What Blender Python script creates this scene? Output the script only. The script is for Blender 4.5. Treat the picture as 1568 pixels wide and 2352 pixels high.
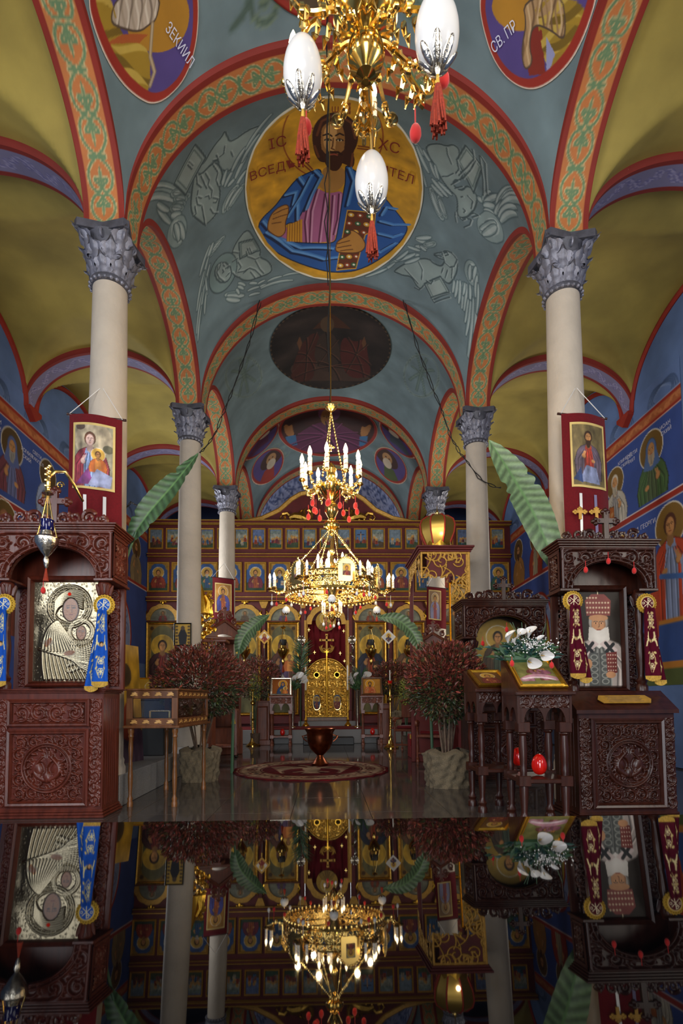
import bpy, math, random
import numpy as np
from mathutils import Vector, Matrix, Euler
R = math.radians
PI = math.pi
scene = bpy.context.scene
COL = scene.collection
for o in list(bpy.data.objects): bpy.data.objects.remove(o)
# ------------------------------------------------------------------ camera
F, YAW, PIT, ROL, SHY, CX, CH = 1200., .0307, .0526, -.0063, 370.14, -.1637, 1.0
cyw, syw, cpt, spt, crl, srl = math.cos(YAW), math.sin(YAW), math.cos(PIT), math.sin(PIT), math.cos(ROL), math.sin(ROL)
_r = Vector((cyw, -syw, 0)); _u = Vector((-spt*syw, -spt*cyw, cpt)); _f = Vector((cpt*syw, cpt*cyw, spt))
_R = crl*_r + srl*_u; _U = -srl*_r + crl*_u
cam = bpy.data.cameras.new('camera'); camo = bpy.data.objects.new('camera', cam); COL.objects.link(camo)
camo.matrix_world = Matrix(((_R.x, _U.x, -_f.x, CX), (_R.y, _U.y, -_f.y, 0), (_R.z, _U.z, -_f.z, CH), (0, 0, 0, 1)))
cam.sensor_fit = 'AUTO'; cam.sensor_width = 36; cam.lens = F/2352*36; cam.shift_y = SHY/2352; cam.clip_start = .01; cam.clip_end = 200
scene.camera = camo
def ray(px, py):
    a = px-784; b = py-1176-SHY
    u = a*crl+b*srl; v = -a*srl+b*crl
    x, z2 = u/F, -v/F
    y = cpt-z2*spt; Z = spt+z2*cpt
    return (x*cyw+y*syw, -x*syw+y*cyw, Z)
def at(px, py, Y):                                   # a point of the place at distance Y up the nave
    d = ray(px, py); t = Y/d[1]
    return Vector((CX+d[0]*t, Y, CH+d[2]*t))
# ------------------------------------------------------------------ world, daylight, exposure
w = bpy.data.worlds.new('world'); scene.world = w; w.use_nodes = True
w.node_tree.nodes['Background'].inputs[0].default_value = (.75, .85, 1, 1)
w.node_tree.nodes['Background'].inputs[1].default_value = 1.0
def area(name, loc, rot, sx, sy, power, col=(1, 1, 1), spread=180):
    l = bpy.data.lights.new(name, 'AREA'); l.shape = 'RECTANGLE'; l.size = sx; l.size_y = sy; l.energy = power; l.color = col; l.spread = R(spread)
    o = bpy.data.objects.new(name, l); COL.objects.link(o); o.location = loc; o.rotation_euler = rot
    return o
# daylight entering by the west door, the window over it and the side windows of the western bays (all out of view)
area('daylight_door', (-.3, -5.15, 1.7), (R(90), 0, 0), 2.2, 3.2, 300, (.9, .94, 1))
area('daylight_west_window', (0, -5.15, 5.9), (R(78), 0, 0), 3.0, 2.0, 230, (.95, .97, 1))
for s in (-1, 1):
    for y in (-2.75, .45, 10.6):  # the far pair is added, unseen, to brighten the eastern vaults
        area('unseen_side_window_light', (s*4.88, y, 3.4), (R(90), 0, R(90)*s), 1.3, 2.4, (190 if s < 0 else 130)*(1 if y < 9 else .9), (.95, .97, 1) if s < 0 else (1, .93, .8))
area('sanctuary_fill_light', (0, 16.9, 3.6), (R(-78), 0, 0), 2.2, 2.4, 160, (.95, .97, 1))  # added unseen lamp for the apse vault; the east wall has no window
scene.view_settings.view_transform = 'Standard'; scene.view_settings.look = 'None'
scene.view_settings.exposure = 0.18; scene.view_settings.gamma = 1; scene.view_settings.use_curve_mapping = False
random.seed(7); RNG = np.random.default_rng(7)
PWU, PWR, PWN = 9., 6., 3.          # watts of the chandelier candles (upper tier, ring, near chandelier)
# ------------------------------------------------------------------ helpers: colour, materials
def lin(c):
    if isinstance(c, str):
        c = [int(c[i:i+2], 16)/255 for i in (1, 3, 5)]
    return tuple(x/12.92 if x <= .04045 else ((x+.055)/1.055)**2.4 for x in c[:3])
def tolin(a):
    a = np.clip(a, 0, 1)
    return np.where(a <= .04045, a/12.92, ((a+.055)/1.055)**2.4)
MATS = {}
def M(name, col='#808080', rough=.5, metal=0., ns=0., na=0., bump=0., bs=None, emit=0., ior=1.5, trans=0., coat=0., attr=False, alpha_metal=False, sheen=0., stretch=None, spec=None):
    if name in MATS: return MATS[name]
    m = bpy.data.materials.new(name); m.use_nodes = True; MATS[name] = m
    nt = m.node_tree; b = nt.nodes['Principled BSDF']; L = nt.links
    c = lin(col)
    b.inputs['Base Color'].default_value = (*c, 1); b.inputs['Roughness'].default_value = rough; b.inputs['Metallic'].default_value = metal
    b.inputs['IOR'].default_value = ior; b.inputs['Transmission Weight'].default_value = trans; b.inputs['Coat Weight'].default_value = coat; b.inputs['Coat Roughness'].default_value = .08
    if spec is not None: b.inputs['Specular IOR Level'].default_value = spec
    if sheen: b.inputs['Sheen Weight'].default_value = sheen
    if emit: b.inputs['Emission Color'].default_value = (*c, 1); b.inputs['Emission Strength'].default_value = emit
    src = None
    if attr:
        at_ = nt.nodes.new('ShaderNodeAttribute'); at_.attribute_name = 'Col'; src = at_.outputs['Color']
        if alpha_metal: L.new(at_.outputs['Alpha'], b.inputs['Metallic'])
    if ns:
        tc = nt.nodes.new('ShaderNodeTexCoord'); vec = tc.outputs['Object']
        if stretch:
            mp = nt.nodes.new('ShaderNodeMapping'); mp.inputs['Scale'].default_value = stretch; L.new(vec, mp.inputs[0]); vec = mp.outputs[0]
        n = nt.nodes.new('ShaderNodeTexNoise'); n.inputs['Scale'].default_value = ns; n.inputs['Detail'].default_value = 5; L.new(vec, n.inputs['Vector'])
        if na:
            r = nt.nodes.new('ShaderNodeMapRange'); r.inputs[1].default_value = .3; r.inputs[2].default_value = .7; r.inputs[3].default_value = 1-na; r.inputs[4].default_value = 1+na
            L.new(n.outputs['Fac'], r.inputs[0])
            x = nt.nodes.new('ShaderNodeVectorMath'); x.operation = 'SCALE'
            if src: L.new(src, x.inputs[0])
            else: x.inputs[0].default_value = c
            L.new(r.outputs[0], x.inputs['Scale']); src = x.outputs[0]
        if bump:
            n2 = n
            if bs:
                n2 = nt.nodes.new('ShaderNodeTexNoise'); n2.inputs['Scale'].default_value = bs; n2.inputs['Detail'].default_value = 4; L.new(vec, n2.inputs['Vector'])
            bp = nt.nodes.new('ShaderNodeBump'); bp.inputs['Strength'].default_value = bump; bp.inputs['Distance'].default_value = .01
            L.new(n2.outputs['Fac'], bp.inputs['Height']); L.new(bp.outputs[0], b.inputs['Normal'])
    if src: L.new(src, b.inputs['Base Color'])
    return m
WOODL = dict(rough=.33, spec=.4, ns=6, na=.35, stretch=(4, 4, .5), bump=.15)
M('wood_red', '#552418', **WOODL); M('wood_dark', '#32140b', **WOODL); M('wood_mid', '#5e3a20', **WOODL); M('wood_orange', '#66401f', **WOODL); M('wood_far', '#6b3a28', **WOODL)
M('gold', '#d9a83c', .28, 1, ns=30, na=.15, bump=.2); M('gold_bright', '#e4c274', .2, 1); M('gold_carved', '#c9a04a', .36, 1, ns=25, na=.3, bump=.3)
M('gold_paint', '#b78a36', .45, .35, ns=20, na=.2); M('brass', '#d8b25c', .16, 1); M('silver', '#cfc7b6', .2, 1, ns=60, na=.2, bump=.3); M('copper', '#7c4228', .32, 1, ns=12, na=.35, bump=.2)
M('fresco', attr=True, rough=.75, ns=3, na=.10, bump=.08, bs=40); M('oil', attr=True, rough=.5, ns=8, na=.12, spec=.3); M('leaf_paint', attr=True, rough=.42, ns=20, na=.15)
M('cloth_paint', attr=True, rough=.9, ns=40, na=.1, spec=.1); M('riza', attr=True, alpha_metal=True, rough=.28, ns=80, na=.1, bump=.15)
M('plaster_white', '#b3a797', .75, ns=4, na=.08, bump=.5, bs=22); M('stone_grey', '#72727c', .5, ns=9, na=.5, bump=.6, bs=30)
M('granite', '#7a7876', .5, ns=140, na=.35); M('marble_floor', '#403b39', .07, ns=60, na=.35, spec=.6); M('grout', '#2c2927', .6)
M('red_wall', '#5a1614', .6, ns=5, na=.2); M('red_velvet', '#5e0710', .85, sheen=.15, ns=60, na=.15, spec=.2); M('red_carpet', '#7a1a20', .95, ns=90, na=.2)
M('red_felt', '#c01510', .8, sheen=.3); M('red_gloss', '#c8160c', .12, coat=.5); M('egg_white', '#d4d1cd', .22, coat=.2); M('candle', '#ece6da', .4)
M('bulb', '#ffdca6', emit=14); M('blue_glass', '#10146a', .08, trans=.6); M('glass', '#ffffff', .02, trans=1, ior=1.45); M('black', '#0a0a0a', .5); M('black_gloss', '#030304', .02, ior=1.46)
M('cable', '#15120f', .7); M('burlap', '#645946', .95, ns=120, na=.35, bump=.6); M('stem_green', '#34563a', .5); M('bark', '#5b4a3c', .85, ns=30, na=.3)
M('red_line', '#8f2413', .75, ns=5, na=.15); M('white_letter', '#cfcfe0', .8); M('red_letter', '#7a2410', .75); M('tassel', '#8a2c14', .9, ns=90, na=.3); M('tassel_gold', '#b89238', .8, ns=90, na=.3)
M('lantern_shade', '#a88a3e', .3, .75); M('lilac', '#77708f', .8, ns=5, na=.15)
M('yellow_vault', '#9c8a42', .8, ns=1.3, na=.28, bump=.08, bs=30); M('blue_wall', '#34509c', .8, ns=3, na=.12, bump=.08, bs=40); M('blue_soft', '#5c76a4', .8, ns=2.5, na=.15, bump=.08, bs=40)
# ------------------------------------------------------------------ helpers: objects
def link(o, parent=None, loc=(0, 0, 0), rot=(0, 0, 0)):
    COL.objects.link(o); o.parent = parent; o.location = loc; o.rotation_euler = rot
    return o
def tag(o, label=None, cat=None, group=None, kind=None):
    if label: o['label'] = label
    if cat: o['category'] = cat
    if group: o['group'] = group
    if kind: o['kind'] = kind
    return o
def thing(name, label, cat, loc=(0, 0, 0), rz=0, group=None, kind=None, rot=None):
    o = bpy.data.objects.new(name, None); o.empty_display_size = .1
    link(o, None, loc, rot if rot else (0, 0, rz))
    return tag(o, label, cat, group, kind)
def copy_tree(o, parent=None):
    c = o.copy(); COL.objects.link(c); c.parent = parent
    for ch in list(o.children): copy_tree(ch, c)
    return c
class MB:
    def __init__(s): s.V = []; s.F = []
    def add(s, v, f):
        k = len(s.V); s.V += [tuple(p) for p in v]; s.F += [tuple(i+k for i in q) for q in f]; return s
    def box(s, c, d, b=0., m=None):
        x, y, z = (e/2 for e in d); v = []; f = []
        if b <= 0:
            v = [(sx*x, sy*y, sz*z) for sx in (-1, 1) for sy in (-1, 1) for sz in (-1, 1)]
            f = [(0, 1, 3, 2), (4, 6, 7, 5), (0, 4, 5, 1), (2, 3, 7, 6), (0, 2, 6, 4), (1, 5, 7, 3)]
        else:
            idx = {}
            for sx in (-1, 1):
                for sy in (-1, 1):
                    for sz in (-1, 1):
                        for a in range(3):
                            idx[sx, sy, sz, a] = len(v)
                            v.append((sx*(x-b*(a != 0)), sy*(y-b*(a != 1)), sz*(z-b*(a != 2))))
            for a in range(3):
                p, q = [k for k in range(3) if k != a]
                for sg in (-1, 1):
                    r = []
                    for (i, j) in ((-1, -1), (1, -1), (1, 1), (-1, 1)):
                        t = [0, 0, 0]; t[a] = sg; t[p] = i; t[q] = j; r.append(idx[t[0], t[1], t[2], a])
                    f.append(tuple(r))
                for i in (-1, 1):
                    for j in (-1, 1):
                        def g(e, ax):
                            t = [0, 0, 0]; t[a] = e; t[p] = i; t[q] = j; return idx[t[0], t[1], t[2], ax]
                        f.append((g(-1, p), g(1, p), g(1, q), g(-1, q)))
            for sx in (-1, 1):
                for sy in (-1, 1):
                    for sz in (-1, 1): f.append(tuple(idx[sx, sy, sz, a] for a in range(3)))
        if m is not None: v = [m @ Vector(p) for p in v]
        return s.add([(p[0]+c[0], p[1]+c[1], p[2]+c[2]) for p in v], f)
    def lathe(s, prof, n=16, c=(0, 0, 0), m=None, sx=1., sy=1.):
        v = []; f = []; k = len(prof)
        for i in range(n):
            a = 2*PI*i/n
            for r, z in prof: v.append((r*math.cos(a)*sx, r*math.sin(a)*sy, z))
        for i in range(n):
            j = (i+1) % n
            for q in range(k-1): f.append((i*k+q, j*k+q, j*k+q+1, i*k+q+1))
        if prof[0][0] > 1e-4: f.append(tuple(i*k for i in reversed(range(n))))
        if prof[-1][0] > 1e-4: f.append(tuple(i*k+k-1 for i in range(n)))
        if m is not None: v = [m @ Vector(p) for p in v]
        return s.add([(p[0]+c[0], p[1]+c[1], p[2]+c[2]) for p in v], f)
    def ell(s, c, r, nu=12, nv=8, m=None):
        if not hasattr(r, '__len__'): r = (r, r, r)
        return s.lathe([(math.sin(PI*i/nv)+1e-5, -math.cos(PI*i/nv)) for i in range(nv+1)], nu, c, (m or Matrix.Identity(3)) @ Matrix.Diagonal(Vector(r)))
    def tube(s, pts, r, n=6, closed=False, flat=1.):
        P = [Vector(p) for p in pts]; N = len(P)
        rr = list(r) if hasattr(r, '__len__') else [r]*N
        T = []
        for i in range(N):
            a = P[(i-1) % N] if (closed or i > 0) else P[i]; b = P[(i+1) % N] if (closed or i < N-1) else P[i]
            t = b-a; T.append(t.normalized() if t.length > 1e-9 else Vector((0, 0, 1)))
        u = T[0].orthogonal().normalized(); v = []; f = []
        for i in range(N):
            u = (u-T[i]*u.dot(T[i])); u = u.normalized() if u.length > 1e-6 else T[i].orthogonal().normalized()
            w_ = T[i].cross(u)
            for k in range(n):
                a = 2*PI*k/n; v.append(P[i]+u*(rr[i]*math.cos(a))+w_*(rr[i]*flat*math.sin(a)))
        for i in range(N if closed else N-1):
            j = (i+1) % N
            for k in range(n): f.append((i*n+k, i*n+(k+1) % n, j*n+(k+1) % n, j*n+k))
        if not closed: f.append(tuple(reversed(range(n)))); f.append(tuple((N-1)*n+k for k in range(n)))
        return s.add(v, f)
    def cyl(s, a, b, r0, r1=None, n=12): return s.tube([a, b], [r0, r0 if r1 is None else r1], n)
    def prism(s, poly, y0, y1, ax='y'):
        n = len(poly)
        def p(a, b, t): return (a, t, b) if ax == 'y' else ((t, a, b) if ax == 'x' else (a, b, t))
        ar = sum(poly[i][0]*poly[(i+1) % n][1]-poly[(i+1) % n][0]*poly[i][1] for i in range(n))
        pl = list(poly) if ar > 0 else list(reversed(poly))
        v = [p(a, b, y0) for a, b in pl]+[p(a, b, y1) for a, b in pl]
        f = [tuple(range(n)), tuple(reversed(range(n, 2*n)))]+[(i, n+i, n+(i+1) % n, (i+1) % n) for i in range(n)]
        return s.add(v, f)
    def leafq(s, o, d, nrm, L, W):                  # a folded little leaf
        d = d.normalized(); sd = d.cross(nrm).normalized(); up = sd.cross(d)
        m1 = o+d*(L*.45)
        return s.add([o, m1+sd*(W/2)+up*(W*.2), o+d*L-up*(L*.12), m1-sd*(W/2)+up*(W*.2), m1], [(0, 4, 1), (1, 4, 2), (0, 3, 4), (4, 3, 2)])
    def obj(s, name, mat, parent=None, loc=(0, 0, 0), rot=(0, 0, 0), smooth=True, ang=40, cols=None):
        me = bpy.data.meshes.new(name); me.from_pydata(s.V, [], s.F); me.update()
        if smooth:
            me.polygons.foreach_set('use_smooth', [True]*len(me.polygons)); me.set_sharp_from_angle(angle=R(ang))
        if cols is not None: setcol(me, cols)
        me.materials.append(MATS[mat])
        return link(bpy.data.objects.new(name, me), parent, loc, rot)
def setcol(me, rgb, alpha=None):
    a = me.color_attributes.new('Col', 'FLOAT_COLOR', 'POINT')
    d = np.ones((len(me.vertices), 4), np.float32); d[:, :3] = np.asarray(rgb)
    if alpha is not None: d[:, 3] = alpha
    a.data.foreach_set('color', d.ravel())
def grid_obj(name, X, Y, Z, mat, parent=None, rgb=None, loc=(0, 0, 0), rot=(0, 0, 0), flip=False, alpha=None, mask=None, smooth=True, wrap=False):
    nv, nu = X.shape
    me = bpy.data.meshes.new(name)
    P = np.stack([X, Y, Z], -1).reshape(-1, 3).astype(np.float32)
    idx = np.arange(nu*nv).reshape(nv, nu)
    if wrap: idx = np.concatenate([idx, idx[:, :1]], 1)
    q = np.stack([idx[:-1, :-1], idx[:-1, 1:], idx[1:, 1:], idx[1:, :-1]], -1)
    if mask is not None: q = q[mask]
    q = q.reshape(-1, 4)
    if flip: q = q[:, ::-1]
    me.vertices.add(len(P)); me.vertices.foreach_set('co', P.ravel())
    me.loops.add(q.size); me.loops.foreach_set('vertex_index', np.ascontiguousarray(q).ravel().astype(np.int32))
    me.polygons.add(len(q)); me.polygons.foreach_set('loop_start', np.arange(0, q.size, 4, dtype=np.int32))
    if smooth: me.polygons.foreach_set('use_smooth', np.ones(len(q), dtype=bool))
    me.update(calc_edges=True); me.validate()
    if rgb is not None: setcol(me, tolin(np.asarray(rgb).reshape(-1, 3)), None if alpha is None else np.asarray(alpha).ravel())
    me.materials.append(MATS[mat])
    return link(bpy.data.objects.new(name, me), parent, loc, rot)
# ------------------------------------------------------------------ helpers: painting (flat pictures brushed on a canvas in metres, carried by the mesh as colour)
def hexc(c): return np.array([int(c[i:i+2], 16)/255 for i in (1, 3, 5)]) if isinstance(c, str) else np.asarray(c)
class Cv:
    def __init__(s, x0, y0, x1, y1, ppm, bg='#808080', h=False):
        s.b = (x0, y0, x1, y1); s.ppm = ppm; s.nx = max(2, int((x1-x0)*ppm)); s.ny = max(2, int((y1-y0)*ppm))
        s.A = np.empty((s.ny, s.nx, 3), np.float32); s.A[:] = hexc(bg); s.Hm = np.zeros((s.ny, s.nx), np.float32)
    def win(s, xa, ya, xb, yb):
        i0 = max(0, int((xa-s.b[0])*s.ppm)); i1 = min(s.nx, int((xb-s.b[0])*s.ppm)+2); j0 = max(0, int((ya-s.b[1])*s.ppm)); j1 = min(s.ny, int((yb-s.b[1])*s.ppm)+2)
        if i0 >= i1 or j0 >= j1: return None
        x = s.b[0]+(np.arange(i0, i1)+.5)/s.ppm; y = s.b[1]+(np.arange(j0, j1)+.5)/s.ppm
        return (slice(j0, j1), slice(i0, i1)), *np.meshgrid(x, y)
    def put(s, w_, k, col, a=1.):
        if col is None: return
        A = s.A[w_]; k = (k*a)[..., None]; s.A[w_] = A*(1-k)+hexc(col)*k
    def poly(s, pts, col, a=1.):
        p = np.asarray(pts, float); w_ = s.win(p[:, 0].min(), p[:, 1].min(), p[:, 0].max(), p[:, 1].max())
        if not w_: return s
        sl, X, Y = w_; ins = np.zeros(X.shape, bool)
        for i in range(len(p)):
            (xa, ya), (xb, yb) = p[i], p[(i+1) % len(p)]
            if ya == yb: continue
            ins ^= ((Y < ya) != (Y < yb)) & (X < (xb-xa)*(Y-ya)/(yb-ya)+xa)
        s.put(sl, ins.astype(np.float32), col, a); return s
    def ell(s, x, y, rx, ry, col, rot=0., a=1., ring=0.):
        m = max(rx, ry)+ring; w_ = s.win(x-m, y-m, x+m, y+m)
        if not w_: return s
        sl, X, Y = w_; c, sn = math.cos(rot), math.sin(rot); dx, dy = (X-x)*c+(Y-y)*sn, -(X-x)*sn+(Y-y)*c
        d = np.sqrt((dx/rx)**2+(dy/ry)**2); e = np.clip((1-d)*min(rx, ry)*s.ppm+.5, 0, 1)
        if ring: e = np.clip((ring/2-np.abs(1-d)*min(rx, ry))*s.ppm+.5, 0, 1)
        s.put(sl, e, col, a); return s
    def line(s, pts, wd, col, a=1., h=0.):
        p = np.asarray(pts, float); wds = np.broadcast_to(np.asarray(wd, float), (len(p),)); m = wds.max()
        w_ = s.win(p[:, 0].min()-m, p[:, 1].min()-m, p[:, 0].max()+m, p[:, 1].max()+m)
        if not w_: return s
        sl, X, Y = w_; best = np.full(X.shape, -9., np.float32)
        for i in range(len(p)-1):
            ax, ay = p[i]; bx, by = p[i+1]; L2 = (bx-ax)**2+(by-ay)**2+1e-12
            t = np.clip(((X-ax)*(bx-ax)+(Y-ay)*(by-ay))/L2, 0, 1); hw = (wds[i]*(1-t)+wds[i+1]*t)/2
            best = np.maximum(best, (hw-np.hypot(X-ax-t*(bx-ax), Y-ay-t*(by-ay)))/(1. if not h else np.maximum(hw, 1e-6)))
        if h:
            k = np.sqrt(np.clip(1-(1-np.clip(best, 0, 1))**2, 0, 1))*h; s.Hm[sl] = np.maximum(s.Hm[sl], k)
        else: s.put(sl, np.clip(best*s.ppm+.5, 0, 1), col, a)
        return s
    def blob(s, x, y, rx, ry, h, rot=0.):
        m = max(rx, ry); w_ = s.win(x-m, y-m, x+m, y+m)
        if not w_: return s
        sl, X, Y = w_; c, sn = math.cos(rot), math.sin(rot); dx, dy = (X-x)*c+(Y-y)*sn, -(X-x)*sn+(Y-y)*c
        s.Hm[sl] = np.maximum(s.Hm[sl], h*np.sqrt(np.clip(1-(dx/rx)**2-(dy/ry)**2, 0, 1))); return s
    def mottle(s, amt=.06, sc=9, seed=1):
        g = np.random.default_rng(seed); n = np.zeros((s.ny, s.nx), np.float32)
        for k in (1, 2, 4):
            q = g.standard_normal((int(sc*k)+2, int(sc*k)+2)); yy = np.linspace(0, sc*k, s.ny); xx = np.linspace(0, sc*k, s.nx)
            i = yy.astype(int); j = xx.astype(int); fy = (yy-i)[:, None]; fx = (xx-j)[None]
            n += (q[i][:, j]*(1-fy)*(1-fx)+q[i+1][:, j]*fy*(1-fx)+q[i][:, j+1]*(1-fy)*fx+q[i+1][:, j+1]*fy*fx)/k
        s.A *= (1+amt*n)[..., None]; return s
    def _smp(s, A, x, y):
        fx = np.clip((x-s.b[0])*s.ppm-.5, 0, s.nx-1.001); fy = np.clip((y-s.b[1])*s.ppm-.5, 0, s.ny-1.001)
        i = fx.astype(int); j = fy.astype(int); u = fx-i; v = fy-j
        if A.ndim == 3: u = u[..., None]; v = v[..., None]
        return A[j, i]*(1-u)*(1-v)+A[j, i+1]*u*(1-v)+A[j+1, i]*(1-u)*v+A[j+1, i+1]*u*v
    def smp(s, x, y): return s._smp(s.A, x, y)
    def hs(s, x, y): return s._smp(s.Hm, x, y)
def chaikin(p, n=2):
    p = np.asarray(p, float)
    for _ in range(n):
        q = np.roll(p, -1, 0); p = np.stack([p*.75+q*.25, p*.25+q*.75], 1).reshape(-1, 2)
    return p
def spiral(cx, cy, r, a0, turns, n=26, r1=.12, grow=1):
    t = np.linspace(0, 1, n); rr = r*(r1+(1-r1)*(1-t)); a = a0+grow*turns*2*PI*t
    return np.stack([cx+rr*np.cos(a), cy+rr*np.sin(a)], 1)
def bez(*p, n=12):
    p = np.asarray(p, float); t = np.linspace(0, 1, n)[:, None]
    if len(p) == 3: return (1-t)**2*p[0]+2*t*(1-t)*p[1]+t*t*p[2]
    return (1-t)**3*p[0]+3*t*(1-t)**2*p[1]+3*t*t*(1-t)*p[2]+t**3*p[3]
def picture(name, cv, parent, mat='oil', nx=60, ny=80, loc=(0, 0, 0), rot=(0, 0, 0), bow=0., hk=0., alpha=None):      # upright picture, facing -y, lower left of the canvas at its own coordinates
    x, z = np.meshgrid(np.linspace(cv.b[0], cv.b[2], nx), np.linspace(cv.b[1], cv.b[3], ny))
    y = -cv.hs(x, z)*hk if hk else 0*x
    return grid_obj(name, x, y, z, mat, parent, cv.smp(x, z), loc, rot, alpha=None if alpha is None else cv._smp(alpha, x, z))
def frame_mb(w_, h, fw, d, mb=None, c=(0, 0, 0)):               # four mitred bars with a raised lip, centred on x, base at z=0, front at -d
    mb = mb or MB(); o = [(-w_/2, 0), (w_/2, 0), (w_/2, h), (-w_/2, h)]
    def ring(e, y): return [(x+(e if x < 0 else -e)+c[0], y+c[1], z+(e if z == 0 else -e)+c[2]) for x, z in o]
    L = [ring(0, 0), ring(0, -d*.7), ring(fw*.25, -d), ring(fw*.6, -d*.75), ring(fw*.75, -d*.95), ring(fw, -d*.3), ring(fw, 0)]
    v = [p for r in L for p in r]; f = []
    for k in range(len(L)-1):
        for i in range(4): j = (i+1) % 4; f.append((k*4+i, k*4+j, k*4+4+j, k*4+4+i))
    for i in range(4): j = (i+1) % 4; f.append((i, 24+i, 24+j, j))
    return mb.add(v, f)
def icon(parent, cv, fw, fmat, loc, rot=(0, 0, 0), nx=50, ny=66, d=.03, name='icon', mat='oil'):          # frame > painting ; cv spans the picture inside the frame, centred on x, z from 0
    w_ = cv.b[2]-cv.b[0]+2*fw; h = cv.b[3]-cv.b[1]+2*fw
    fo = frame_mb(w_, h, fw, d).obj(name, fmat, parent, loc, rot, smooth=False)
    picture('painting', cv, fo, mat, nx, ny, (0, -d*.3, fw))
    return fo
def relief(name, cv, mat, parent, hk, nx, ny, loc=(0, 0, 0), rot=(0, 0, 0), mask=None):
    x, z = np.meshgrid(np.linspace(cv.b[0], cv.b[2], nx), np.linspace(cv.b[1], cv.b[3], ny))
    mk = None
    if mask is not None: mk = mask((x[1:, 1:]+x[:-1, :-1])/2, (z[1:, 1:]+z[:-1, :-1])/2)
    return grid_obj(name, x, -cv.hs(x, z)*hk, z, mat, parent, None, loc, rot, mask=mk)
def letters(name, txt, size, mat, fn, parent=None, align='CENTER'):      # flat lettering laid on a surface; fn maps text x,y to a point
    cu = bpy.data.curves.new(name, 'FONT'); cu.body = txt; cu.size = size; cu.align_x = align; cu.resolution_u = 2
    t = bpy.data.objects.new(name, cu); COL.objects.link(t)
    me = bpy.data.meshes.new_from_object(t.evaluated_get(bpy.context.evaluated_depsgraph_get()))
    bpy.data.objects.remove(t)
    for v in me.vertices: v.co = fn(v.co.x, v.co.y)
    me.materials.clear(); me.materials.append(MATS[mat]); me.name = name
    return link(bpy.data.objects.new(name, me), parent)
def saint(c, x, y, s, robe='#7a3a3a', cloak='#3a4a7a', hair='#4a2c18', beard=None, halo='#c79a3a', skin='#b5804c', book=None, hood=None, full=0, rim='#d8d0c0', turn=0., bg=None, dark=1., fold=True, crown=None, babe=False, hands=True, hr=1.15):
    # a half or full-length saint; (x, y) middle of the face, s height of the face
    D = lambda h, k: hexc(h)*k
    if halo is not None:
        c.ell(x, y+.05*s, hr*s, hr*s, rim); c.ell(x, y+.05*s, (hr-.07)*s, (hr-.07)*s, halo)
    b = y-(full if full else 3.0)*s
    sh = 1.25*s
    c.poly([(x-.3*s, y-.6*s), (x-.9*s, y-.85*s), (x-sh, y-1.3*s), (x-sh*1.22, y-2.2*s), (x-sh*1.12, b), (x+sh*1.12, b), (x+sh*1.22, y-2.2*s), (x+sh, y-1.3*s), (x+.9*s, y-.85*s), (x+.3*s, y-.6*s)], D(cloak, .55))
    c.poly([(x-.3*s, y-.65*s), (x-.88*s, y-.9*s), (x-sh*.95, y-1.3*s), (x-sh*1.15, y-2.2*s), (x-sh*1.02, b), (x+sh*1.02, b), (x+sh*1.15, y-2.2*s), (x+sh*.95, y-1.3*s), (x+.88*s, y-.9*s), (x+.3*s, y-.65*s)], cloak)
    c.poly([(x-.32*s, y-.7*s), (x-.5*s, y-1.5*s), (x-.42*s, b), (x+.62*s, b), (x+.45*s, y-1.6*s), (x+.32*s, y-.7*s)], robe)
    if fold:
        for k in range(7):
            t = (k-3)/3.; xx = x+t*sh*.95
            cc = robe if abs(t) < .4 else cloak
            c.line([(x+t*.5*s, y-1.05*s-.1*s*abs(t)), (xx+.05*s, y-2.*s), (xx-.08*s*t, b)], .07*s, D(cc, .6)); c.line([(x+t*.5*s+.1*s, y-1.15*s), (xx+.16*s, y-2.1*s), (xx+.08*s, b)], .05*s, np.clip(D(cc, 1.45), 0, 1), .7)
    c.poly([(x-.2*s, y-.3*s), (x-.26*s, y-.85*s), (x, y-1.05*s), (x+.26*s, y-.85*s), (x+.2*s, y-.3*s)], D(skin, .75))
    if hood: c.ell(x, y+.04*s, .52*s, .68*s, D(hood, .6)); c.ell(x, y+.04*s, .48*s, .64*s, hood); c.poly([(x-.48*s, y), (x-.8*s, y-1.*s), (x, y-1.25*s), (x+.8*s, y-1.*s), (x+.48*s, y)], hood)
    else: c.ell(x, y+.1*s, .46*s, .56*s, D(hair, .7)); c.ell(x-.02*s, y+.12*s, .42*s, .52*s, hair)
    c.ell(x+turn*s, y-.02*s, .33*s, .48*s, D(skin, .8)); c.ell(x+turn*s-.02*s, y, .29*s, .44*s, skin)
    fx = x+turn*s*1.6
    if beard:
        c.poly([(x-.31*s+turn*s, y-.12*s), (x-.3*s, y-.55*s), (x-.12*s, y-.95*s), (x+.12*s, y-.95*s), (x+.3*s, y-.55*s), (x+.31*s+turn*s, y-.12*s), (x+.12*s, y-.26*s), (x-.12*s, y-.26*s)], beard)
        for k in (-1, 0, 1): c.line([(x+k*.12*s, y-.35*s), (x+k*.08*s, y-.85*s)], .03*s, D(beard, .65))
    for k in (-1, 1):
        c.ell(fx+k*.13*s, y+.06*s, .065*s, .035*s, D(skin, 1.35)); c.ell(fx+k*.13*s, y+.06*s, .033*s, .035*s, '#1c0f08'); c.line([(fx+k*.05*s, y+.13*s), (fx+k*.14*s, y+.16*s), (fx+k*.22*s, y+.12*s)], .035*s, D(hair, .5))
    c.line([(fx+.03*s, y+.1*s), (fx+.03*s, y-.1*s), (fx-.02*s, y-.12*s)], .03*s, D(skin, .55)); c.line([(fx-.08*s, y-.24*s), (fx+.08*s, y-.24*s)], .04*s, '#7a2f22')
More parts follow.
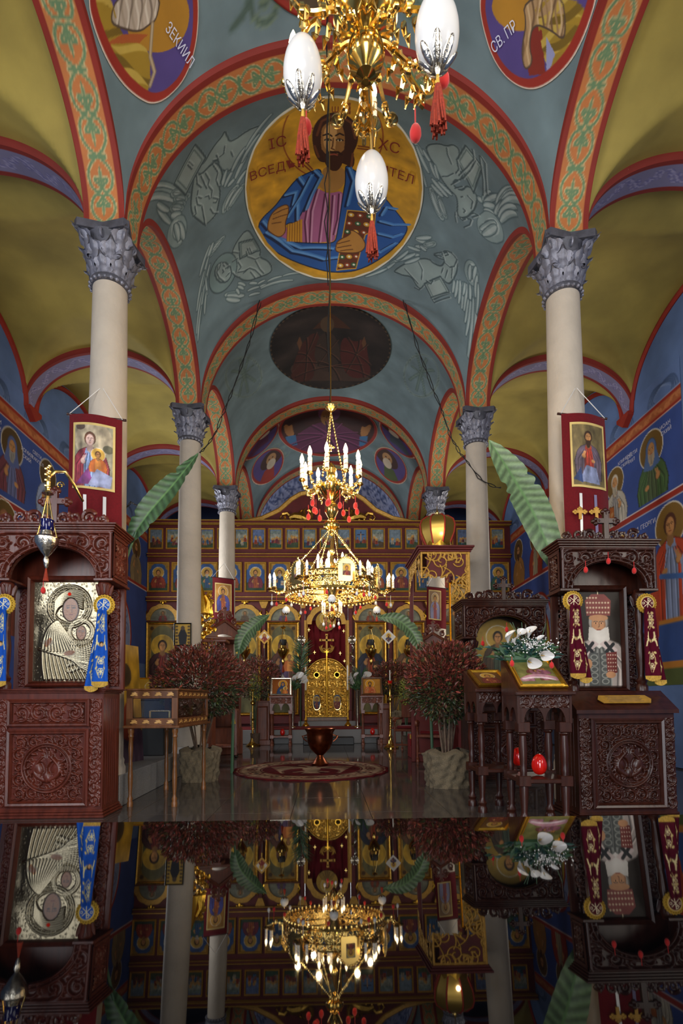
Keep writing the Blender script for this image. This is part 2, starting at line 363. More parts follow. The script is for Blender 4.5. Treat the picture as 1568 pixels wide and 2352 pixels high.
    if crown: c.poly([(x-.42*s, y+.35*s), (x-.5*s, y+.8*s), (x, y+1.0*s), (x+.5*s, y+.8*s), (x+.42*s, y+.35*s)], crown); c.line([(x-.42*s, y+.45*s), (x+.42*s, y+.45*s)], .08*s, '#c9a04a'); c.line([(x, y+.4*s), (x, y+1.*s)], .06*s, '#c9a04a')
    if book: c.poly([(x+.15*s, y-2.55*s), (x+.2*s, y-1.6*s), (x+.85*s, y-1.5*s), (x+.85*s, y-2.5*s)], D(book, .5)); c.poly([(x+.2*s, y-2.5*s), (x+.25*s, y-1.65*s), (x+.8*s, y-1.56*s), (x+.8*s, y-2.44*s)], book)
    if hands:
        c.ell(x-.55*s, y-1.75*s, .2*s, .26*s, D(skin, .6), .5); c.ell(x-.55*s, y-1.74*s, .17*s, .23*s, skin, .5)
        for k in range(3): c.line([(x-.6*s+k*.07*s, y-1.6*s), (x-.52*s+k*.1*s, y-1.3*s)], .07*s, skin)
        c.ell(x+.5*s, y-2.15*s, .22*s, .15*s, skin, -.3)
    if babe: saint(c, x+.62*s, y-1.15*s, .48*s, '#c9803a', '#b5622c', '#5a3418', halo='#d2a548', hands=False, fold=False, rim=rim)
    return c
# outlines of the ceiling paintings: metres across the nave, metres towards the west
TR = {
'c_hair': [(-0.296, -6.199), (-0.3, -6.093), (-0.263, -5.968), (-0.196, -5.88), (-0.103, -5.826), (-0.012, -5.811), (0.099, -5.833), (0.195, -5.899), (0.257, -5.997), (0.279, -6.122), (0.263, -6.25), (0.219, -6.352), (0.247, -6.422), (0.248, -6.509), (0.21, -6.575), (0.125, -6.498), (-0.182, -6.502), (-0.242, -6.436), (-0.28, -6.327)],
'c_face': [(-0.189, -6.144), (-0.178, -6.016), (-0.103, -5.946), (-0.009, -5.924), (0.067, -5.972), (0.106, -6.096), (0.111, -6.242), (0.1, -6.37), (0.043, -6.502), (-0.028, -6.55), (-0.1, -6.506), (-0.171, -6.374), (-0.19, -6.246)],
'c_lite': [(-0.16, -6.144), (-0.14, -6.019), (-0.065, -5.968), (-0.008, -5.975), (0.013, -6.1), (-0.003, -6.25), (-0.011, -6.334), (-0.061, -6.345), (-0.121, -6.334), (-0.156, -6.25)],
'c_beard': [(-0.184, -6.301), (-0.161, -6.44), (-0.12, -6.55), (-0.037, -6.623), (0.046, -6.601), (0.104, -6.48), (0.118, -6.308), (0.089, -6.33), (0.04, -6.385), (-0, -6.367), (-0.06, -6.367), (-0.11, -6.4), (-0.151, -6.356)],
'c_neck': [(-0.182, -6.546), (-0.162, -6.74), (-0.248, -6.82), (-0.055, -6.926), (0.137, -6.82), (0.137, -6.539)],
'c_tunic': [(-0.28, -6.82), (-0.098, -6.937), (0.117, -6.875), (0.124, -7.062), (0.042, -7.394), (0.021, -7.504), (-0, -7.625), (-0.497, -7.588), (-0.819, -7.508), (-0.845, -7.409), (-0.665, -7.307), (-0.574, -7.303), (-0.405, -7.025)],
'c_him': [(-0.182, -6.579), (-0.306, -6.601), (-0.517, -6.681), (-0.629, -6.787), (-0.721, -6.875), (-0.84, -6.996), (-1.047, -7.098), (-1.103, -7.193), (-1.078, -7.351), (-0.922, -7.607), (-0.606, -7.844), (-0.243, -8.002), (0.056, -8.049), (0.402, -7.983), (0.726, -7.746), (0.973, -7.438), (1.064, -7.201), (1.02, -7.131), (0.822, -6.985), (0.561, -6.776), (0.36, -6.641), (0.21, -6.564), (0.126, -6.52), (0.144, -6.733), (0.118, -6.908), (0.045, -7.504), (-0, -7.636), (-0.356, -7.621), (-0.773, -7.519), (-0.901, -7.394), (-0.804, -7.336), (-0.662, -7.263), (-0.574, -7.303), (-0.454, -7.146), (-0.335, -6.879), (-0.204, -6.74)],
'c_cuff': [(-0.688, -7.299), (-0.573, -7.281), (-0.47, -7.256), (-0.485, -7.581), (-0.715, -7.522)],
'c_hand': [(-0.977, -7.256), (-0.942, -7.138), (-0.867, -7.051), (-0.731, -7.003), (-0.646, -7.025), (-0.666, -7.153), (-0.718, -7.248), (-0.716, -7.38), (-0.79, -7.438), (-0.857, -7.416), (-0.96, -7.307)],
'c_book': [(0.183, -7.153), (0.584, -7.131), (0.585, -7.387), (0.463, -7.457), (0.351, -7.958), (0.043, -8.009), (0.137, -7.453)],
'c_hand2': [(0.025, -7.68), (0.047, -7.592), (0.255, -7.486), (0.229, -7.424), (0.322, -7.435), (0.445, -7.526), (0.488, -7.629), (0.387, -7.735), (0.147, -7.76), (0.026, -7.746)],
'c_f1': [(-0.518, -6.692), (-0.44, -6.824), (-0.559, -7.043), (-0.573, -7.281)],
'c_f2': [(-0.307, -6.623), (-0.225, -6.714), (-0.359, -6.963), (-0.443, -7.149)],
'c_f3': [(-0.723, -6.897), (-0.572, -6.886), (-0.626, -7.051)],
'c_f4': [(-1.055, -7.16), (-0.885, -7.464), (-0.549, -7.68), (-0.047, -7.724)],
'c_f5': [(-1.03, -7.325), (-0.669, -7.698), (-0.192, -7.874), (0.294, -7.811)],
'c_f6': [(0.149, -6.583), (0.219, -6.747), (0.147, -7.102)],
'c_f7': [(0.361, -6.663), (0.38, -6.923), (0.588, -7.054)],
'c_f8': [(0.628, -7.241), (0.809, -7.234), (1.023, -7.149)],
'c_f9': [(0.623, -7.42), (0.83, -7.405), (0.956, -7.314)],
'c_f10': [(0.526, -7.665), (0.671, -7.672), (0.885, -7.475)],
'c_f11': [(-0.703, -7.208), (-0.511, -6.963), (-0.35, -6.685)],
'c_f12': [(0.825, -7.007), (0.695, -7.025), (0.642, -7.149)],
'c_t1': [(-0.249, -6.864), (-0.343, -7.16), (-0.379, -7.596)],
'c_t2': [(-0.141, -6.934), (-0.187, -7.237), (-0.237, -7.607)],
'c_t3': [(-0.032, -6.959), (-0.051, -7.285), (-0.083, -7.614)],
'c_t4': [(0.054, -6.934), (0.04, -7.285), (-0.014, -7.504)],
'c_t5': [(-0.384, -7.047), (-0.438, -7.303), (-0.426, -7.588)],
'c_h1': [(-0.237, -6.118), (-0.178, -5.932), (-0.048, -5.862)],
'c_h2': [(0.007, -5.84), (0.179, -5.943), (0.238, -6.147)],
'c_h3': [(-0.269, -6.264), (-0.221, -6.414)],
'c_h4': [(0.22, -6.363), (0.208, -6.535)],
'c_b1': [(-0.16, -6.125), (-0.102, -6.103), (-0.053, -6.136)],
'c_b2': [(-0.005, -6.129), (0.042, -6.096), (0.091, -6.118)],
'c_e1': [(-0.14, -6.188), (-0.102, -6.173), (-0.062, -6.191)],
'c_e2': [(0.006, -6.188), (0.044, -6.173), (0.086, -6.188)],
'c_n1': [(-0.034, -6.166), (-0.042, -6.272), (-0.057, -6.305), (-0.021, -6.319)],
'c_m1': [(-0.07, -6.389), (-0.02, -6.381), (0.02, -6.392)],
'c_m2': [(-0.121, -6.389), (-0.071, -6.352), (-0.025, -6.356), (0.029, -6.352), (0.076, -6.385)],
'c_g1': [(-0.871, -7.095), (-0.737, -7.069), (-0.66, -7.065)],
'c_g2': [(-0.888, -7.157), (-0.766, -7.149), (-0.677, -7.149)],
'c_g3': [(-0.905, -7.215), (-0.773, -7.234)],
'c_g4': [(0.048, -7.636), (0.235, -7.577)],
'c_g5': [(0.049, -7.691), (0.262, -7.64)],
'c_g6': [(0.098, -7.731), (0.289, -7.694)],
'c_k1': [(-0.292, -6.019), (-0.368, -6.012)],
'c_k2': [(0.275, -6.279), (0.492, -6.272)],
'c_k3': [(-0.445, -6.477), (-0.327, -6.601)],
'c_k4': [(0.283, -6.246), (0.489, -6.239)],
'c_k5': [(-0.385, -6.477), (-0.306, -6.579)],
'c_k6': [(0.119, -5.654), (0.127, -5.822)],
'c_k7': [(0.146, -5.65), (0.154, -5.822)],
'c_out': [(1.165, -6.553), (1.187, -6.839), (1.147, -7.142), (1.039, -7.442), (0.861, -7.72), (0.619, -7.947), (0.328, -8.097), (0.008, -8.155), (-0.314, -8.108), (-0.61, -7.969), (-0.858, -7.753), (-1.044, -7.482), (-1.16, -7.182), (-1.21, -6.882), (-1.197, -6.597), (-1.129, -6.338), (-1.015, -6.114), (-0.863, -5.932), (-0.682, -5.793), (-0.479, -5.69), (-0.26, -5.628), (-0.034, -5.606), (0.194, -5.621), (0.415, -5.676), (0.622, -5.767), (0.808, -5.902), (0.966, -6.078), (1.088, -6.297)],
'b_lion_body': [(-1.29, -5.7), (-1.28, -5.8), (-1.27, -5.89), (-1.2, -5.9), (-1.07, -5.86), (-0.94, -5.85), (-0.89, -5.86), (-0.98, -6), (-1.13, -6.11), (-1.26, -6.22), (-1.34, -6.28), (-1.41, -6.22), (-1.44, -6.13), (-1.43, -6.04), (-1.49, -6.02), (-1.56, -6.04), (-1.64, -6.06), (-1.68, -6), (-1.74, -5.87), (-1.74, -5.77), (-1.7, -5.75), (-1.66, -5.81), (-1.63, -5.94), (-1.57, -5.94), (-1.49, -5.86), (-1.41, -5.8), (-1.33, -5.76)],
'b_lion_book': [(-1.6, -5.6), (-1.55, -5.89), (-1.85, -6.14), (-1.9, -5.83)],
'b_lion_head': [(-1.7, -5.99), (-1.64, -6.07), (-1.55, -6.04), (-1.46, -6.04), (-1.42, -6.2), (-1.43, -6.29), (-1.49, -6.38), (-1.5, -6.5), (-1.55, -6.62), (-1.6, -6.73), (-1.75, -6.75), (-1.78, -6.67), (-1.85, -6.48), (-1.84, -6.34), (-1.8, -6.22), (-1.75, -6.09)],
'b_ox_body': [(1.08, -5.99), (1.21, -5.87), (1.31, -5.84), (1.36, -5.76), (1.43, -5.76), (1.46, -5.83), (1.45, -5.93), (1.5, -6.03), (1.56, -6.05), (1.55, -6.16), (1.49, -6.2), (1.49, -6.29), (1.6, -6.28), (1.63, -6.14), (1.72, -6.14), (1.77, -6.17), (1.79, -6.33), (1.76, -6.46), (1.74, -6.54), (1.67, -6.63), (1.62, -6.6), (1.6, -6.48), (1.56, -6.39), (1.51, -6.39), (1.41, -6.35), (1.34, -6.3), (1.23, -6.17), (1.15, -6.11)],
'b_ox_book': [(1.48, -5.65), (1.7, -5.74), (1.72, -6.17), (1.45, -5.93)],
'b_ang_head': [(-1.55, -7.6), (-1.56, -7.62), (-1.57, -7.64), (-1.59, -7.65), (-1.61, -7.66), (-1.63, -7.66), (-1.66, -7.65), (-1.68, -7.63), (-1.71, -7.61), (-1.73, -7.58), (-1.74, -7.55), (-1.76, -7.52), (-1.76, -7.48), (-1.77, -7.45), (-1.76, -7.42), (-1.76, -7.4), (-1.74, -7.38), (-1.73, -7.36), (-1.71, -7.36), (-1.68, -7.36), (-1.66, -7.37), (-1.64, -7.39), (-1.61, -7.41), (-1.59, -7.44), (-1.58, -7.47), (-1.56, -7.5), (-1.55, -7.53), (-1.55, -7.57)],
'b_ang_body': [(-1.5, -7.34), (-1.42, -7.25), (-1.25, -7.15), (-1.18, -7.32), (-1.1, -7.53), (-1.14, -7.62), (-1.01, -7.72), (-0.96, -7.85), (-1.01, -7.9), (-1.21, -7.88), (-1.34, -7.85), (-1.44, -7.77), (-1.47, -7.69), (-1.54, -7.6), (-1.53, -7.49)],
'b_ang_book': [(-1.39, -7.28), (-1.18, -7.34), (-1.11, -7.53), (-1.41, -7.5)],
'b_eag_body': [(0.93, -7.87), (1.06, -7.72), (1.22, -7.57), (1.4, -7.44), (1.49, -7.46), (1.6, -7.42), (1.62, -7.31), (1.56, -7.26), (1.59, -7.19), (1.68, -7.14), (1.76, -7.15), (1.8, -7.28), (1.78, -7.44), (1.73, -7.57), (1.61, -7.55), (1.41, -7.8), (1.38, -7.9), (1.31, -7.9), (1.21, -7.81), (1.09, -7.86), (1.01, -7.86)],
'b_eag_book': [(1.41, -7.8), (1.61, -7.55), (1.77, -7.64), (1.56, -7.92)],
'd_out': [(1.13, -9.683), (1.136, -9.975), (1.081, -10.275), (0.963, -10.564), (0.782, -10.819), (0.548, -11.024), (0.273, -11.156), (-0.024, -11.203), (-0.322, -11.159), (-0.598, -11.028), (-0.834, -10.823), (-1.018, -10.567), (-1.14, -10.275), (-1.2, -9.975), (-1.199, -9.683), (-1.142, -9.416), (-1.037, -9.189), (-0.891, -9.006), (-0.712, -8.871), (-0.506, -8.78), (-0.282, -8.729), (-0.047, -8.714), (0.188, -8.732), (0.414, -8.783), (0.623, -8.878), (0.807, -9.014), (0.958, -9.196), (1.068, -9.419)],
'd_tri': [(-0.044, -8.992), (-0.373, -9.514), (0.349, -9.5)],
'd_head': [(0.029, -9.397), (0.027, -9.452), (0.018, -9.507), (0.003, -9.555), (-0.017, -9.595), (-0.041, -9.624), (-0.069, -9.642), (-0.098, -9.646), (-0.127, -9.639), (-0.155, -9.62), (-0.18, -9.588), (-0.2, -9.547), (-0.215, -9.5), (-0.224, -9.445), (-0.227, -9.387), (-0.223, -9.328), (-0.213, -9.273), (-0.198, -9.226), (-0.178, -9.185), (-0.154, -9.156), (-0.128, -9.134), (-0.1, -9.131), (-0.072, -9.138), (-0.046, -9.16), (-0.022, -9.193), (-0.001, -9.233), (0.014, -9.284), (0.025, -9.339)],
'd_body': [(-0.224, -9.639), (0.028, -9.646), (0.201, -10.322), (0.045, -10.754), (-0.235, -10.746), (-0.392, -10.304)],
'd_fig1': [(-0.912, -10.838), (-0.77, -10.341), (-0.587, -9.876), (-0.375, -9.613), (-0.225, -9.719), (-0.342, -10.527), (-0.409, -10.991)],
'd_fig2': [(0.182, -9.716), (0.447, -9.898), (0.637, -9.672), (0.735, -10.253), (0.855, -10.703), (0.389, -10.918), (0.15, -10.469)],
'd_cloud': [(-0.936, -10.41), (-0.447, -10.366), (-0.028, -10.688), (0.476, -10.414), (0.869, -10.556), (0.678, -10.973), (-0.694, -10.988)],
'd_hand': [(-0.689, -9.843), (-0.628, -9.664), (-0.587, -9.876), (-0.649, -10.088)],
'd_hand2': [(0.574, -9.858), (0.609, -9.639), (0.665, -9.836), (0.635, -10.066)],
'chi_l': [(-1.44, -10.392), (-1.462, -10.494), (-1.499, -10.575), (-1.55, -10.626), (-1.612, -10.648), (-1.68, -10.633), (-1.752, -10.589), (-1.822, -10.509), (-1.886, -10.403), (-1.941, -10.271), (-1.983, -10.125), (-2.009, -9.964), (-2.021, -9.803), (-2.016, -9.646), (-1.999, -9.511), (-1.969, -9.397), (-1.93, -9.317), (-1.885, -9.28), (-1.834, -9.284), (-1.78, -9.324), (-1.722, -9.394), (-1.664, -9.489), (-1.607, -9.602), (-1.553, -9.726), (-1.506, -9.862), (-1.47, -10.004), (-1.445, -10.143), (-1.435, -10.275)],
'chi_r': [(1.978, -9.387), (2.002, -9.533), (2.012, -9.694), (2.007, -9.862), (1.987, -10.023), (1.952, -10.176), (1.903, -10.308), (1.844, -10.417), (1.778, -10.494), (1.71, -10.542), (1.643, -10.549), (1.582, -10.527), (1.531, -10.472), (1.492, -10.388), (1.467, -10.278), (1.457, -10.154), (1.461, -10.012), (1.479, -9.865), (1.51, -9.719), (1.549, -9.577), (1.595, -9.441), (1.645, -9.324), (1.698, -9.229), (1.751, -9.16), (1.803, -9.123), (1.853, -9.127), (1.901, -9.174), (1.943, -9.262)],
'v_out': [(1.183, -12.76), (1.184, -13.093), (1.119, -13.425), (0.986, -13.744), (0.79, -14.021), (0.537, -14.234), (0.245, -14.369), (-0.069, -14.409), (-0.382, -14.354), (-0.674, -14.204), (-0.925, -13.97), (-1.121, -13.678), (-1.252, -13.341), (-1.317, -12.983), (-1.316, -12.625), (-1.255, -12.281), (-1.14, -11.963), (-0.986, -11.762), (-0.801, -11.725), (-0.582, -11.714), (-0.338, -11.718), (-0.08, -11.729), (0.177, -11.74), (0.423, -11.758), (0.646, -11.802), (0.844, -11.963), (1.005, -12.182), (1.121, -12.453)],
'v_robe': [(-1.293, -13.766), (-1.022, -13.411), (-0.664, -13.118), (-0.255, -12.87), (0.079, -12.884), (0.494, -13.17), (0.925, -13.447), (1.235, -13.784), (0.763, -14.237), (-0.854, -14.212)],
'v_veil': [(0.224, -12.34), (0.221, -12.46), (0.204, -12.574), (0.173, -12.672), (0.131, -12.753), (0.08, -12.811), (0.021, -12.848), (-0.041, -12.862), (-0.103, -12.848), (-0.163, -12.811), (-0.215, -12.749), (-0.258, -12.665), (-0.29, -12.566), (-0.309, -12.453), (-0.314, -12.325), (-0.305, -12.193), (-0.284, -12.058), (-0.252, -11.926), (-0.21, -11.798), (-0.161, -11.754), (-0.107, -11.736), (-0.05, -11.729), (0.007, -11.736), (0.062, -11.758), (0.111, -11.817), (0.155, -11.941), (0.19, -12.076), (0.214, -12.208)],
'v_face': [(0.036, -12.628), (0.034, -12.734), (0.024, -12.829), (0.007, -12.914), (-0.015, -12.983), (-0.043, -13.031), (-0.074, -13.06), (-0.107, -13.067), (-0.141, -13.056), (-0.172, -13.023), (-0.2, -12.968), (-0.223, -12.899), (-0.24, -12.811), (-0.25, -12.716), (-0.252, -12.606), (-0.248, -12.497), (-0.236, -12.387), (-0.219, -12.281), (-0.196, -12.19), (-0.17, -12.116), (-0.141, -12.073), (-0.11, -12.058), (-0.079, -12.08), (-0.05, -12.131), (-0.023, -12.208), (0.001, -12.303), (0.019, -12.409), (0.031, -12.519)],
'v_hl': [(-1.171, -12.519), (-1.088, -12.446), (-1.041, -12.687), (-0.957, -12.606), (-0.957, -12.925), (-0.932, -13.287), (-1.143, -13.18)],
'v_hr': [(0.776, -12.804), (0.868, -12.884), (0.954, -12.559), (1.028, -12.65), (0.948, -13.305), (0.77, -13.422)],
'v_cl': [(-1.174, -13.148), (-0.91, -13.261), (-0.887, -13.729), (-1.107, -13.641)],
'v_cr': [(0.768, -13.396), (0.964, -13.243), (0.977, -13.67), (0.774, -13.82)],
's1': [(-1.254, -11.915), (-1.252, -12.179), (-1.267, -12.398), (-1.303, -12.595), (-1.359, -12.767), (-1.433, -12.914), (-1.523, -13.023), (-1.622, -13.089), (-1.725, -13.115), (-1.826, -13.085), (-1.918, -13.005), (-1.995, -12.873), (-2.049, -12.68), (-2.071, -12.394), (-2.007, -11.689), (-2.012, -11.568), (-2.004, -11.488), (-1.98, -11.44), (-1.942, -11.425), (-1.889, -11.429), (-1.823, -11.444), (-1.746, -11.466), (-1.661, -11.491), (-1.573, -11.524), (-1.486, -11.557), (-1.406, -11.601), (-1.336, -11.659), (-1.281, -11.729)],
's2': [(-1.33, -13.612), (-1.29, -13.744), (-1.269, -13.883), (-1.269, -14.014), (-1.291, -14.142), (-1.334, -14.252), (-1.396, -14.336), (-1.474, -14.394), (-1.564, -14.416), (-1.66, -14.402), (-1.757, -14.354), (-1.849, -14.27), (-1.931, -14.16), (-1.999, -14.029), (-2.05, -13.886), (-2.082, -13.74), (-2.094, -13.597), (-2.085, -13.466), (-2.059, -13.36), (-2.015, -13.272), (-1.957, -13.213), (-1.885, -13.18), (-1.805, -13.177), (-1.718, -13.195), (-1.629, -13.235), (-1.541, -13.301), (-1.46, -13.389), (-1.388, -13.491)],
's3': [(2.015, -12.237), (2.018, -12.53), (1.987, -12.742), (1.93, -12.903), (1.851, -13.012), (1.758, -13.078), (1.655, -13.096), (1.549, -13.063), (1.448, -12.987), (1.356, -12.87), (1.278, -12.72), (1.219, -12.544), (1.18, -12.347), (1.161, -12.124), (1.158, -11.861), (1.188, -11.722), (1.243, -11.656), (1.313, -11.608), (1.395, -11.575), (1.484, -11.55), (1.575, -11.535), (1.663, -11.528), (1.744, -11.524), (1.814, -11.528), (1.87, -11.542), (1.912, -11.579), (1.938, -11.634), (1.949, -11.722)],
's4': [(1.998, -13.926), (1.948, -14.065), (1.879, -14.19), (1.797, -14.292), (1.704, -14.369), (1.607, -14.413), (1.51, -14.42), (1.419, -14.394), (1.34, -14.332), (1.276, -14.244), (1.231, -14.131), (1.208, -14.007), (1.206, -13.872), (1.226, -13.733), (1.265, -13.605), (1.322, -13.484), (1.393, -13.385), (1.475, -13.305), (1.563, -13.246), (1.653, -13.21), (1.741, -13.199), (1.824, -13.213), (1.897, -13.254), (1.958, -13.319), (2.004, -13.411), (2.032, -13.521), (2.041, -13.649), (2.03, -13.784)],
'p_l': [(-2.122, -4.114), (-2.124, -4.286), (-2.091, -4.48), (-2.025, -4.663), (-1.937, -4.813), (-1.847, -4.919), (-1.717, -4.977), (-1.543, -4.967), (-1.406, -4.846), (-1.333, -4.67), (-1.308, -4.48), (-1.352, -4.308), (-1.498, -4.162), (-1.683, -4.067), (-1.891, -4.016), (-2.041, -4.045)],
'pl_robe': [(-2.096, -4.074), (-1.973, -4.18), (-1.968, -4.455), (-1.853, -4.564), (-1.786, -4.659), (-1.846, -4.849), (-1.925, -4.776), (-2.02, -4.597), (-2.098, -4.403)],
'pl_beard': [(-2.025, -4.312), (-1.918, -4.246), (-1.614, -4.425), (-1.687, -4.535), (-1.743, -4.528), (-1.837, -4.517), (-1.952, -4.411)],
'pl_halo': [(-1.417, -4.637), (-1.436, -4.681), (-1.467, -4.714), (-1.509, -4.736), (-1.561, -4.747), (-1.619, -4.743), (-1.678, -4.725), (-1.737, -4.696), (-1.791, -4.656), (-1.838, -4.608), (-1.877, -4.557), (-1.904, -4.502), (-1.919, -4.451), (-1.925, -4.407), (-1.915, -4.363), (-1.898, -4.334), (-1.868, -4.308), (-1.83, -4.294), (-1.784, -4.29), (-1.734, -4.297), (-1.68, -4.312), (-1.624, -4.334), (-1.57, -4.363), (-1.52, -4.4), (-1.478, -4.444), (-1.444, -4.491), (-1.422, -4.542), (-1.412, -4.59)],
'pl_vio': [(-1.747, -4.696), (-1.587, -4.74), (-1.448, -4.678), (-1.354, -4.465), (-1.352, -4.663), (-1.426, -4.839), (-1.556, -4.934), (-1.709, -4.948), (-1.83, -4.864)],
'pl_rope': [(-1.727, -4.539), (-1.793, -4.681), (-1.782, -4.776), (-1.835, -4.813)],
'pl_red': [(-2.088, -4.378), (-1.961, -4.436), (-1.776, -4.568), (-1.853, -4.564), (-1.975, -4.473)],
'p_r': [(1.31, -4.546), (1.375, -4.663), (1.509, -4.795), (1.672, -4.835), (1.844, -4.78), (1.976, -4.641), (2.083, -4.422), (2.127, -4.228), (2.133, -4.012), (2.094, -3.899), (1.997, -3.84), (1.841, -3.877), (1.639, -3.986), (1.442, -4.151), (1.32, -4.37)],
'pr_robe': [(1.737, -4.334), (2.097, -4.049), (2.077, -4.239), (2.043, -4.418), (1.955, -4.586), (1.808, -4.414)],
'pr_red': [(1.773, -4.425), (1.85, -4.422), (1.948, -4.593), (1.834, -4.696), (1.785, -4.619)],
'pr_beard': [(1.658, -4.381), (1.913, -4.162), (1.995, -4.264), (2.013, -4.348), (1.908, -4.374), (1.775, -4.433), (1.782, -4.557), (1.843, -4.612), (1.793, -4.7), (1.732, -4.615), (1.728, -4.465)],
'pr_halo': [(1.852, -4.283), (1.858, -4.312), (1.852, -4.345), (1.837, -4.381), (1.813, -4.422), (1.779, -4.462), (1.738, -4.498), (1.692, -4.531), (1.643, -4.557), (1.593, -4.575), (1.545, -4.583), (1.501, -4.579), (1.466, -4.568), (1.441, -4.55), (1.426, -4.524), (1.424, -4.495), (1.432, -4.458), (1.451, -4.422), (1.48, -4.385), (1.517, -4.352), (1.56, -4.319), (1.607, -4.294), (1.654, -4.272), (1.7, -4.253), (1.744, -4.246), (1.781, -4.242), (1.814, -4.25), (1.836, -4.261)],
'pr_vio': [(1.356, -4.528), (1.45, -4.601), (1.626, -4.575), (1.707, -4.517), (1.825, -4.729), (1.65, -4.769), (1.507, -4.718)],
'pr_blue': [(1.89, -4.425), (1.979, -4.451), (1.973, -4.531), (1.95, -4.575)],
'dome': [(0.884, -4.275), (0.886, -4.392), (0.844, -4.517), (0.757, -4.645), (0.625, -4.762), (0.452, -4.857), (0.25, -4.923), (0.03, -4.948), (-0.191, -4.934), (-0.397, -4.879), (-0.575, -4.795), (-0.714, -4.685), (-0.809, -4.561), (-0.858, -4.436), (-0.862, -4.319), (-0.824, -4.213), (-0.748, -4.118), (-0.64, -4.041), (-0.505, -3.979), (-0.349, -3.935), (-0.179, -3.906), (-0.001, -3.891), (0.177, -3.895), (0.349, -3.917), (0.508, -3.953), (0.646, -4.008), (0.759, -4.081), (0.84, -4.169)],
}
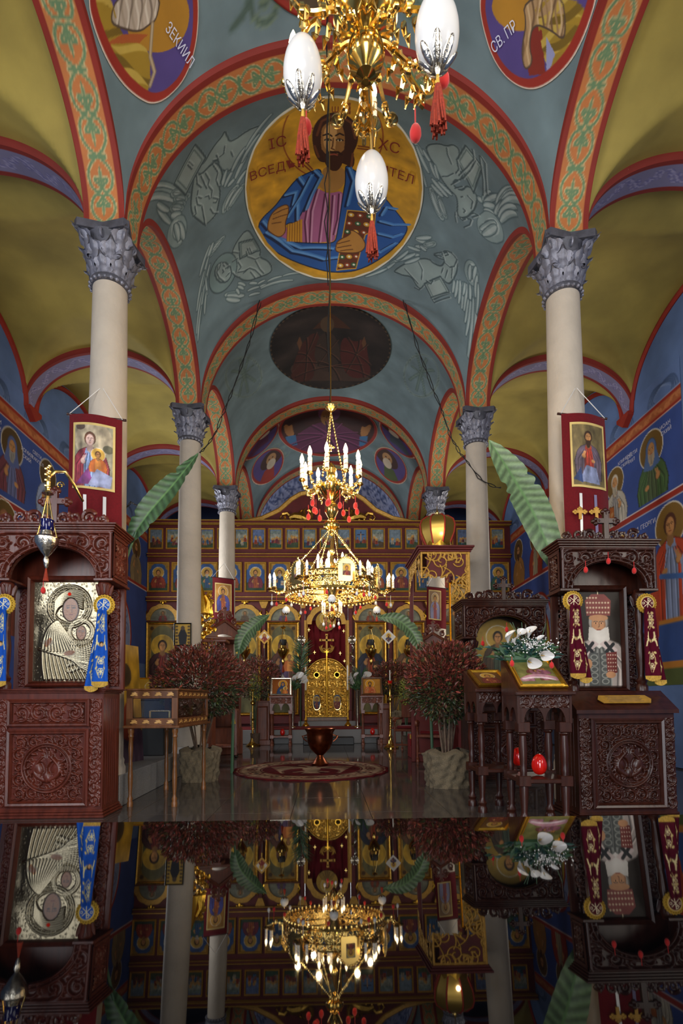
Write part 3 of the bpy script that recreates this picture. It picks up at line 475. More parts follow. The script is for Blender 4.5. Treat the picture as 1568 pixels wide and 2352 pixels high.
FEATHER = [(-1.87, -6.06, -1.98, -5.51, 0.052), (-1.9, -6.08, -2.04, -5.37, 0.045), (-1.93, -6.11, -2.05, -5.43, 0.045), (-1.87, -6.07, -1.94, -5.91, 0.077), (-1.82, -6.19, -1.89, -6.11, 0.071), (-1.86, -6.2, -1.94, -6.02, 0.071), (-1.89, -6.23, -1.98, -6.07, 0.071), (-1.92, -6.26, -2.0, -6.07, 0.071), (-1.96, -6.3, -2.02, -6.17, 0.065), (-2.06, -6.24, -2.07, -5.79, 0.039), (-2.03, -6.07, -2.06, -5.76, 0.036), (-2.04, -6.31, -2.04, -6.6, 0.207), (-2.01, -6.36, -2.0, -6.63, 0.065), (-2.03, -6.34, -2.05, -6.57, 0.052), (-1.43, -6.44, -1.29, -6.28, 0.044), (-1.39, -6.46, -1.29, -6.41, 0.046), (-1.45, -6.4, -1.37, -6.24, 0.044), (-1.31, -6.29, -1.11, -6.07, 0.046), (-1.29, -6.41, -1.12, -6.2, 0.046), (-1.26, -6.48, -1.14, -6.37, 0.046), (-1.18, -6.24, -0.93, -5.97, 0.039), (-1.11, -6.1, -0.76, -5.75, 0.036), (-1.3, -6.52, -1.15, -6.38, 0.041), (-1.5, -6.75, -1.29, -6.53, 0.116), (-1.45, -6.76, -1.2, -6.55, 0.077), (1.79, -6.18, 1.82, -6.15, 0.065), (1.83, -6.14, 1.85, -5.93, 0.052), (1.85, -6.14, 1.91, -5.88, 0.052), (1.85, -6.17, 1.95, -5.8, 0.052), (1.86, -6.19, 1.95, -6.03, 0.065), (1.88, -6.24, 1.96, -6.14, 0.058), (1.89, -6.3, 1.95, -6.26, 0.052), (1.95, -6.02, 1.96, -5.46, 0.046), (1.97, -5.99, 2.0, -5.32, 0.044), (1.98, -6.0, 2.02, -5.32, 0.044), (1.97, -6.12, 2.01, -5.74, 0.052), (1.99, -6.06, 2.06, -5.29, 0.044), (2.01, -6.1, 2.05, -5.65, 0.046), (2.04, -6.12, 2.08, -5.72, 0.046), (2.01, -6.21, 1.93, -6.51, 0.245), (2.0, -6.23, 1.91, -6.51, 0.065), (2.02, -6.26, 1.95, -6.54, 0.065), (1.11, -6.13, 0.92, -5.97, 0.044), (1.19, -6.32, 0.99, -6.05, 0.044), (1.18, -6.17, 1.07, -6.06, 0.039), (1.29, -6.33, 1.18, -6.18, 0.041), (1.32, -6.33, 1.24, -6.18, 0.036), (1.46, -6.48, 1.25, -6.38, 0.059), (1.5, -6.42, 1.33, -6.37, 0.052), (1.41, -6.52, 1.26, -6.46, 0.057), (1.47, -6.81, 1.26, -6.52, 0.103), (1.51, -6.76, 1.37, -6.56, 0.077), (1.2, -6.52, 1.09, -6.3, 0.034), (-1.78, -7.16, -1.57, -7.08, 0.084), (-1.8, -7.16, -1.71, -7.05, 0.052), (-1.94, -7.27, -1.75, -7.04, 0.036), (-1.94, -7.42, -1.8, -7.17, 0.036), (-1.96, -7.57, -1.8, -7.27, 0.034), (-2.06, -7.59, -1.88, -7.28, 0.031), (-2.05, -7.76, -1.9, -7.42, 0.029), (-2.11, -7.79, -1.96, -7.48, 0.027), (-2.11, -7.87, -2.0, -7.62, 0.025), (-1.9, -7.58, -1.88, -7.37, 0.027), (-1.98, -7.74, -1.91, -7.54, 0.027), (-1.51, -7.91, -1.68, -7.8, 0.063), (-1.43, -7.99, -1.65, -7.83, 0.052), (-1.5, -8.01, -1.67, -7.86, 0.052), (-1.48, -7.79, -1.39, -7.88, 0.036), (-1.49, -7.83, -1.42, -7.91, 0.036), (-1.52, -7.85, -1.49, -7.93, 0.036), (-1.36, -7.97, -1.18, -8.01, 0.031), (-1.17, -8.01, -1.05, -8.04, 0.036), (-1.32, -7.89, -1.21, -7.95, 0.036), (-1.2, -7.96, -1.09, -7.96, 0.031), (-1.16, -8.04, -0.66, -8.1, 0.031), (-1.05, -7.99, -0.83, -8.0, 0.031), (-0.81, -8.0, -0.49, -8.03, 0.027), (-1.35, -8.04, -1.19, -8.09, 0.031), (1.36, -7.31, 1.21, -7.38, 0.053), (1.36, -7.25, 1.2, -7.29, 0.053), (1.38, -7.15, 1.2, -7.27, 0.053), (1.45, -7.19, 1.32, -7.3, 0.073), (1.27, -7.41, 1.1, -7.44, 0.041), (1.27, -7.47, 1.13, -7.54, 0.041), (1.28, -7.51, 1.09, -7.68, 0.041), (1.21, -7.49, 0.94, -7.72, 0.044), (1.07, -7.58, 0.88, -7.77, 0.036), (1.11, -7.5, 0.96, -7.69, 0.036), (0.94, -7.74, 0.69, -7.98, 0.034), (0.83, -7.86, 0.51, -8.06, 0.029), (1.35, -7.36, 1.27, -7.35, 0.041), (1.97, -7.22, 1.96, -7.03, 0.182), (1.96, -7.23, 1.93, -7.07, 0.048), (2.01, -7.18, 1.99, -7.01, 0.048), (2.08, -7.34, 2.03, -7.09, 0.048), (1.79, -7.45, 1.8, -7.6, 0.041), (1.83, -7.41, 1.84, -7.62, 0.041), (1.86, -7.38, 1.9, -7.64, 0.041), (1.9, -7.36, 1.95, -7.65, 0.041), (1.94, -7.33, 1.98, -7.64, 0.039), (1.98, -7.29, 2.02, -7.45, 0.039), (2.0, -7.47, 2.02, -7.74, 0.034), (2.03, -7.45, 2.06, -7.84, 0.034), (2.05, -7.38, 2.12, -7.97, 0.034), (2.08, -7.35, 2.16, -7.83, 0.034), (2.06, -7.16, 2.12, -7.47, 0.034), (1.92, -7.34, 1.93, -7.49, 0.034)]
BLINES = [[(-1.6, -6.09), (-1.58, -6.22), (-1.61, -6.27), (-1.58, -6.38), (-1.61, -6.46)], [(-1.5, -6.06), (-1.47, -6.2), (-1.51, -6.28), (-1.5, -6.39)], [(-1.65, -6.08), (-1.64, -6.22), (-1.63, -6.3)], [(-1.69, -6.03), (-1.71, -6.14), (-1.68, -6.23)], [(-1.72, -6.23), (-1.75, -6.3), (-1.71, -6.37)], [(-1.76, -6.3), (-1.77, -6.4), (-1.74, -6.45)], [(-1.59, -6.48), (-1.54, -6.54), (-1.57, -6.57), (-1.6, -6.54)], [(-1.73, -6.47), (-1.74, -6.6), (-1.75, -6.75)], [(-1.65, -6.59), (-1.63, -6.68), (-1.58, -6.72)], [(-1.8, -6.39), (-1.81, -6.5), (-1.85, -6.49)], [(-1.67, -6.39), (-1.63, -6.41), (-1.63, -6.46)], [(-1.44, -5.96), (-1.43, -6.03), (-1.49, -6.0)], [(-1.33, -5.91), (-1.36, -6.0), (-1.41, -6.01)], [(-1.71, -5.76), (-1.69, -5.86)], [(-1.73, -5.78), (-1.71, -5.89)], [(-1.28, -6.03), (-1.27, -6.11)], [(1.67, -6.48), (1.7, -6.48), (1.69, -6.52)], [(1.61, -6.36), (1.63, -6.33)], [(1.45, -5.93), (1.5, -6.03), (1.48, -6.12)], [(1.31, -5.86), (1.34, -5.94), (1.41, -6.03)], [(1.46, -6.13), (1.41, -6.22), (1.35, -6.27)], [(1.47, -6.3), (1.53, -6.18)], [(1.52, -6.31), (1.59, -6.21)], [(1.67, -6.27), (1.74, -6.28), (1.75, -6.39)], [(1.75, -6.55), (1.79, -6.52), (1.79, -6.6), (1.74, -6.7)], [(1.6, -6.61), (1.61, -6.66), (1.64, -6.72)], [(1.76, -6.47), (1.79, -6.41), (1.84, -6.38), (1.79, -6.48)], [(1.52, -6.11), (1.57, -5.92), (1.6, -5.74), (1.55, -5.63)], [(1.57, -6.11), (1.61, -5.92), (1.62, -5.74)], [(1.81, -6.08), (1.75, -5.89), (1.67, -5.72), (1.63, -5.63)], [(1.83, -6.0), (1.76, -5.82), (1.7, -5.65), (1.64, -5.62)], [(1.67, -6.63), (1.7, -6.63), (1.73, -6.58)], [(-1.66, -7.47), (-1.65, -7.51), (-1.67, -7.51)], [(-1.64, -7.42), (-1.63, -7.45)], [(-1.62, -7.49), (-1.57, -7.49), (-1.59, -7.51)], [(-1.63, -7.59), (-1.58, -7.58)], [(-1.71, -7.38), (-1.74, -7.45), (-1.72, -7.54), (-1.67, -7.63)], [(-1.67, -7.39), (-1.71, -7.43)], [(-1.54, -7.61), (-1.51, -7.67), (-1.47, -7.72)], [(-1.44, -7.53), (-1.41, -7.61), (-1.46, -7.64)], [(-1.39, -7.71), (-1.3, -7.69), (-1.22, -7.76), (-1.14, -7.88)], [(-1.2, -7.64), (-1.15, -7.78), (-1.1, -7.86)], [(-1.31, -7.45), (-1.3, -7.53), (-1.2, -7.62), (-1.14, -7.62)], [(-1.29, -7.42), (-1.27, -7.51)], [(-1.26, -7.43), (-1.24, -7.51)], [(-1.47, -7.65), (-1.38, -7.69), (-1.32, -7.69)], [(-1.29, -7.75), (-1.23, -7.87)], [(-1.49, -7.35), (-1.42, -7.41)], [(-1.52, -7.47), (-1.44, -7.47)], [(1.47, -7.35), (1.47, -7.33), (1.56, -7.24), (1.61, -7.31), (1.54, -7.34), (1.47, -7.35)], [(1.48, -7.34), (1.57, -7.29)], [(1.59, -7.23), (1.62, -7.19), (1.65, -7.2), (1.61, -7.25)], [(1.63, -7.34), (1.7, -7.34), (1.75, -7.28), (1.76, -7.19)], [(1.1, -7.76), (1.21, -7.81), (1.32, -7.85)], [(1.28, -7.57), (1.35, -7.64), (1.36, -7.77)], [(1.62, -7.42), (1.61, -7.5)], [(1.68, -7.4), (1.67, -7.52)], [(1.73, -7.32), (1.75, -7.45)], [(1.28, -7.93), (1.35, -7.92), (1.4, -7.84)], [(1.43, -7.74), (1.5, -7.74), (1.52, -7.68)], [(1.53, -7.91), (1.76, -7.64)], [(1.56, -7.92), (1.59, -7.93), (1.78, -7.69)], [(1.68, -7.15), (1.74, -7.16)]]
# ------------------------------------------------------------------ the church: columns rows, heights
CY = [-1.154, 2.03, 5.215, 8.40, 11.583, 14.767]; CW = 2.34; HW = .2; BW = 4.94; ZS = 5.75; RT = 2.0; RL = 1.05; NA = CW-HW; YB = -5.2; YI = 14.0
def struct(o, kind='structure'): o['kind'] = kind; return o
ceiling = thing('ceiling', 'painted vaulted church ceiling carried by orange patterned arches', 'ceiling', (0, 0, 0), kind='structure')
# --- patterned band of the arches: hearts and scrolls, one repeat
def heart_tile():
    c = Cv(0, -.2, .56, .2, 300, '#b06a36'); G = '#5f7a55'; LG = '#b9a070'
    for (wd, col) in ((.036, LG), (.023, G)):
        for sgn in (-1, 1):
            for (u0, d) in ((0, 1), (.56, -1)):
                T_ = lambda *pp: [(u0+d*x, sgn*y) for x, y in pp]
                q = np.concatenate([bez(*T_((0, 0), (.03, .05), (.09, .13), (.18, .112))), bez(*T_((.18, .112), (.25, .1), (.285, .055), (.258, .012))), bez(*T_((.258, .012), (.235, .0), (.205, .03), (.19, .052))), bez(*T_((.19, .052), (.175, .07), (.155, .058), (.168, .036)))])
                c.line(q, wd, col); c.line(T_((0, 0), (.004, .07)), wd*1.25, col)
        for u0, d in ((0, 1), (.56, -1)):
            c.line([(u0+d*.075, 0), (u0+d*.12, 0), (u0+d*.25, 0)], [wd*.4, wd*1.1, wd*.9], col)
            for sgn in (-1, 1): c.line([(u0+d*.2, 0), (u0+d*.165, sgn*.03)], wd*1.0, col)
    return c
def wave_tile(bg, l1, l2):
    c = Cv(0, -.2, .5, .2, 240, bg)
    for wd, col in ((.03, l1), (.014, l2)):
        for k in (0, 1):
            s = 1 if k == 0 else -1; u = .25*k
            c.line(bez((u, -.08*s), (u+.08, -.1*s), (u+.17, .1*s), (u+.25, .08*s)), wd, col); c.line(spiral(u+.14, .035*s, .065, -1.2*s, 1.3, 20, .2, s), wd, col); c.line(spiral(u+.05, -.03*s, .04, 1.5*s, 1., 14, .2, -s), wd, col)
    return c
HEART = heart_tile(); LIL = wave_tile('#79738f', '#64608c', '#9a93ae'); VINE = wave_tile('#a2582f', '#c07a48', '#b56a3c')
def rib(name, A, B_, rise, hw, tile, per, edge, parent, nl=150, nw=25):
    # an arch from springing A to springing B_ : flat painted soffit 2*hw wide with red arrises
    A = np.array(A, float); B_ = np.array(B_, float); ctr = (A+B_)/2; h = np.linalg.norm(B_-A)/2; e = (B_-A)/(2*h); n = np.array([-e[1], e[0], 0])
    t = np.linspace(0, PI, nl); s_ = np.concatenate([[0], np.cumsum(np.hypot(np.diff(-h*np.cos(t)), np.diff(rise*np.sin(t))))]); s_ = s_/s_[-1]*max(1, round(s_[-1]/per))*per
    vs = np.concatenate([[-hw, -hw], np.linspace(-hw, hw, nw), [hw, hw]]); lift = np.array([.13, .13]+[0]*nw+[.13, .13]); lift[[1, -2]] = 0
    T, V = np.meshgrid(t, vs); S = np.meshgrid(s_, vs)[0]; LF = np.meshgrid(t, lift)[1]
    px, pz = -h*np.cos(T), rise*np.sin(T); nx_, nz_ = np.cos(T)/h*-1, np.sin(T)/rise; q = np.hypot(nx_, nz_); px = px+LF*nx_/q; pz = pz+LF*nz_/q
    X = ctr[0]+e[0]*px+n[0]*V; Y = ctr[1]+e[1]*px+n[1]*V; Z = ctr[2]+pz
    k = .2/hw; rgb = tile.smp(np.mod(S, per)/per*(tile.b[2]-tile.b[0]), V*k)
    av = np.abs(V)/hw
    rgb = np.where((av > .70)[..., None], hexc('#d8c9b4'), rgb); rgb = np.where((av > .745)[..., None], hexc(edge), rgb)
    return grid_obj(name, X, Y, Z, 'fresco', parent, rgb)
for k in range(len(CY)):
    rib('transverse_arch', (-NA, CY[k], ZS), (NA, CY[k], ZS), RT, HW, HEART, .56, '#7d2012', ceiling, 60 if k < 2 else (440 if k == 2 else 300), 15 if k < 2 else 33)
    for s in (-1, 1):
        rib('aisle_arch', (s*(CW+HW), CY[k], ZS), (s*BW, CY[k], ZS), .87, .17, LIL, .5, '#7d2012', ceiling, 50 if k < 2 else 150, 25)
        MB().prism([(-.17, 0), (.17, 0), (.17, -.06), (0, -.2), (-.17, -.06)], 0, .10, 'x').obj('arch_corbel', 'red_line', ceiling, (s*BW-(.1 if s > 0 else 0), CY[k], ZS), smooth=False)
        if k < len(CY)-1:
            rib('longitudinal_arch', (s*CW, CY[k]+HW, ZS), (s*CW, CY[k+1]-HW, ZS), RL, HW, HEART, .56, '#7d2012', ceiling, 50 if k < 1 else 210, 15 if k < 1 else 33)
# --- nave vaults (sail vaults) and the paintings on them
def zsail(x, y, k):
    yc = (CY[k]+CY[k+1])/2; b = (CY[k+1]-CY[k])/2-HW
    return ZS+.08+np.sqrt(RT**2*np.clip(1-(x/NA)**2, 0, 1)+RL**2*np.clip(1-((y-yc)/b)**2, 0, 1))
def vcv(k, ppm, bg='#66777a'):
    return Cv(-NA, -(CY[k+1]-HW), NA, -(CY[k]+HW), ppm, bg)
def vault(k, cv, nx, ny):
    th = np.linspace(-PI/2, PI/2, nx); x = NA*np.sin(th)*.55+NA*.45*np.linspace(-1, 1, nx); yc = (CY[k]+CY[k+1])/2; b = (CY[k+1]-CY[k])/2-HW
    ph = np.linspace(-PI/2, PI/2, ny); y = yc+b*(np.sin(ph)*.55+.45*np.linspace(-1, 1, ny)); X, Y = np.meshgrid(x, y)
    return grid_obj('nave_vault', X, Y, zsail(X, Y, k), 'fresco', ceiling, cv.smp(X, -Y), flip=True)
def medallion(k, cv, out, parent, nr, ns, name='painted_medallion', lift=.02):
    o = np.array(out); c0 = (o.max(0)+o.min(0))/2; ang = np.arctan2(o[:, 1]-c0[1], o[:, 0]-c0[0]); rad = np.hypot(o[:, 0]-c0[0], o[:, 1]-c0[1]); j = np.argsort(ang)
    a = np.linspace(-PI, PI, ns, endpoint=False); r = np.interp(a, np.concatenate([ang[j]-2*PI, ang[j], ang[j]+2*PI]), np.tile(rad[j], 3))
    t = np.concatenate([np.linspace(.002, 1, nr), [1.0]]); X = c0[0]+t[:, None]*r[None]*np.cos(a); Yv = c0[1]+t[:, None]*r[None]*np.sin(a)
    yc = (CY[k]+CY[k+1])/2; b = (CY[k+1]-CY[k])/2-HW; Xc = np.clip(X, -NA*.995, NA*.995); Yc = np.clip(-Yv, yc-b*.99, yc+b*.99)
    Z = zsail(Xc, Yc, k)-lift; Z[-1] += lift
    return grid_obj(name, Xc, Yc, Z, 'fresco', parent, cv.smp(Xc, -Yc), wrap=True)
TA = {k: np.array(v) for k, v in TR.items()}
for k in TA:
    if ((k[0] == 'b' and 'book' not in k) or k in ('c_hair', 'c_face', 'c_lite', 'c_beard', 'c_neck', 'c_tunic', 'c_him', 'c_hand', 'c_hand2') or k[:2] in ('pl', 'pr', 'v_', 'd_', 'p_')) and len(TA[k]) > 5 and k not in ('pl_rope',): TA[k] = chaikin(TA[k], 2)
def tp(c, n, col, a=1.): c.poly(TA[n], col, a)
def strands(c, n, ang, num, cols, wd, wav=.02, fr=9.):            # wavy strokes kept inside an outline
    p = TA[n]; m = p.mean(0); d = np.array([math.cos(ang), math.sin(ang)]); nn = np.array([-d[1], d[0]]); e = p-m; L_ = np.abs(e @ d).max(); W_ = np.abs(e @ nn).max(); old = c.A.copy(); t = np.linspace(-1, 1, 22)
    for i in range(num):
        o = (-1+2*(i+.5)/num)*W_; q = m+np.outer(t*L_, d)+np.outer(o+wav*np.sin(t*L_*fr*2+i*1.7), nn); c.line(q, wd, cols[i % len(cols)])
    msk = Cv(*c.b, c.ppm, '#000000'); msk.poly(p, '#ffffff'); k = msk.A[..., :1]; c.A = c.A*k+old*(1-k)
def tl(c, n, wd, col, a=1.): c.line(TA[n], wd, col, a)
for k in (0, 1, 2, 3, 4):
    cv = vcv(k, {2: 210, 3: 80, 4: 80}.get(k, 60))
    if k == 2:
        def fill(n):
            p = TA[n]; cl = np.vstack([p, p[:1]]); cv.line(cl, .03, '#94a3a0', .5); tp(cv, n, '#84938f'); cv.line(cl, .02, '#3f4e50')
        for n in ('b_lion_body', 'b_ox_body', 'b_ang_body', 'b_eag_body'): fill(n)
        for (xa, ya, xb, yb, wd) in FEATHER:
            d = np.array([xb-xa, yb-ya]); n_ = np.array([-d[1], d[0]])*.06; q = bez((xa, ya), ((xa+xb)/2+n_[0], (ya+yb)/2+n_[1]), (xb, yb)); tw = np.array([.5, .75, .9, 1, 1, 1, 1, .95, .9, .8, .65, .45])*wd
            cv.line(q, tw+.018, '#45575a'); cv.line(q, tw, '#7f908e'); cv.line(q+n_*.25, tw*.55, '#a9b4b0', .8)
            if wd > .07: [cv.line(bez((xa, ya), ((xa+xb)/2+n_[0]*e*5, (ya+yb)/2+n_[1]*e*5), (xb, yb)), .01, '#5a6a6a') for e in (-1, 0, 1)]
        p = TA['b_ang_head'].mean(0); cv.ell(p[0], p[1], .2, .23, '#708482'); cv.ell(p[0], p[1], .2, .23, '#3f4e50', ring=.014)
        for n in ('b_lion_head', 'b_ang_head', 'b_lion_book', 'b_ox_book', 'b_ang_book', 'b_eag_book'):
            fill(n)
            if 'book' in n: p = TA[n]; m = p.mean(0); q = m+(p-m)*.78; cv.line(np.vstack([q, q[:1]]), .01, '#52625f'); cv.poly(m+(p-m)*.7, '#939f99', .7)
        for q in BLINES:
            q = np.array(q); n = len(q); q = np.concatenate([bez(q[i], (q[i]+q[i+1])/2, q[i+1], n=3) for i in range(n-1)]); cv.line(q+np.array([.014, .01]), .016, '#a9b4b0', .7); cv.line(q, .014, '#3a494b')
    if k == 3:
        for n in ('chi_l', 'chi_r'):
            p = TA[n]; c0 = p.mean(0); cv.line(np.vstack([p, p[:1]]), .03, '#8b9a90'); cv.line(np.vstack([p, p[:1]]), .014, '#4d5c58'); e = (p.max(0)-p.min(0))/2
            for q in ((.55, .6), (-.55, .6), (.0, .75), (.6, .05)): cv.line([c0-e*q, c0+e*q], .045, '#465650'); cv.line([c0-e*q, c0+e*q], .02, '#6f8078')
    if k == 4:
        for s in (-1, 1):
            for q in range(3): cv.line(spiral(s*(1.25+.1*q), -13.9+.25*q, .14, q, 1.2, 24, .1, s), .03, '#6f8478')
    if k == 1:
        for s in (-1, 1):                                 # green scrollwork between the prophets
            for (x, y, r, a) in ((.75, -4.75, .16, 0), (.95, -4.45, .2, 2), (.7, -4.3, .18, 4), (1.0, -4.05, .16, 1)): cv.line(spiral(s*x, y, r, a, 1.3, 26, .15, s), .05, '#7d8a5e'); cv.line(spiral(s*x, y, r, a, 1.3, 26, .15, s), .032, '#46584e')
            cv.line(bez((s*1.05, -4.85), (s*.6, -4.7), (s*1.1, -4.4), (s*.8, -4.0)), .05, '#46584e')
    cv.mottle(.05, 14, k)
    v = vault(k, cv, {2: 440, 3: 200, 4: 200}.get(k, 120), {2: 300, 3: 150, 4: 150}.get(k, 90))
    if k == 2:
        c = vcv(2, 300, '#c48f20'); c.mottle(.09, 26, 5); rim = TA['c_out']; ctr = (rim.max(0)+rim.min(0))/2
        for q in ('k1', 'k2', 'k3', 'k4', 'k5', 'k6', 'k7'): tl(c, 'c_'+q, .018, '#7a3412')
        hc = TA['c_face'].mean(0); c.ell(hc[0], hc[1]+.1, .62, .62, '#8a3f14', ring=.016)
        tp(c, 'c_hair', '#3c1d0e'); tp(c, 'c_neck', '#a8783a'); tp(c, 'c_face', '#9a6a34'); tp(c, 'c_lite', '#cf9c5c')
        for q in ('h1', 'h2', 'h3', 'h4'): tl(c, 'c_'+q, .03, '#6a3a1c')
        tp(c, 'c_beard', '#40200f')
        for q in ('b1', 'b2', 'e1', 'e2'): tl(c, 'c_'+q, .02, '#241007')
        for q in ('e1', 'e2'): m = TA['c_'+q].mean(0); c.ell(m[0], m[1]-.008, .028, .016, '#d8c8a0'); c.ell(m[0], m[1]-.006, .014, .015, '#1a0c05')
        tl(c, 'c_n1', .016, '#5d3515'); tl(c, 'c_m2', .03, '#33190b'); tl(c, 'c_m1', .02, '#9a4a34')
        tp(c, 'c_tunic', '#a05a80')
        for i in range(1, 6): tl(c, 'c_t%d' % i, .022, '#5a2440'); c.line(TA['c_t%d' % i]+np.array([.03, 0]), .022, '#c08aa4')
        tp(c, 'c_him', '#23508f'); p = TA['c_him']; c.line(np.vstack([p, p[:1]]), .014, '#0c1a38')
        for i in range(1, 13): tl(c, 'c_f%d' % i, .03, '#0f2145'); c.line(TA['c_f%d' % i]+np.array([.035, .02]), .03, '#6496c8', .9); c.line(TA['c_f%d' % i]+np.array([.06, .035]), .02, '#3f74b0', .9)
        tp(c, 'c_cuff', '#c58a22'); p = TA['c_cuff']
        for i in range(6): c.line([p[0]+(p[2]-p[0])*(i/6), p[4]+(p[3]-p[4])*(i/6)], .01, '#7a4a10')
        tp(c, 'c_book', '#5f2c12'); p = TA['c_book']; b0, b1, b2, b3 = p[0], p[1], p[4], p[5]
        for i in range(7):
            for j in range(3):
                u, v_ = (i+.5)/7, (j+.5)/3; q = (b0*(1-v_)+b1*v_)*(1-u)+(b3*(1-v_)+b2*v_)*u; c.ell(q[0], q[1], .045, .03, ['#c9962f', '#8a3c1c', '#2f5a35'][(i+j) % 3]); c.ell(q[0], q[1], .018, .014, '#e6dcc0')
        c.line(np.vstack([p, p[:1]]), .014, '#c9962f')
        for n in ('hand', 'hand2'): tp(c, 'c_'+n, '#b07a34'); p = TA['c_'+n]; c.line(np.vstack([p, p[:1]]), .014, '#5a3010')
        for i in range(1, 7): tl(c, 'c_g%d' % i, .012, '#5a3010')
        c.line(np.vstack([rim, rim[:1]]), .11, '#bd8d26'); c.line(np.vstack([rim, rim[:1]]), .03, '#d9d2bd')
        md = medallion(2, c, rim, v, 200, 640)
        def onv(x0, y0, k_=2, rz=0.):
            return lambda x, y: Vector((x0+x, -(y0+y), float(zsail(np.array(x0+x), np.array(-(y0+y)), k_))-.05))
        letters('lettering', 'ІС', .2, 'red_letter', onv(-.72, -6.17), md); letters('lettering', 'ХС', .2, 'red_letter', onv(.66, -6.2), md)
        letters('lettering', 'ВСЕДЪР', .17, 'red_letter', onv(-.76, -6.5), md); letters('lettering', 'ЖИТЕЛ', .17, 'red_letter', onv(.72, -6.53), md)
        letters('lettering', 'Ѡ', .11, 'red_letter', onv(-.02, -5.78), md); letters('lettering', 'Н', .11, 'red_letter', onv(.42, -6.05), md)
    if k == 3:
        c = vcv(3, 150, '#231c19'); c.mottle(.25, 9, 3)
        tp(c, 'd_cloud', '#3a2a22'); tp(c, 'd_tri', '#3f2416'); tp(c, 'd_fig1', '#3c1c16'); tp(c, 'd_fig2', '#431a16'); tp(c, 'd_body', '#33261f'); tp(c, 'd_head', '#4d3a28'); tp(c, 'd_hand', '#5a3a24'); tp(c, 'd_hand2', '#5a3a24')
        for n in ('d_fig1', 'd_fig2', 'd_body', 'd_cloud'):
            p = TA[n]; m = p.mean(0)
            for q in p[::4]: c.line(bez(q, (q+m)/2+.03, m), .022, '#17100d'); c.line(bez(q+.03, (q+m)/2+.05, m+.02), .02, '#5c3a2c', .6)
        rim = TA['d_out']
        for i in range(0, 120):
            a = i/120*len(rim); q = rim[int(a) % len(rim)]*(1-a % 1)+rim[(int(a)+1) % len(rim)]*(a % 1); c.ell(q[0], q[1], .03, .03, '#4c3b2a' if i % 2 else '#16100c')
        medallion(3, c, rim, v, 110, 300, 'dark_canvas_medallion', .03)
    if k == 4:
        c = vcv(4, 130, '#3a1a10'); c.mottle(.1, 9, 4)
        tp(c, 'v_robe', '#5a2344'); tp(c, 'v_veil', '#6a3a5a'); tp(c, 'v_face', '#96682e'); tp(c, 'v_hl', '#a5703a'); tp(c, 'v_hr', '#a5703a'); tp(c, 'v_cl', '#3a6a94'); tp(c, 'v_cr', '#3a6a94')
        p = TA['v_robe']; m = p.mean(0)
        for i in range(0, len(p), 4):
            q = p[i]; c.line(bez(q, (q+m)/2+np.array([.02, -.08]), m+(q-m)*.2+np.array([0, -.1])), .035, '#36122a'); c.line(bez(q+.05, (q+m)/2+np.array([.06, -.03]), m+np.array([.05, -.05])), .03, '#7c3c62')
        f_ = TA['v_face'].mean(0)
        for s in (-1, 1): c.ell(f_[0]+s*.06, f_[1]+.03, .03, .02, '#201008')
        c.line([(f_[0], f_[1]+.05), (f_[0]+.01, f_[1]-.1)], .02, '#5a3a18'); c.line([(f_[0]-.04, f_[1]-.2), (f_[0]+.05, f_[1]-.2)], .03, '#7a3020')
        rim = TA['v_out']; c.line(np.vstack([rim, rim[:1]]), .17, '#8f2413'); c.line(np.vstack([rim, rim[:1]])*1., .02, '#c8b8a0')
        medallion(4, c, rim, v, 70, 240)
        for i, (n, rb) in enumerate((('s1', '#5a2a4a'), ('s2', '#8a2c1c'), ('s3', '#3f4a52'), ('s4', '#46502a'))):
            rim = TA[n]; c = vcv(4, 110, '#4c3a72'); m = rim.mean(0); d = 1 if m[0] < 0 else -1
            c.ell(m[0]+d*.12, m[1]+.1, .3, .3, '#3c1e10'); c.poly([m+(-.5*d, -.6), m+(-.1*d, -.15), m+(.15*d, -.2), m+(.1*d, -.7)], rb); c.ell(m[0]+d*.1, m[1]+.08, .13, .19, '#a57a4c'); c.ell(m[0]+d*.08, m[1]-.1, .12, .16, '#b8a890')
            c.ell(m[0]+d*.05, m[1]+.1, .02, .02, '#20120a'); c.ell(m[0]+d*.14, m[1]+.1, .02, .02, '#20120a')
            c.line(np.vstack([rim, rim[:1]]), .1, '#8f2413'); c.line(np.vstack([rim, rim[:1]]), .02, '#c8b8a0'); medallion(4, c, rim, v, 40, 130)
    if k == 1:
        for sd in 'lr':
            rim = TA['p_'+sd]; c = vcv(1, 260, '#4d3c78'); P = 'p'+sd+'_'
            tp(c, P+'halo', '#a8761c'); tp(c, P+'robe', '#9a7a1e' if sd == 'l' else '#94761f'); tp(c, P+'red', '#a2501e' if sd == 'l' else '#7c2412'); tp(c, P+'beard', '#b3a18e' if sd == 'l' else '#a5835a')
            strands(c, P+'robe', 2.3 if sd == 'l' else .9, 9, ['#6f560f', '#b89a40', '#9a7a1e'], .035, .03, 5.); strands(c, P+'beard', 1.2 if sd == 'l' else 1.9, 15, ['#7c6c5c', '#cdbfac', '#a4937e'] if sd == 'l' else ['#6e5234', '#bfa076', '#94734a'], .016, .014, 14.); p = TA[P+'beard']; c.line(np.vstack([p, p[:1]]), .01, '#4c3a2a')
            if sd == 'l': tl(c, 'pl_rope', .03, '#8c7658'); tl(c, 'pl_rope', .014, '#b5a080')
            else: tp(c, 'pr_blue', '#8f90b5')
            c.line(np.vstack([rim, rim[:1]]), .1, '#8f2413'); c.line(np.vstack([rim, rim[:1]]), .016, '#d0c2b2'); md = medallion(1, c, rim, v, 90, 260)
            vio = TA[P+'vio'].mean(0); rr = -1.1 if sd == 'l' else 1.0
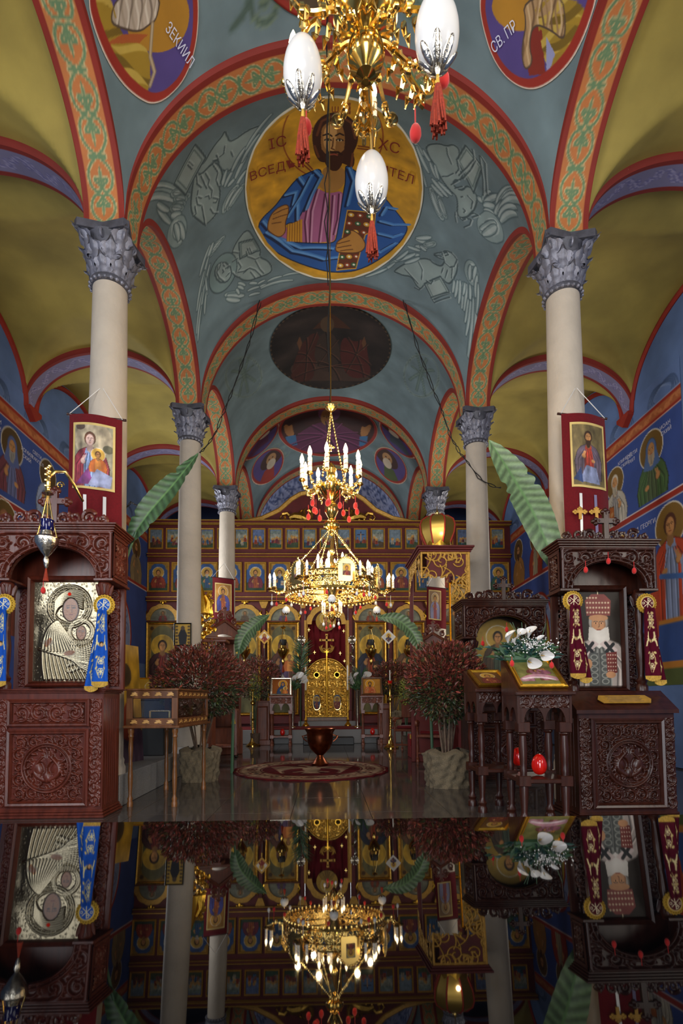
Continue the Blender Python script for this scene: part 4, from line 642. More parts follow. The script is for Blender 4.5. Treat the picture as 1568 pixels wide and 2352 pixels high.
            def rot_on(x, y):
                xx = vio[0]+x*math.cos(rr)-y*math.sin(rr); yy = -(vio[1]+x*math.sin(rr)+y*math.cos(rr))
                return Vector((xx, yy, float(zsail(np.array(xx), np.array(yy), 1))-.05))
            letters('lettering', 'ЗЕКИИЛ' if sd == 'l' else 'СВ. ПР', .085, 'white_letter', rot_on, md)
        c = vcv(1, 120, '#4a3a26'); rim = TA['dome']; c.line(np.vstack([rim, rim[:1]]), .12, '#8f2413'); medallion(1, c, rim, v, 30, 120)
# --- apse conch beyond the screen
th, ph = np.meshgrid(np.linspace(0, PI, 120), np.linspace(0, PI/2, 70)); X = -NA*np.cos(th); q = np.sin(th); Zc = ZS+.05+RT*q*np.sin(ph); Yc = CY[5]+HW+2.0*q*np.cos(ph)
c = Cv(-NA, 5.6, NA, 7.9, 90, '#6b7da8'); rg = np.random.default_rng(3)
for s in (-1, 1):
    for (x, z, r) in ((1.8, 6.5, .36), (1.5, 6.95, .42), (1.05, 7.3, .4), (.55, 7.5, .3)):
        p = [(s*(x+r*math.cos(a)*(.75+.35*rg.random())), z+r*.75*math.sin(a)*(.75+.35*rg.random())) for a in np.linspace(0, 2*PI, 13)[:-1]]
        c.poly(p, '#94a0c4'); c.line(p+p[:1], .02, '#34426a')
        for i in range(12): c.line(bez(p[i], (s*x, z+.1), p[(i+4) % 12]), .016, '#3c4c78'); c.line(bez((p[i][0]+.03, p[i][1]), (s*x+.05, z), p[(i+5) % 12]), .016, '#b3bcd6')
grid_obj('apse_vault', X, Yc, Zc, 'fresco', ceiling, c.smp(X, Zc), flip=True)
# --- aisle vaults
hA = (BW-CW-HW)/2; xA = (BW+CW+HW)/2
for k in range(5):
    for s in (-1, 1):
        yc = (CY[k]+CY[k+1])/2; b = (CY[k+1]-CY[k])/2-.17; X, Y = np.meshgrid(xA+hA*np.sin(np.linspace(-PI/2, PI/2, 61)), yc+b*np.sin(np.linspace(-PI/2, PI/2, 61)))
        Z = ZS+.06+np.maximum(.9*np.sqrt(np.clip(1-((X-xA)/hA)**2, 0, 1)), (RL+.02)*np.sqrt(np.clip(1-((Y-yc)/b)**2, 0, 1)))
        grid_obj('aisle_vault', s*X, Y, Z, 'yellow_vault', ceiling, flip=s > 0)
        t = np.linspace(0, PI, 40); rr = MB(); rr.tube([(s*(BW-.01), yc-b*1.02*math.cos(a), ZS+(RL+.04)*math.sin(a)-.03) for a in t], .045, 6); rr.obj('wall_arch_line', 'red_line', ceiling)
MB().box((0, 4.8, 9.2), (11, 26, .2)).obj('light_block_slab', 'black', ceiling, smooth=False)  # added slab above the vaults, unseen, keeps sky light out
# --- walls with their painted registers
walls = {}
for s in (-1, 1):
    side = 'left' if s < 0 else 'right'
    mb = MB(); mb.box((s*(BW+.15), 6.3, 4.6), (.3, 23.2, 9.2)); wl = mb.obj('wall_'+side, 'blue_soft', None, smooth=False); struct(wl); walls[s] = wl
    tag(wl, '%s aisle wall painted with saints on blue between red bands' % side, 'wall')
    def fresco(y0, y1, z0, z1, fn, ppm, bg='#2f4788'):
        c = Cv(y0, z0, y1, z1, ppm*2, bg)
        fn(c); c.mottle(.03, 10, 4)
        Y, Z = np.meshgrid(np.linspace(y0, y1, int((y1-y0)*ppm)), np.linspace(z0, z1, int((z1-z0)*ppm)))
        return grid_obj('fresco_panel', 0*Y+s*(BW-.006), Y, Z, 'fresco', wl, c.smp(Y, Z), flip=s < 0)
    def bands(c):
        y0, z0, y1, z1 = c.b
        u = np.linspace(y0, y1, c.nx); zz = c.b[1]+(np.arange(c.ny)+.5)/c.ppm; U, Z = np.meshgrid(u, zz); k = (Z > 5.27) & (Z < 5.51)
        c.A[Z > 5.51] = hexc('#5a72a0'); c.A[k] = VINE.smp(np.mod(U, .5), (Z-5.39)*1.5)[k]
        for z, w_, cc in ((5.3, .05, '#8f2413'), (5.49, .05, '#8f2413'), (5.268, .014, '#d0c4c0'), (5.52, .01, '#b8b0b0'), (4.0, .09, '#8f2413'), (4.05, .014, '#d0c4c0'), (3.95, .014, '#d0c4c0')): c.line([(y0, z), (y1, z)], w_, cc)
        for y in np.arange(math.floor(y0), y1, 1.1):          # soft blue seraphs above the band
            for q in (-1, 1):
                for i in range(4): c.line(bez((y+.5, 5.75), (y+.5+q*.3, 5.85-.06*i), (y+.5+q*(.35-.05*i), 5.56)), .03, '#33486c', .7); c.line(bez((y+.52, 5.72), (y+.52+q*.28, 5.8-.06*i), (y+.5+q*(.33-.05*i), 5.57)), .014, '#7f92b2', .6)
    def put_near(c):
        bands(c)
        if s > 0:
            saint(c, 7.82, 4.88, .26, '#4a5a3a', '#3f5a32', '#c8b898', '#a5947c', halo='#6b4f1c', hood='#4a6490'); saint(c, 8.85, 4.78, .24, '#8a8580', '#b0a898', '#c0b4a0', '#b0a38c', halo='#6b4f1c', book='#a2551c')
            saint(c, 7.45, 3.55, .30, '#7f8cab', '#a83a1c', '#4a2412', halo='#7a5a1e', full=6.8); c.poly([(7.1, 2.15), (7.8, 2.15), (7.85, 1.5), (7.05, 1.5)], '#2c4a86'); c.line([(7.05, 1.5), (7.85, 1.5)], .1, '#b5762c'); c.line([(7.1, 2.15), (7.8, 2.15)], .07, '#b5762c'); c.poly([(c.b[0], 1.2), (c.b[2], 1.2), (c.b[2], 1.45), (c.b[0], 1.45)], '#4f5a2e')
            c.poly([(7.08, 3.2), (6.98, 1.9), (7.2, 1.75), (7.25, 3.0)], '#7f8cab'); c.poly([(7.72, 3.25), (7.8, 1.95), (8.0, 2.2), (7.95, 2.9)], '#a83a1c'); c.line([(7.2, 2.75), (7.7, 2.85)], .08, '#3f64a0')
            saint(c, 8.75, 3.5, .28, '#7a5a2a', '#6a3020', '#3a2010', '#3a2010', full=6.)
        else:
            saint(c, 7.95, 4.9, .25, '#5a6088', '#6a3540', '#9a958c', '#8d8a84', halo='#4f3a18', hood='#4e5c8c'); saint(c, 8.98, 4.9, .24, '#7d7a58', '#8e9ab8', '#5a3a20', '#5a3a20', halo='#4f3a18'); saint(c, 7.81, 3.7, .28, '#7a5a2a', '#6a3020', '#8a5a3a', '#6a4a3a', halo='#5f4718', full=6.); saint(c, 8.9, 3.6, .28, '#6a7090', '#4a3a6a', '#3a2010', '#3a2010', full=6.)
    def put_far(c):
        bands(c)
        cc = (('#a5702c', '#9a6a30', 13.45), ('#8f8468', '#8f2c16', 12.35)) if s > 0 else (('#7d6a4c', '#8a7650', 13.2), ('#7a6a50', '#6a6058', 12.3))
        for a, b, y in cc: saint(c, y, 4.9, .27, a, b, '#4a2c18', '#4a2c18', halo='#5f4416', full=3.2)
        c.ell(12.2, 2.6, .75, .95, '#8f2413'); c.ell(12.2, 2.6, .68, .88, '#c8bcc0'); c.ell(12.2, 2.6, .66, .86, '#7f8db0')
        for q in range(6): c.line(spiral(11.8+.4*(q % 3), 2.9-.35*(q//3)+.25, .15, q, 1.2, 18, .2), .04, '#566490')
        c.ell(12.05, 2.35, .42, .75, '#8f2413'); c.ell(12.05, 2.33, .37, .7, '#a8923c')
    fresco(7.1, 10.0, 1.2, 5.9, put_near, 56); fresco(11.2, 14.0, 2.0, 5.9, put_far, 44)
    def wl_letters(t, y, z, sz):
        letters('lettering', t, sz, 'white_letter', (lambda x, yy: Vector((s*(BW-.012), y-s*x, z+yy))) if s > 0 else (lambda x, yy: Vector((s*(BW-.012), y+x, z+yy))), wl)
    if s > 0:
        wl_letters('СВЕТИ', 8.3, 5.02, .085); wl_letters('РИЛ', 8.32, 4.92, .085); wl_letters('ИОАН', 7.46, 5.06, .085); wl_letters('СКИЙ', 7.44, 4.96, .085); wl_letters('КЛИМЕНТ', 8.52, 5.04, .08); wl_letters('СКИЙ', 8.52, 4.95, .08); wl_letters('СВЕТИ  ГЕОРГИ', 8.15, 3.72, .1)
    else:
        wl_letters('РОМИЛ', 8.33, 4.98, .085); wl_letters('СКИЙ', 8.33, 4.88, .085); wl_letters('СВЕТИ', 8.62, 5.08, .08); wl_letters('КУКУЗЕЛ', 8.64, 4.98, .08); wl_letters('СВЕТИ', 7.52, 5.1, .085); wl_letters('МАРИН', 7.5, 5.0, .085)
    # side windows, unseen; the far pair is added to bring light to the far bays
    for iy, y in enumerate((-2.75, .45, 10.6)):
        n = 1+(0 if s < 0 else 3)+iy; f = struct(thing('window_%d' % n, 'unseen arched side window with white frame in the %s wall' % side, 'window', (s*BW, y, 2.2)))
        fm = MB(); fm.box((-s*.02, 0, 0), (.1, 1.5, .1)); fm.box((-s*.02, 0, 2.5), (.1, 1.5, .1))
        for q in (-.7, 0, .7): fm.box((-s*.02, q, 1.25), (.1, .06 if q == 0 else .1, 2.5))
        fm.obj('window_frame', 'plaster_white', f, smooth=False)
wb = MB(); wb.box((-3.1, YB-.15, 4.6), (4.0, .3, 9.2)); wb.box((3.0, YB-.15, 4.6), (4.2, .3, 9.2)); wb.box((0, YB-.15, 6.4), (2.4, .3, 5.6))
tag(struct(wb.obj('wall_back', 'plaster_white', None, smooth=False)), 'plain west wall with tall open doorway behind the viewer', 'wall')
we = MB(); we.box((0, 17.2, 4.6), (11, .3, 9.2)); tag(struct(we.obj('wall_front', 'blue_soft', None, smooth=False)), 'east wall of the sanctuary behind the icon screen', 'wall')
# --- floor of polished granite slabs
fl = MB(); fl.box((0, 5.9, -.06), (10.2, 22.6, .1)); floor = tag(struct(fl.obj('floor', 'grout', None, smooth=False)), 'polished dark granite slab floor of the church', 'floor')
tm = MB().box((0, 0, 0), (.697, .697, .02), .0015); t0 = tm.obj('floor_tile', 'marble_floor', floor, (0, 0, -.008), smooth=False)
first = True
for i in range(-4, 5):
    for j in range(0, 19):
        x, y = -.12+i*.7, 1.6+j*.7
        if first: t0.location = (x, y, -.010); first = False; continue
        t = t0.copy(); COL.objects.link(t); t.location = (x, y, -.010+random.uniform(-.0004, .0004)); t.rotation_euler = (random.uniform(-.0006, .0006), random.uniform(-.0006, .0006), 0)
rest = MB()
for s in (-1, 1): rest.box((-.12+s*3.95, 5.9, -.0105), (1.9-.12, 22, .02))
rest.box((-.12, -2.4, -.0105), (6.3-.002, 7.2, .02)); o = rest.obj('outer_paving', 'marble_floor', floor, smooth=False)
# --- columns
M('stone_shaded', '#494952', .5, ns=9, na=.4, bump=.4, bs=30); M('stone_leaf_lit', '#787884', .4, .2, ns=7, na=.45, bump=.3, bs=40)  # shade of the leaf gaps painted into the bell stone, leaves lightened
def acanthus(w_, h, curl):
    nu, nv = 9, 12; V = []; Fc = []
    for j in range(nv):
        t = j/(nv-1); hw = w_/2*(.62+.5*math.sin(PI*min(1, t*1.15))**.8)*(1 if t < .75 else (1-t)/.25*.8+.2)*(1+.22*math.cos(t*6*PI))
        y = -curl*(t**2.6)*1.0; z = h*(t-.24*max(0, t-.72)**1.3*3)
        for i in range(nu):
            u = i/(nu-1)*2-1; V.append((u*hw, y-.25*hw*(1-u*u)*.6+.02*abs(u)*(1 if abs(abs(u)-.5) < .2 else 0)-.012*(1-abs(u)), z-abs(u)**1.5*h*.08))
    for j in range(nv-1):
        for i in range(nu-1): Fc.append((j*nu+i, j*nu+i+1, (j+1)*nu+i+1, (j+1)*nu+i))
    return MB().add(V, Fc)
def make_column():
    t = thing('stone_column', 'c', 'column')
    MB().lathe([(.215, 0), (.215, .36), (.2, .40), (.205, .43), (.192, .46), (.19, 1.8), (.182, 3.6), (.165, 5.2), (.165, 5.26)], 40).obj('shaft', 'plaster_white', t)
    cap = MB().lathe([(.168, 5.2), (.192, 5.21), (.2, 5.235), (.19, 5.26), (.17, 5.265), (.172, 5.4), (.2, 5.58), (.245, 5.68)], 28).obj('capital', 'stone_shaded', t)
    pl = []
    for q in range(4):
        a0 = PI/4+q*PI/2; c1, s1 = math.cos(a0), math.sin(a0)
        pl += [(.35*c1-.03*-s1, .35*s1-.03*c1), (.35*c1+.03*-s1, .35*s1+.03*c1), ((.215)*math.cos(a0+PI/4), .215*math.sin(a0+PI/4))]
    MB().prism(pl, 5.67, 5.75, 'z').obj('abacus', 'stone_shaded', t, smooth=False)
    la = acanthus(.15, .22, .10).obj('acanthus_leaf', 'stone_leaf_lit', cap); la.location = (0, -.175, 5.24); k = 0
    for row, (n, r, z, sc, off) in enumerate(((8, .17, 5.235, 1, 0), (8, .18, 5.36, 1.15, .5), (4, .2, 5.46, 1.25, .5))):
        for i in range(n):
            a = 2*PI*(i+off)/n
            if row or i: l = la.copy(); COL.objects.link(l)
            else: l = la
            l.location = (r*math.sin(a), -r*math.cos(a), z); l.rotation_euler = (0, 0, a); l.scale = (sc, sc*(1.4 if row == 2 else 1), sc)
    vb = MB()
    for q in range(8):
        a = PI/4*q; rr = .27 if q % 2 else .215; vb.tube([(rr*math.cos(a)+dx*math.cos(a), rr*math.sin(a)+dx*math.sin(a), z) for dx, z in [(x_-0, z_) for x_, z_ in spiral(0, 5.63, .045, PI/2, 1.2, 14, .2, -1)]], .012, 5)
    for q in range(22):
        a = 2*PI*q/22; vb.ell((.19*math.cos(a), .19*math.sin(a), 5.215), (.02, .02, .018), 6, 4)
    vb.obj('volutes', 'stone_leaf_lit', cap)
    return t
col0 = make_column(); first = True
LAB = {(2, -1): 'near left stone column with acanthus capital behind the red mother and child banner', (2, 1): 'near right stone column with acanthus capital behind the red banner of a bearded figure', (3, -1): 'middle left stone column with acanthus capital behind the big banana leaf tip', (3, 1): 'middle right stone column with acanthus capital beside the gilded canopy', (4, -1): 'far left stone column with acanthus capital and a small red banner', (4, 1): 'far right stone column with acanthus capital half hidden by the crown shaped lantern'}
for k in (2, 3, 4):
    for s in (-1, 1):
        o = col0 if first else copy_tree(col0); first = False
        o.location = (s*(CW+.01), CY[k], 0); o['label'] = LAB[k, s]; o['group'] = 'nave columns'
def fl(px, py, z=0.):
    d = ray(px, py); t = (z-CH)/d[2]
    return Vector((CX+d[0]*t, d[1]*t, z))
def carve(c, cell, seed=1, h=1., sym=True, x0=None, x1=None, y0=None, y1=None):
    # rows of acanthus spirals with leaflets, mirrored about the middle
    b = c.b; x0 = b[0] if x0 is None else x0; x1 = b[2] if x1 is None else x1; y0 = b[1] if y0 is None else y0; y1 = b[3] if y1 is None else y1
    nx = max(1, round((x1-x0)/cell)); ny = max(1, round((y1-y0)/cell)); cw, chh = (x1-x0)/nx, (y1-y0)/ny; g = random.Random(seed)
    for j in range(ny):
        for i in range(nx):
            cx, cy = x0+(i+.5)*cw, y0+(j+.5)*chh; m = -1 if (sym and i >= nx/2) else 1; r = min(cw, chh)*.5
            a0 = (PI/2 if (i+j) % 2 else -PI/2)+g.uniform(-.3, .3); a0 = a0 if m > 0 else PI-a0
            sp = spiral(cx, cy, r, a0, 1.45, 30, .1, m); c.line(sp, np.linspace(r*.34, r*.2, 30), None, h=h)
            for k in range(0, 22, 3):
                q = sp[k]; d = q-np.array([cx, cy]); an = math.atan2(d[1], d[0])+.6*m; c.blob(q[0]+.2*r*math.cos(an), q[1]+.2*r*math.sin(an), r*.2, r*.09, h*.95, an)
            c.blob(cx, cy, r*.17, r*.17, h)
            for e in (-1, 1):
                c.line(bez((cx-cw*.5, cy+e*chh*.5), (cx-cw*.2, cy+e*chh*.3), (cx, cy+e*chh*.48)), [r*.14]*11+[.004], None, h=h*.7); c.line(bez((cx+cw*.5, cy+e*chh*.5), (cx+cw*.2, cy+e*chh*.3), (cx, cy+e*chh*.48)), [r*.14]*11+[.004], None, h=h*.7)
    return c
def trefoil_cross(mb, x, z, h, w_, y0, y1, b=.12):
    s = h*b
    mb.prism([(x-s/2, z), (x+s/2, z), (x+s/2, z+h*.9), (x-s/2, z+h*.9)], y0, y1); mb.prism([(x-w_/2*.85, z+h*.55), (x+w_/2*.85, z+h*.55), (x+w_/2*.85, z+h*.55+s), (x-w_/2*.85, z+h*.55+s)], y0+.001, y1-.001)
    for (cx, cz) in ((x, z+h*.93), (x-w_/2*.92, z+h*.55+s/2), (x+w_/2*.92, z+h*.55+s/2)):
        for (dx, dz) in ((0, s*.35), (s*.55, -s*.05), (-s*.55, -s*.05), (0, -s*.5)): mb.ell((cx+dx, (y0+y1)/2, cz+dz), (s*.5, abs(y1-y0)*.6, s*.5), 10, 6)
    return mb
# ================================================================== icon screen
def P14(px, py): return at(px, py, YI)
icn = thing('iconostasis', 'carved red icon screen with three rows of gilt framed icons across the nave', 'icon screen', (0, YI, 0))
def L(px, py): p = P14(px, py); return (p.x, p.z)
zt = L(560, 1204)[1]
sw = MB(); gx0, gx1 = L(701, 1500)[0], L(799, 1500)[0]; gz = L(750, 1425)[1]
sw.box(((-BW+gx0)/2, .1, (zt+.3)/2), (gx0+BW-.02, .16, zt-.3)); sw.box(((BW+gx1)/2, .1, (zt+.3)/2), (BW-gx1-.02, .16, zt-.3)); sw.box(((gx0+gx1)/2, .1, (zt+gz)/2), (gx1-gx0, .16, zt-gz)); sw.obj('screen_wall', 'red_wall', icn, smooth=False)
# cornices
for (py, hh, dd) in ((1203, .1, .2), (1277, .09, .12), (1377, .12, .15)):
    z = L(560, py)[1]; c = MB(); c.box((0, -dd/2+.02, z), (2*BW-.06, dd, hh*.5), .01); c.obj('cornice', 'red_wall', icn, smooth=False)
    g = MB(); g.box((0, -dd*.55+.0, z-hh*.42), (2*BW-.06, dd*.8, hh*.16), .004); g.box((0, -dd*.6, z+hh*.34), (2*BW-.06, dd*.9, hh*.22), .004); g.obj('gilt_moulding', 'gold_paint', icn, smooth=False)
# crest with dragons
cp = [(-210, 1204), (-176, 1196), (-150, 1191), (-110, 1172), (-82, 1147), (-62, 1135), (-40, 1131), (0, 1124)]
pts = [L(752+x, y) for x, y in cp]+[L(752-x, y) for x, y in reversed(cp[:-1])]
MB().prism(pts+[(pts[-1][0], zt), (pts[0][0], zt)], .0, .1).obj('crest_board', 'red_wall', icn, smooth=False)
MB().tube([(x, .02, z) for x, z in np.concatenate([bez(pts[i], ((pts[i][0]+pts[i+1][0])/2, (pts[i][1]+pts[i+1][1])/2), pts[i+1], n=4) for i in range(len(pts)-1)])], .06, 6, flat=1.4).obj('crest_border', 'gold_paint', icn)
for s in (-1, 1):
    m = MB(); o = lambda x, z: (L(752+s*x, z)[0], -.03, L(752+s*x, z)[1])
    m.tube([o(104, 1182), o(109, 1190), o(104, 1197), o(97, 1193), o(99, 1186)], [.01, .025, .035, .04, .03], 6); m.tube([o(104, 1182), o(92, 1180), o(85, 1188)], .045, 6)
    m.tube([o(88, 1190), o(76, 1186), o(62, 1188), o(50, 1194), o(42, 1198)], [.06, .1, .12, .13, .07], 8); m.tube([o(46, 1196), o(38, 1188), o(36, 1178), o(42, 1172), o(47, 1174)], [.08, .06, .05, .05, .02], 7)
    m.tube([o(60, 1186), o(63, 1176), o(57, 1171)], [.05, .035, .008], 6); m.tube([o(53, 1186), o(55, 1174), o(49, 1168)], [.05, .035, .008], 6)
    for a, b in (((84, 1192), (80, 1203)), ((72, 1194), (74, 1204)), ((46, 1200), (56, 1204)), ((42, 1198), (46, 1205))): m.tube([o(*a), o((a[0]+b[0])/2+3, (a[1]+b[1])/2), o(*b), o(b[0]-6, b[1]+1)], [.04, .025, .022, .012], 6)
    m.obj('gilded_dragon', 'gold_carved', icn)
# festal row
g = random.Random(4)
def scene_cv(w_, h, seed):
    g = random.Random(seed); c = Cv(-w_/2, 0, w_/2, h, 190, g.choice(['#5b7088', '#6a7a86', '#58688a'])); sky = c.b
    c.poly([(-w_/2, 0), (w_/2, 0), (w_/2, h*.3), (w_/6, h*g.uniform(.3, .45)), (-w_/2, h*.28)], g.choice(['#2f4a3a', '#3d4a34', '#4a3c2c', '#2c4650']))
    if g.random() < .5:
        for k in range(3): x = w_*(-.3+.3*k); c.poly([(x-.05, h*.45), (x+.05, h*.45), (x+.05, h*.85), (x-.05, h*.85)], '#8a8c80'); c.ell(x, h*.85, .05, .05, '#6d7a74')
    for k in range(g.randint(4, 7)):
        x = g.uniform(-.38, .38)*w_; z = h*g.uniform(.12, .34); s = h*g.uniform(.1, .14); cc = g.choice(['#8a3a26', '#7a4a3a', '#365a7a', '#a07048', '#6a2f3a', '#8d8474'])
        c.poly([(x-s*.7, z), (x+s*.7, z), (x+s*.35, z+s*1.9), (x-s*.35, z+s*1.9)], cc); c.ell(x, z+s*2.2, s*.55, s*.55, '#b08a3c'); c.ell(x, z+s*2.15, s*.32, s*.4, '#a0724c'); c.line([(x, z), (x+.01, z+s*1.6)], s*.2, hexc(cc)*.6)
    return c.mottle(.1, 9, seed)
for i in range(21):
    x = L(341+17+39.2*i, 1236)[0]; p0 = L(341+39.2*i, 1261); p1 = L(341+39.2*i, 1213); w_, h = .385, p1[1]-p0[1]
    cv = scene_cv(w_-.08, h-.08, i+50)
    if i == 12: cv = Cv(-.15, 0, .15, h-.08, 190, '#4f6f96'); cv.poly([(-.15, 0), (.15, 0), (.15, .13), (-.15, .16)], '#2f4634'); cv.line([(0, .1), (0, .44)], .022, '#3a2616'); cv.line([(-.09, .36), (.09, .36)], .02, '#3a2616'); cv.line([(0, .2), (0, .38)], .03, '#b08a64'); [saint(cv, q, .26, .045, '#7a3030', '#8a4a30', halo=None, hands=False) for q in (-.09, .09)]
    icon(icn, cv, .04, 'gold_paint', (x, .02, p0[1]), nx=26, ny=36, d=.04, name='feast_icon')
# apostle row
robes = ['#8f3a24', '#7a2c22', '#365a4a', '#8f4a2c', '#6a2f3a', '#2f4a6a']
for i in range(15):
    p0 = L(337.6+55.8*i, 1360); p1 = L(337.6+55.8*i+51, 1291); w_, h = .585, p1[1]-p0[1]; iw, ih = w_-.1, h-.1
    c = Cv(-iw/2, 0, iw/2, ih, 170, '#34507e'); c.poly([(-iw/2, 0), (iw/2, 0), (iw/2, ih*.25), (-iw/2, ih*.3)], '#2c4030')
    b = None if i in (0, 14, 7) else ['#3a2414', '#6a5a4a', '#a59a88'][i % 3]
    saint(c, 0, ih*.66, ih*.19, robes[(i*2+1) % 6], robes[i % 6], '#3a2414', b, halo='#b08a3c', book='#a9a294' if i % 2 else None, turn=.04*(-1)**i)
    for s in (-1, 1): c.poly([(s*iw/2, ih), (s*iw*.2, ih), (s*iw*.36, ih*.93), (s*iw*.4, ih*.82), (s*iw/2, ih*.76)], '#9a7630')
    c.mottle(.08, 7, i); icon(icn, c, .05, 'gold_paint', ((p0[0]+p1[0])/2, .02, p0[1]), nx=36, ny=50, d=.05, name='apostle_icon')
# great icons under lobed arches, pilasters between
for i, (px, rb, ck, bd) in enumerate(((373, '#7a3028', '#4a2c2c', None), (467, '#5a4430', '#44342a', '#4a3a2c'), (562, '#5a4a34', '#3f3a2c', '#4a3018'), (650, '#54405c', '#5f3a2e', None), (851, '#7c3a20', '#23283a', '#33200f'), (939, '#3f5a34', '#6a4a34', '#33200f'), (1034, '#5a4430', '#50342a', '#6a5a4a'), (1122, '#6a3028', '#4a2c2c', None))):
    w_ = .86; z0, z1 = .62, L(px, 1428)[1]; x = L(px, 1480)[0]; iw, ih = w_-.16, z1-z0-.16
    c = Cv(-iw/2, 0, iw/2, ih, 110, '#8c6a22'); c.ell(0, ih-.36, iw*.44, .34, '#5f5a38'); c.poly([(-iw*.44, 0), (iw*.44, 0), (iw*.44, ih-.36), (-iw*.44, ih-.36)], '#5f5a38')
    for s in (-1, 1): c.ell(s*iw*.4, ih-.1, .05, .05, '#4a3014')
    c.line([(-iw*.44, 0), (-iw*.44, ih-.36)], .02, '#c09a44'); c.line([(iw*.44, 0), (iw*.44, ih-.36)], .02, '#c09a44')
    saint(c, 0, ih-.58, .26, rb, ck, '#2e1b0e', bd, halo='#b8912e', rim='#d0a840', full=5.2, babe=(px == 650), hood='#5f3a2e' if px == 650 else None, book='#33200f' if px == 851 else None)
    c.mottle(.12, 7, i); icon(icn, c, .08, 'gold_carved', (x, .02, z0), nx=62, ny=120, d=.07, name='great_icon')
    # lobed gilt arch with half-figure above
    a = np.linspace(0, PI, 46); cz = z1+.03; rr = .43+.022*np.abs(np.sin(a*5.5))
    mb = MB(); mb.prism([(-math.cos(q)*r, math.sin(q)*r) for q, r in zip(a, rr)]+[(math.cos(q)*.33, math.sin(q)*.33) for q in a[::1]], -.05, .0); o = mb.obj('lobed_arch', 'gold_paint', icn, (x, .02, cz), smooth=False)
    c = Cv(-.33, 0, .33, .33, 130, '#6a6a5a'); saint(c, 0, .2, .075, '#5a4a3a', rb, halo='#7a6a48', hands=False); c.mottle(.08, 6, i)
    th, q = np.meshgrid(np.linspace(0, PI, 40), np.linspace(.02, 1, 16)); xx, zz = -.33*q*np.cos(th), .33*q*np.sin(th); grid_obj('painting', xx, 0*xx-.012, zz, 'oil', o, c.smp(xx, zz), flip=True)
    f = MB(); f.ell((0, -.04, .50), (.035, .03, .09), 8, 6); f.ell((-.06, -.04, .5), (.045, .02, .03), 8, 5); f.ell((.06, -.04, .5), (.045, .02, .03), 8, 5); f.ell((0, -.04, .61), (.03, .03, .035), 8, 5); f.obj('finial_angel', 'gold', o)
    for s in (-1, 1): f = MB(); f.tube([(s*.42, -.03, .02), (s*.47, -.03, .12), (s*.41, -.03, .2), (s*.46, -.03, .28)], [.03, .035, .03, .008], 6); f.obj('gilt_scroll', 'gold', o)
for px in (420, 514, 606, 696, 805, 895, 986, 1078):
    x = L(px, 1480)[0]; z1 = L(px, 1383)[1]; m = MB(); m.box((0, -.03, (z1+.35)/2), (.1, .1, z1-.35), .015); m.box((0, -.05, .55), (.16, .16, .4), .02); m.obj('pilaster', 'red_wall', icn, (x, .02, 0), smooth=False)
    k = MB(); k.prism([(-.12, z1), (.12, z1), (.1, z1-.06), (.05, z1-.18), (-.05, z1-.18), (-.1, z1-.06)], -.11, 0); k.obj('pilaster_capital', 'gold_paint', icn, (x, .02, 0), smooth=False)
bm = MB(); bm.box(((-BW+gx0)/2, -.04, .5), (gx0+BW-.1, .08, .22), .02); bm.box(((BW+gx1)/2, -.04, .5), (BW-gx1-.1, .08, .22), .02); bm.obj('plinth_moulding', 'red_wall', icn, smooth=False)
# arch, disc and jambs of the holy doors
xm = (gx0+gx1)/2; zg = L(750, 1430)[1]
a = np.linspace(0, PI*1.0, 50); rr = .52+.03*np.abs(np.sin(a*5.5)); MB().prism([(-math.cos(q)*r, math.sin(q)*r) for q, r in zip(a, rr)]+[(math.cos(q)*.4, math.sin(q)*.4) for q in a], -.06, 0).obj('door_arch', 'gold_paint', icn, (xm, .02, zg-.05), smooth=False)
c = Cv(-.27, -.27, .27, .27, 120, '#a5802c'); saint(c, 0, .07, .14, '#7a5a20', '#8a6a28', halo='#c09a3c', hands=False); th, q = np.meshgrid(np.linspace(0, 2*PI, 50), np.linspace(.02, 1, 16))
grid_obj('disc_icon', .27*q*np.cos(th), 0*q-.09, .27*q*np.sin(th), 'oil', icn, c.smp(.27*q*np.cos(th), .27*q*np.sin(th)), (xm-.02, .02, zg+.02))
for s, x in ((-1, gx0), (1, gx1)): m = MB(); m.box((0, 0, (gz+.35)/2), (.07, .12, gz-.35), .01); m.box((-s*.05, .02, (gz+.35)/2), (.03, .08, gz-.35), .01); m.obj('door_jamb', 'gold_paint', icn, (x, 0, 0), smooth=False)
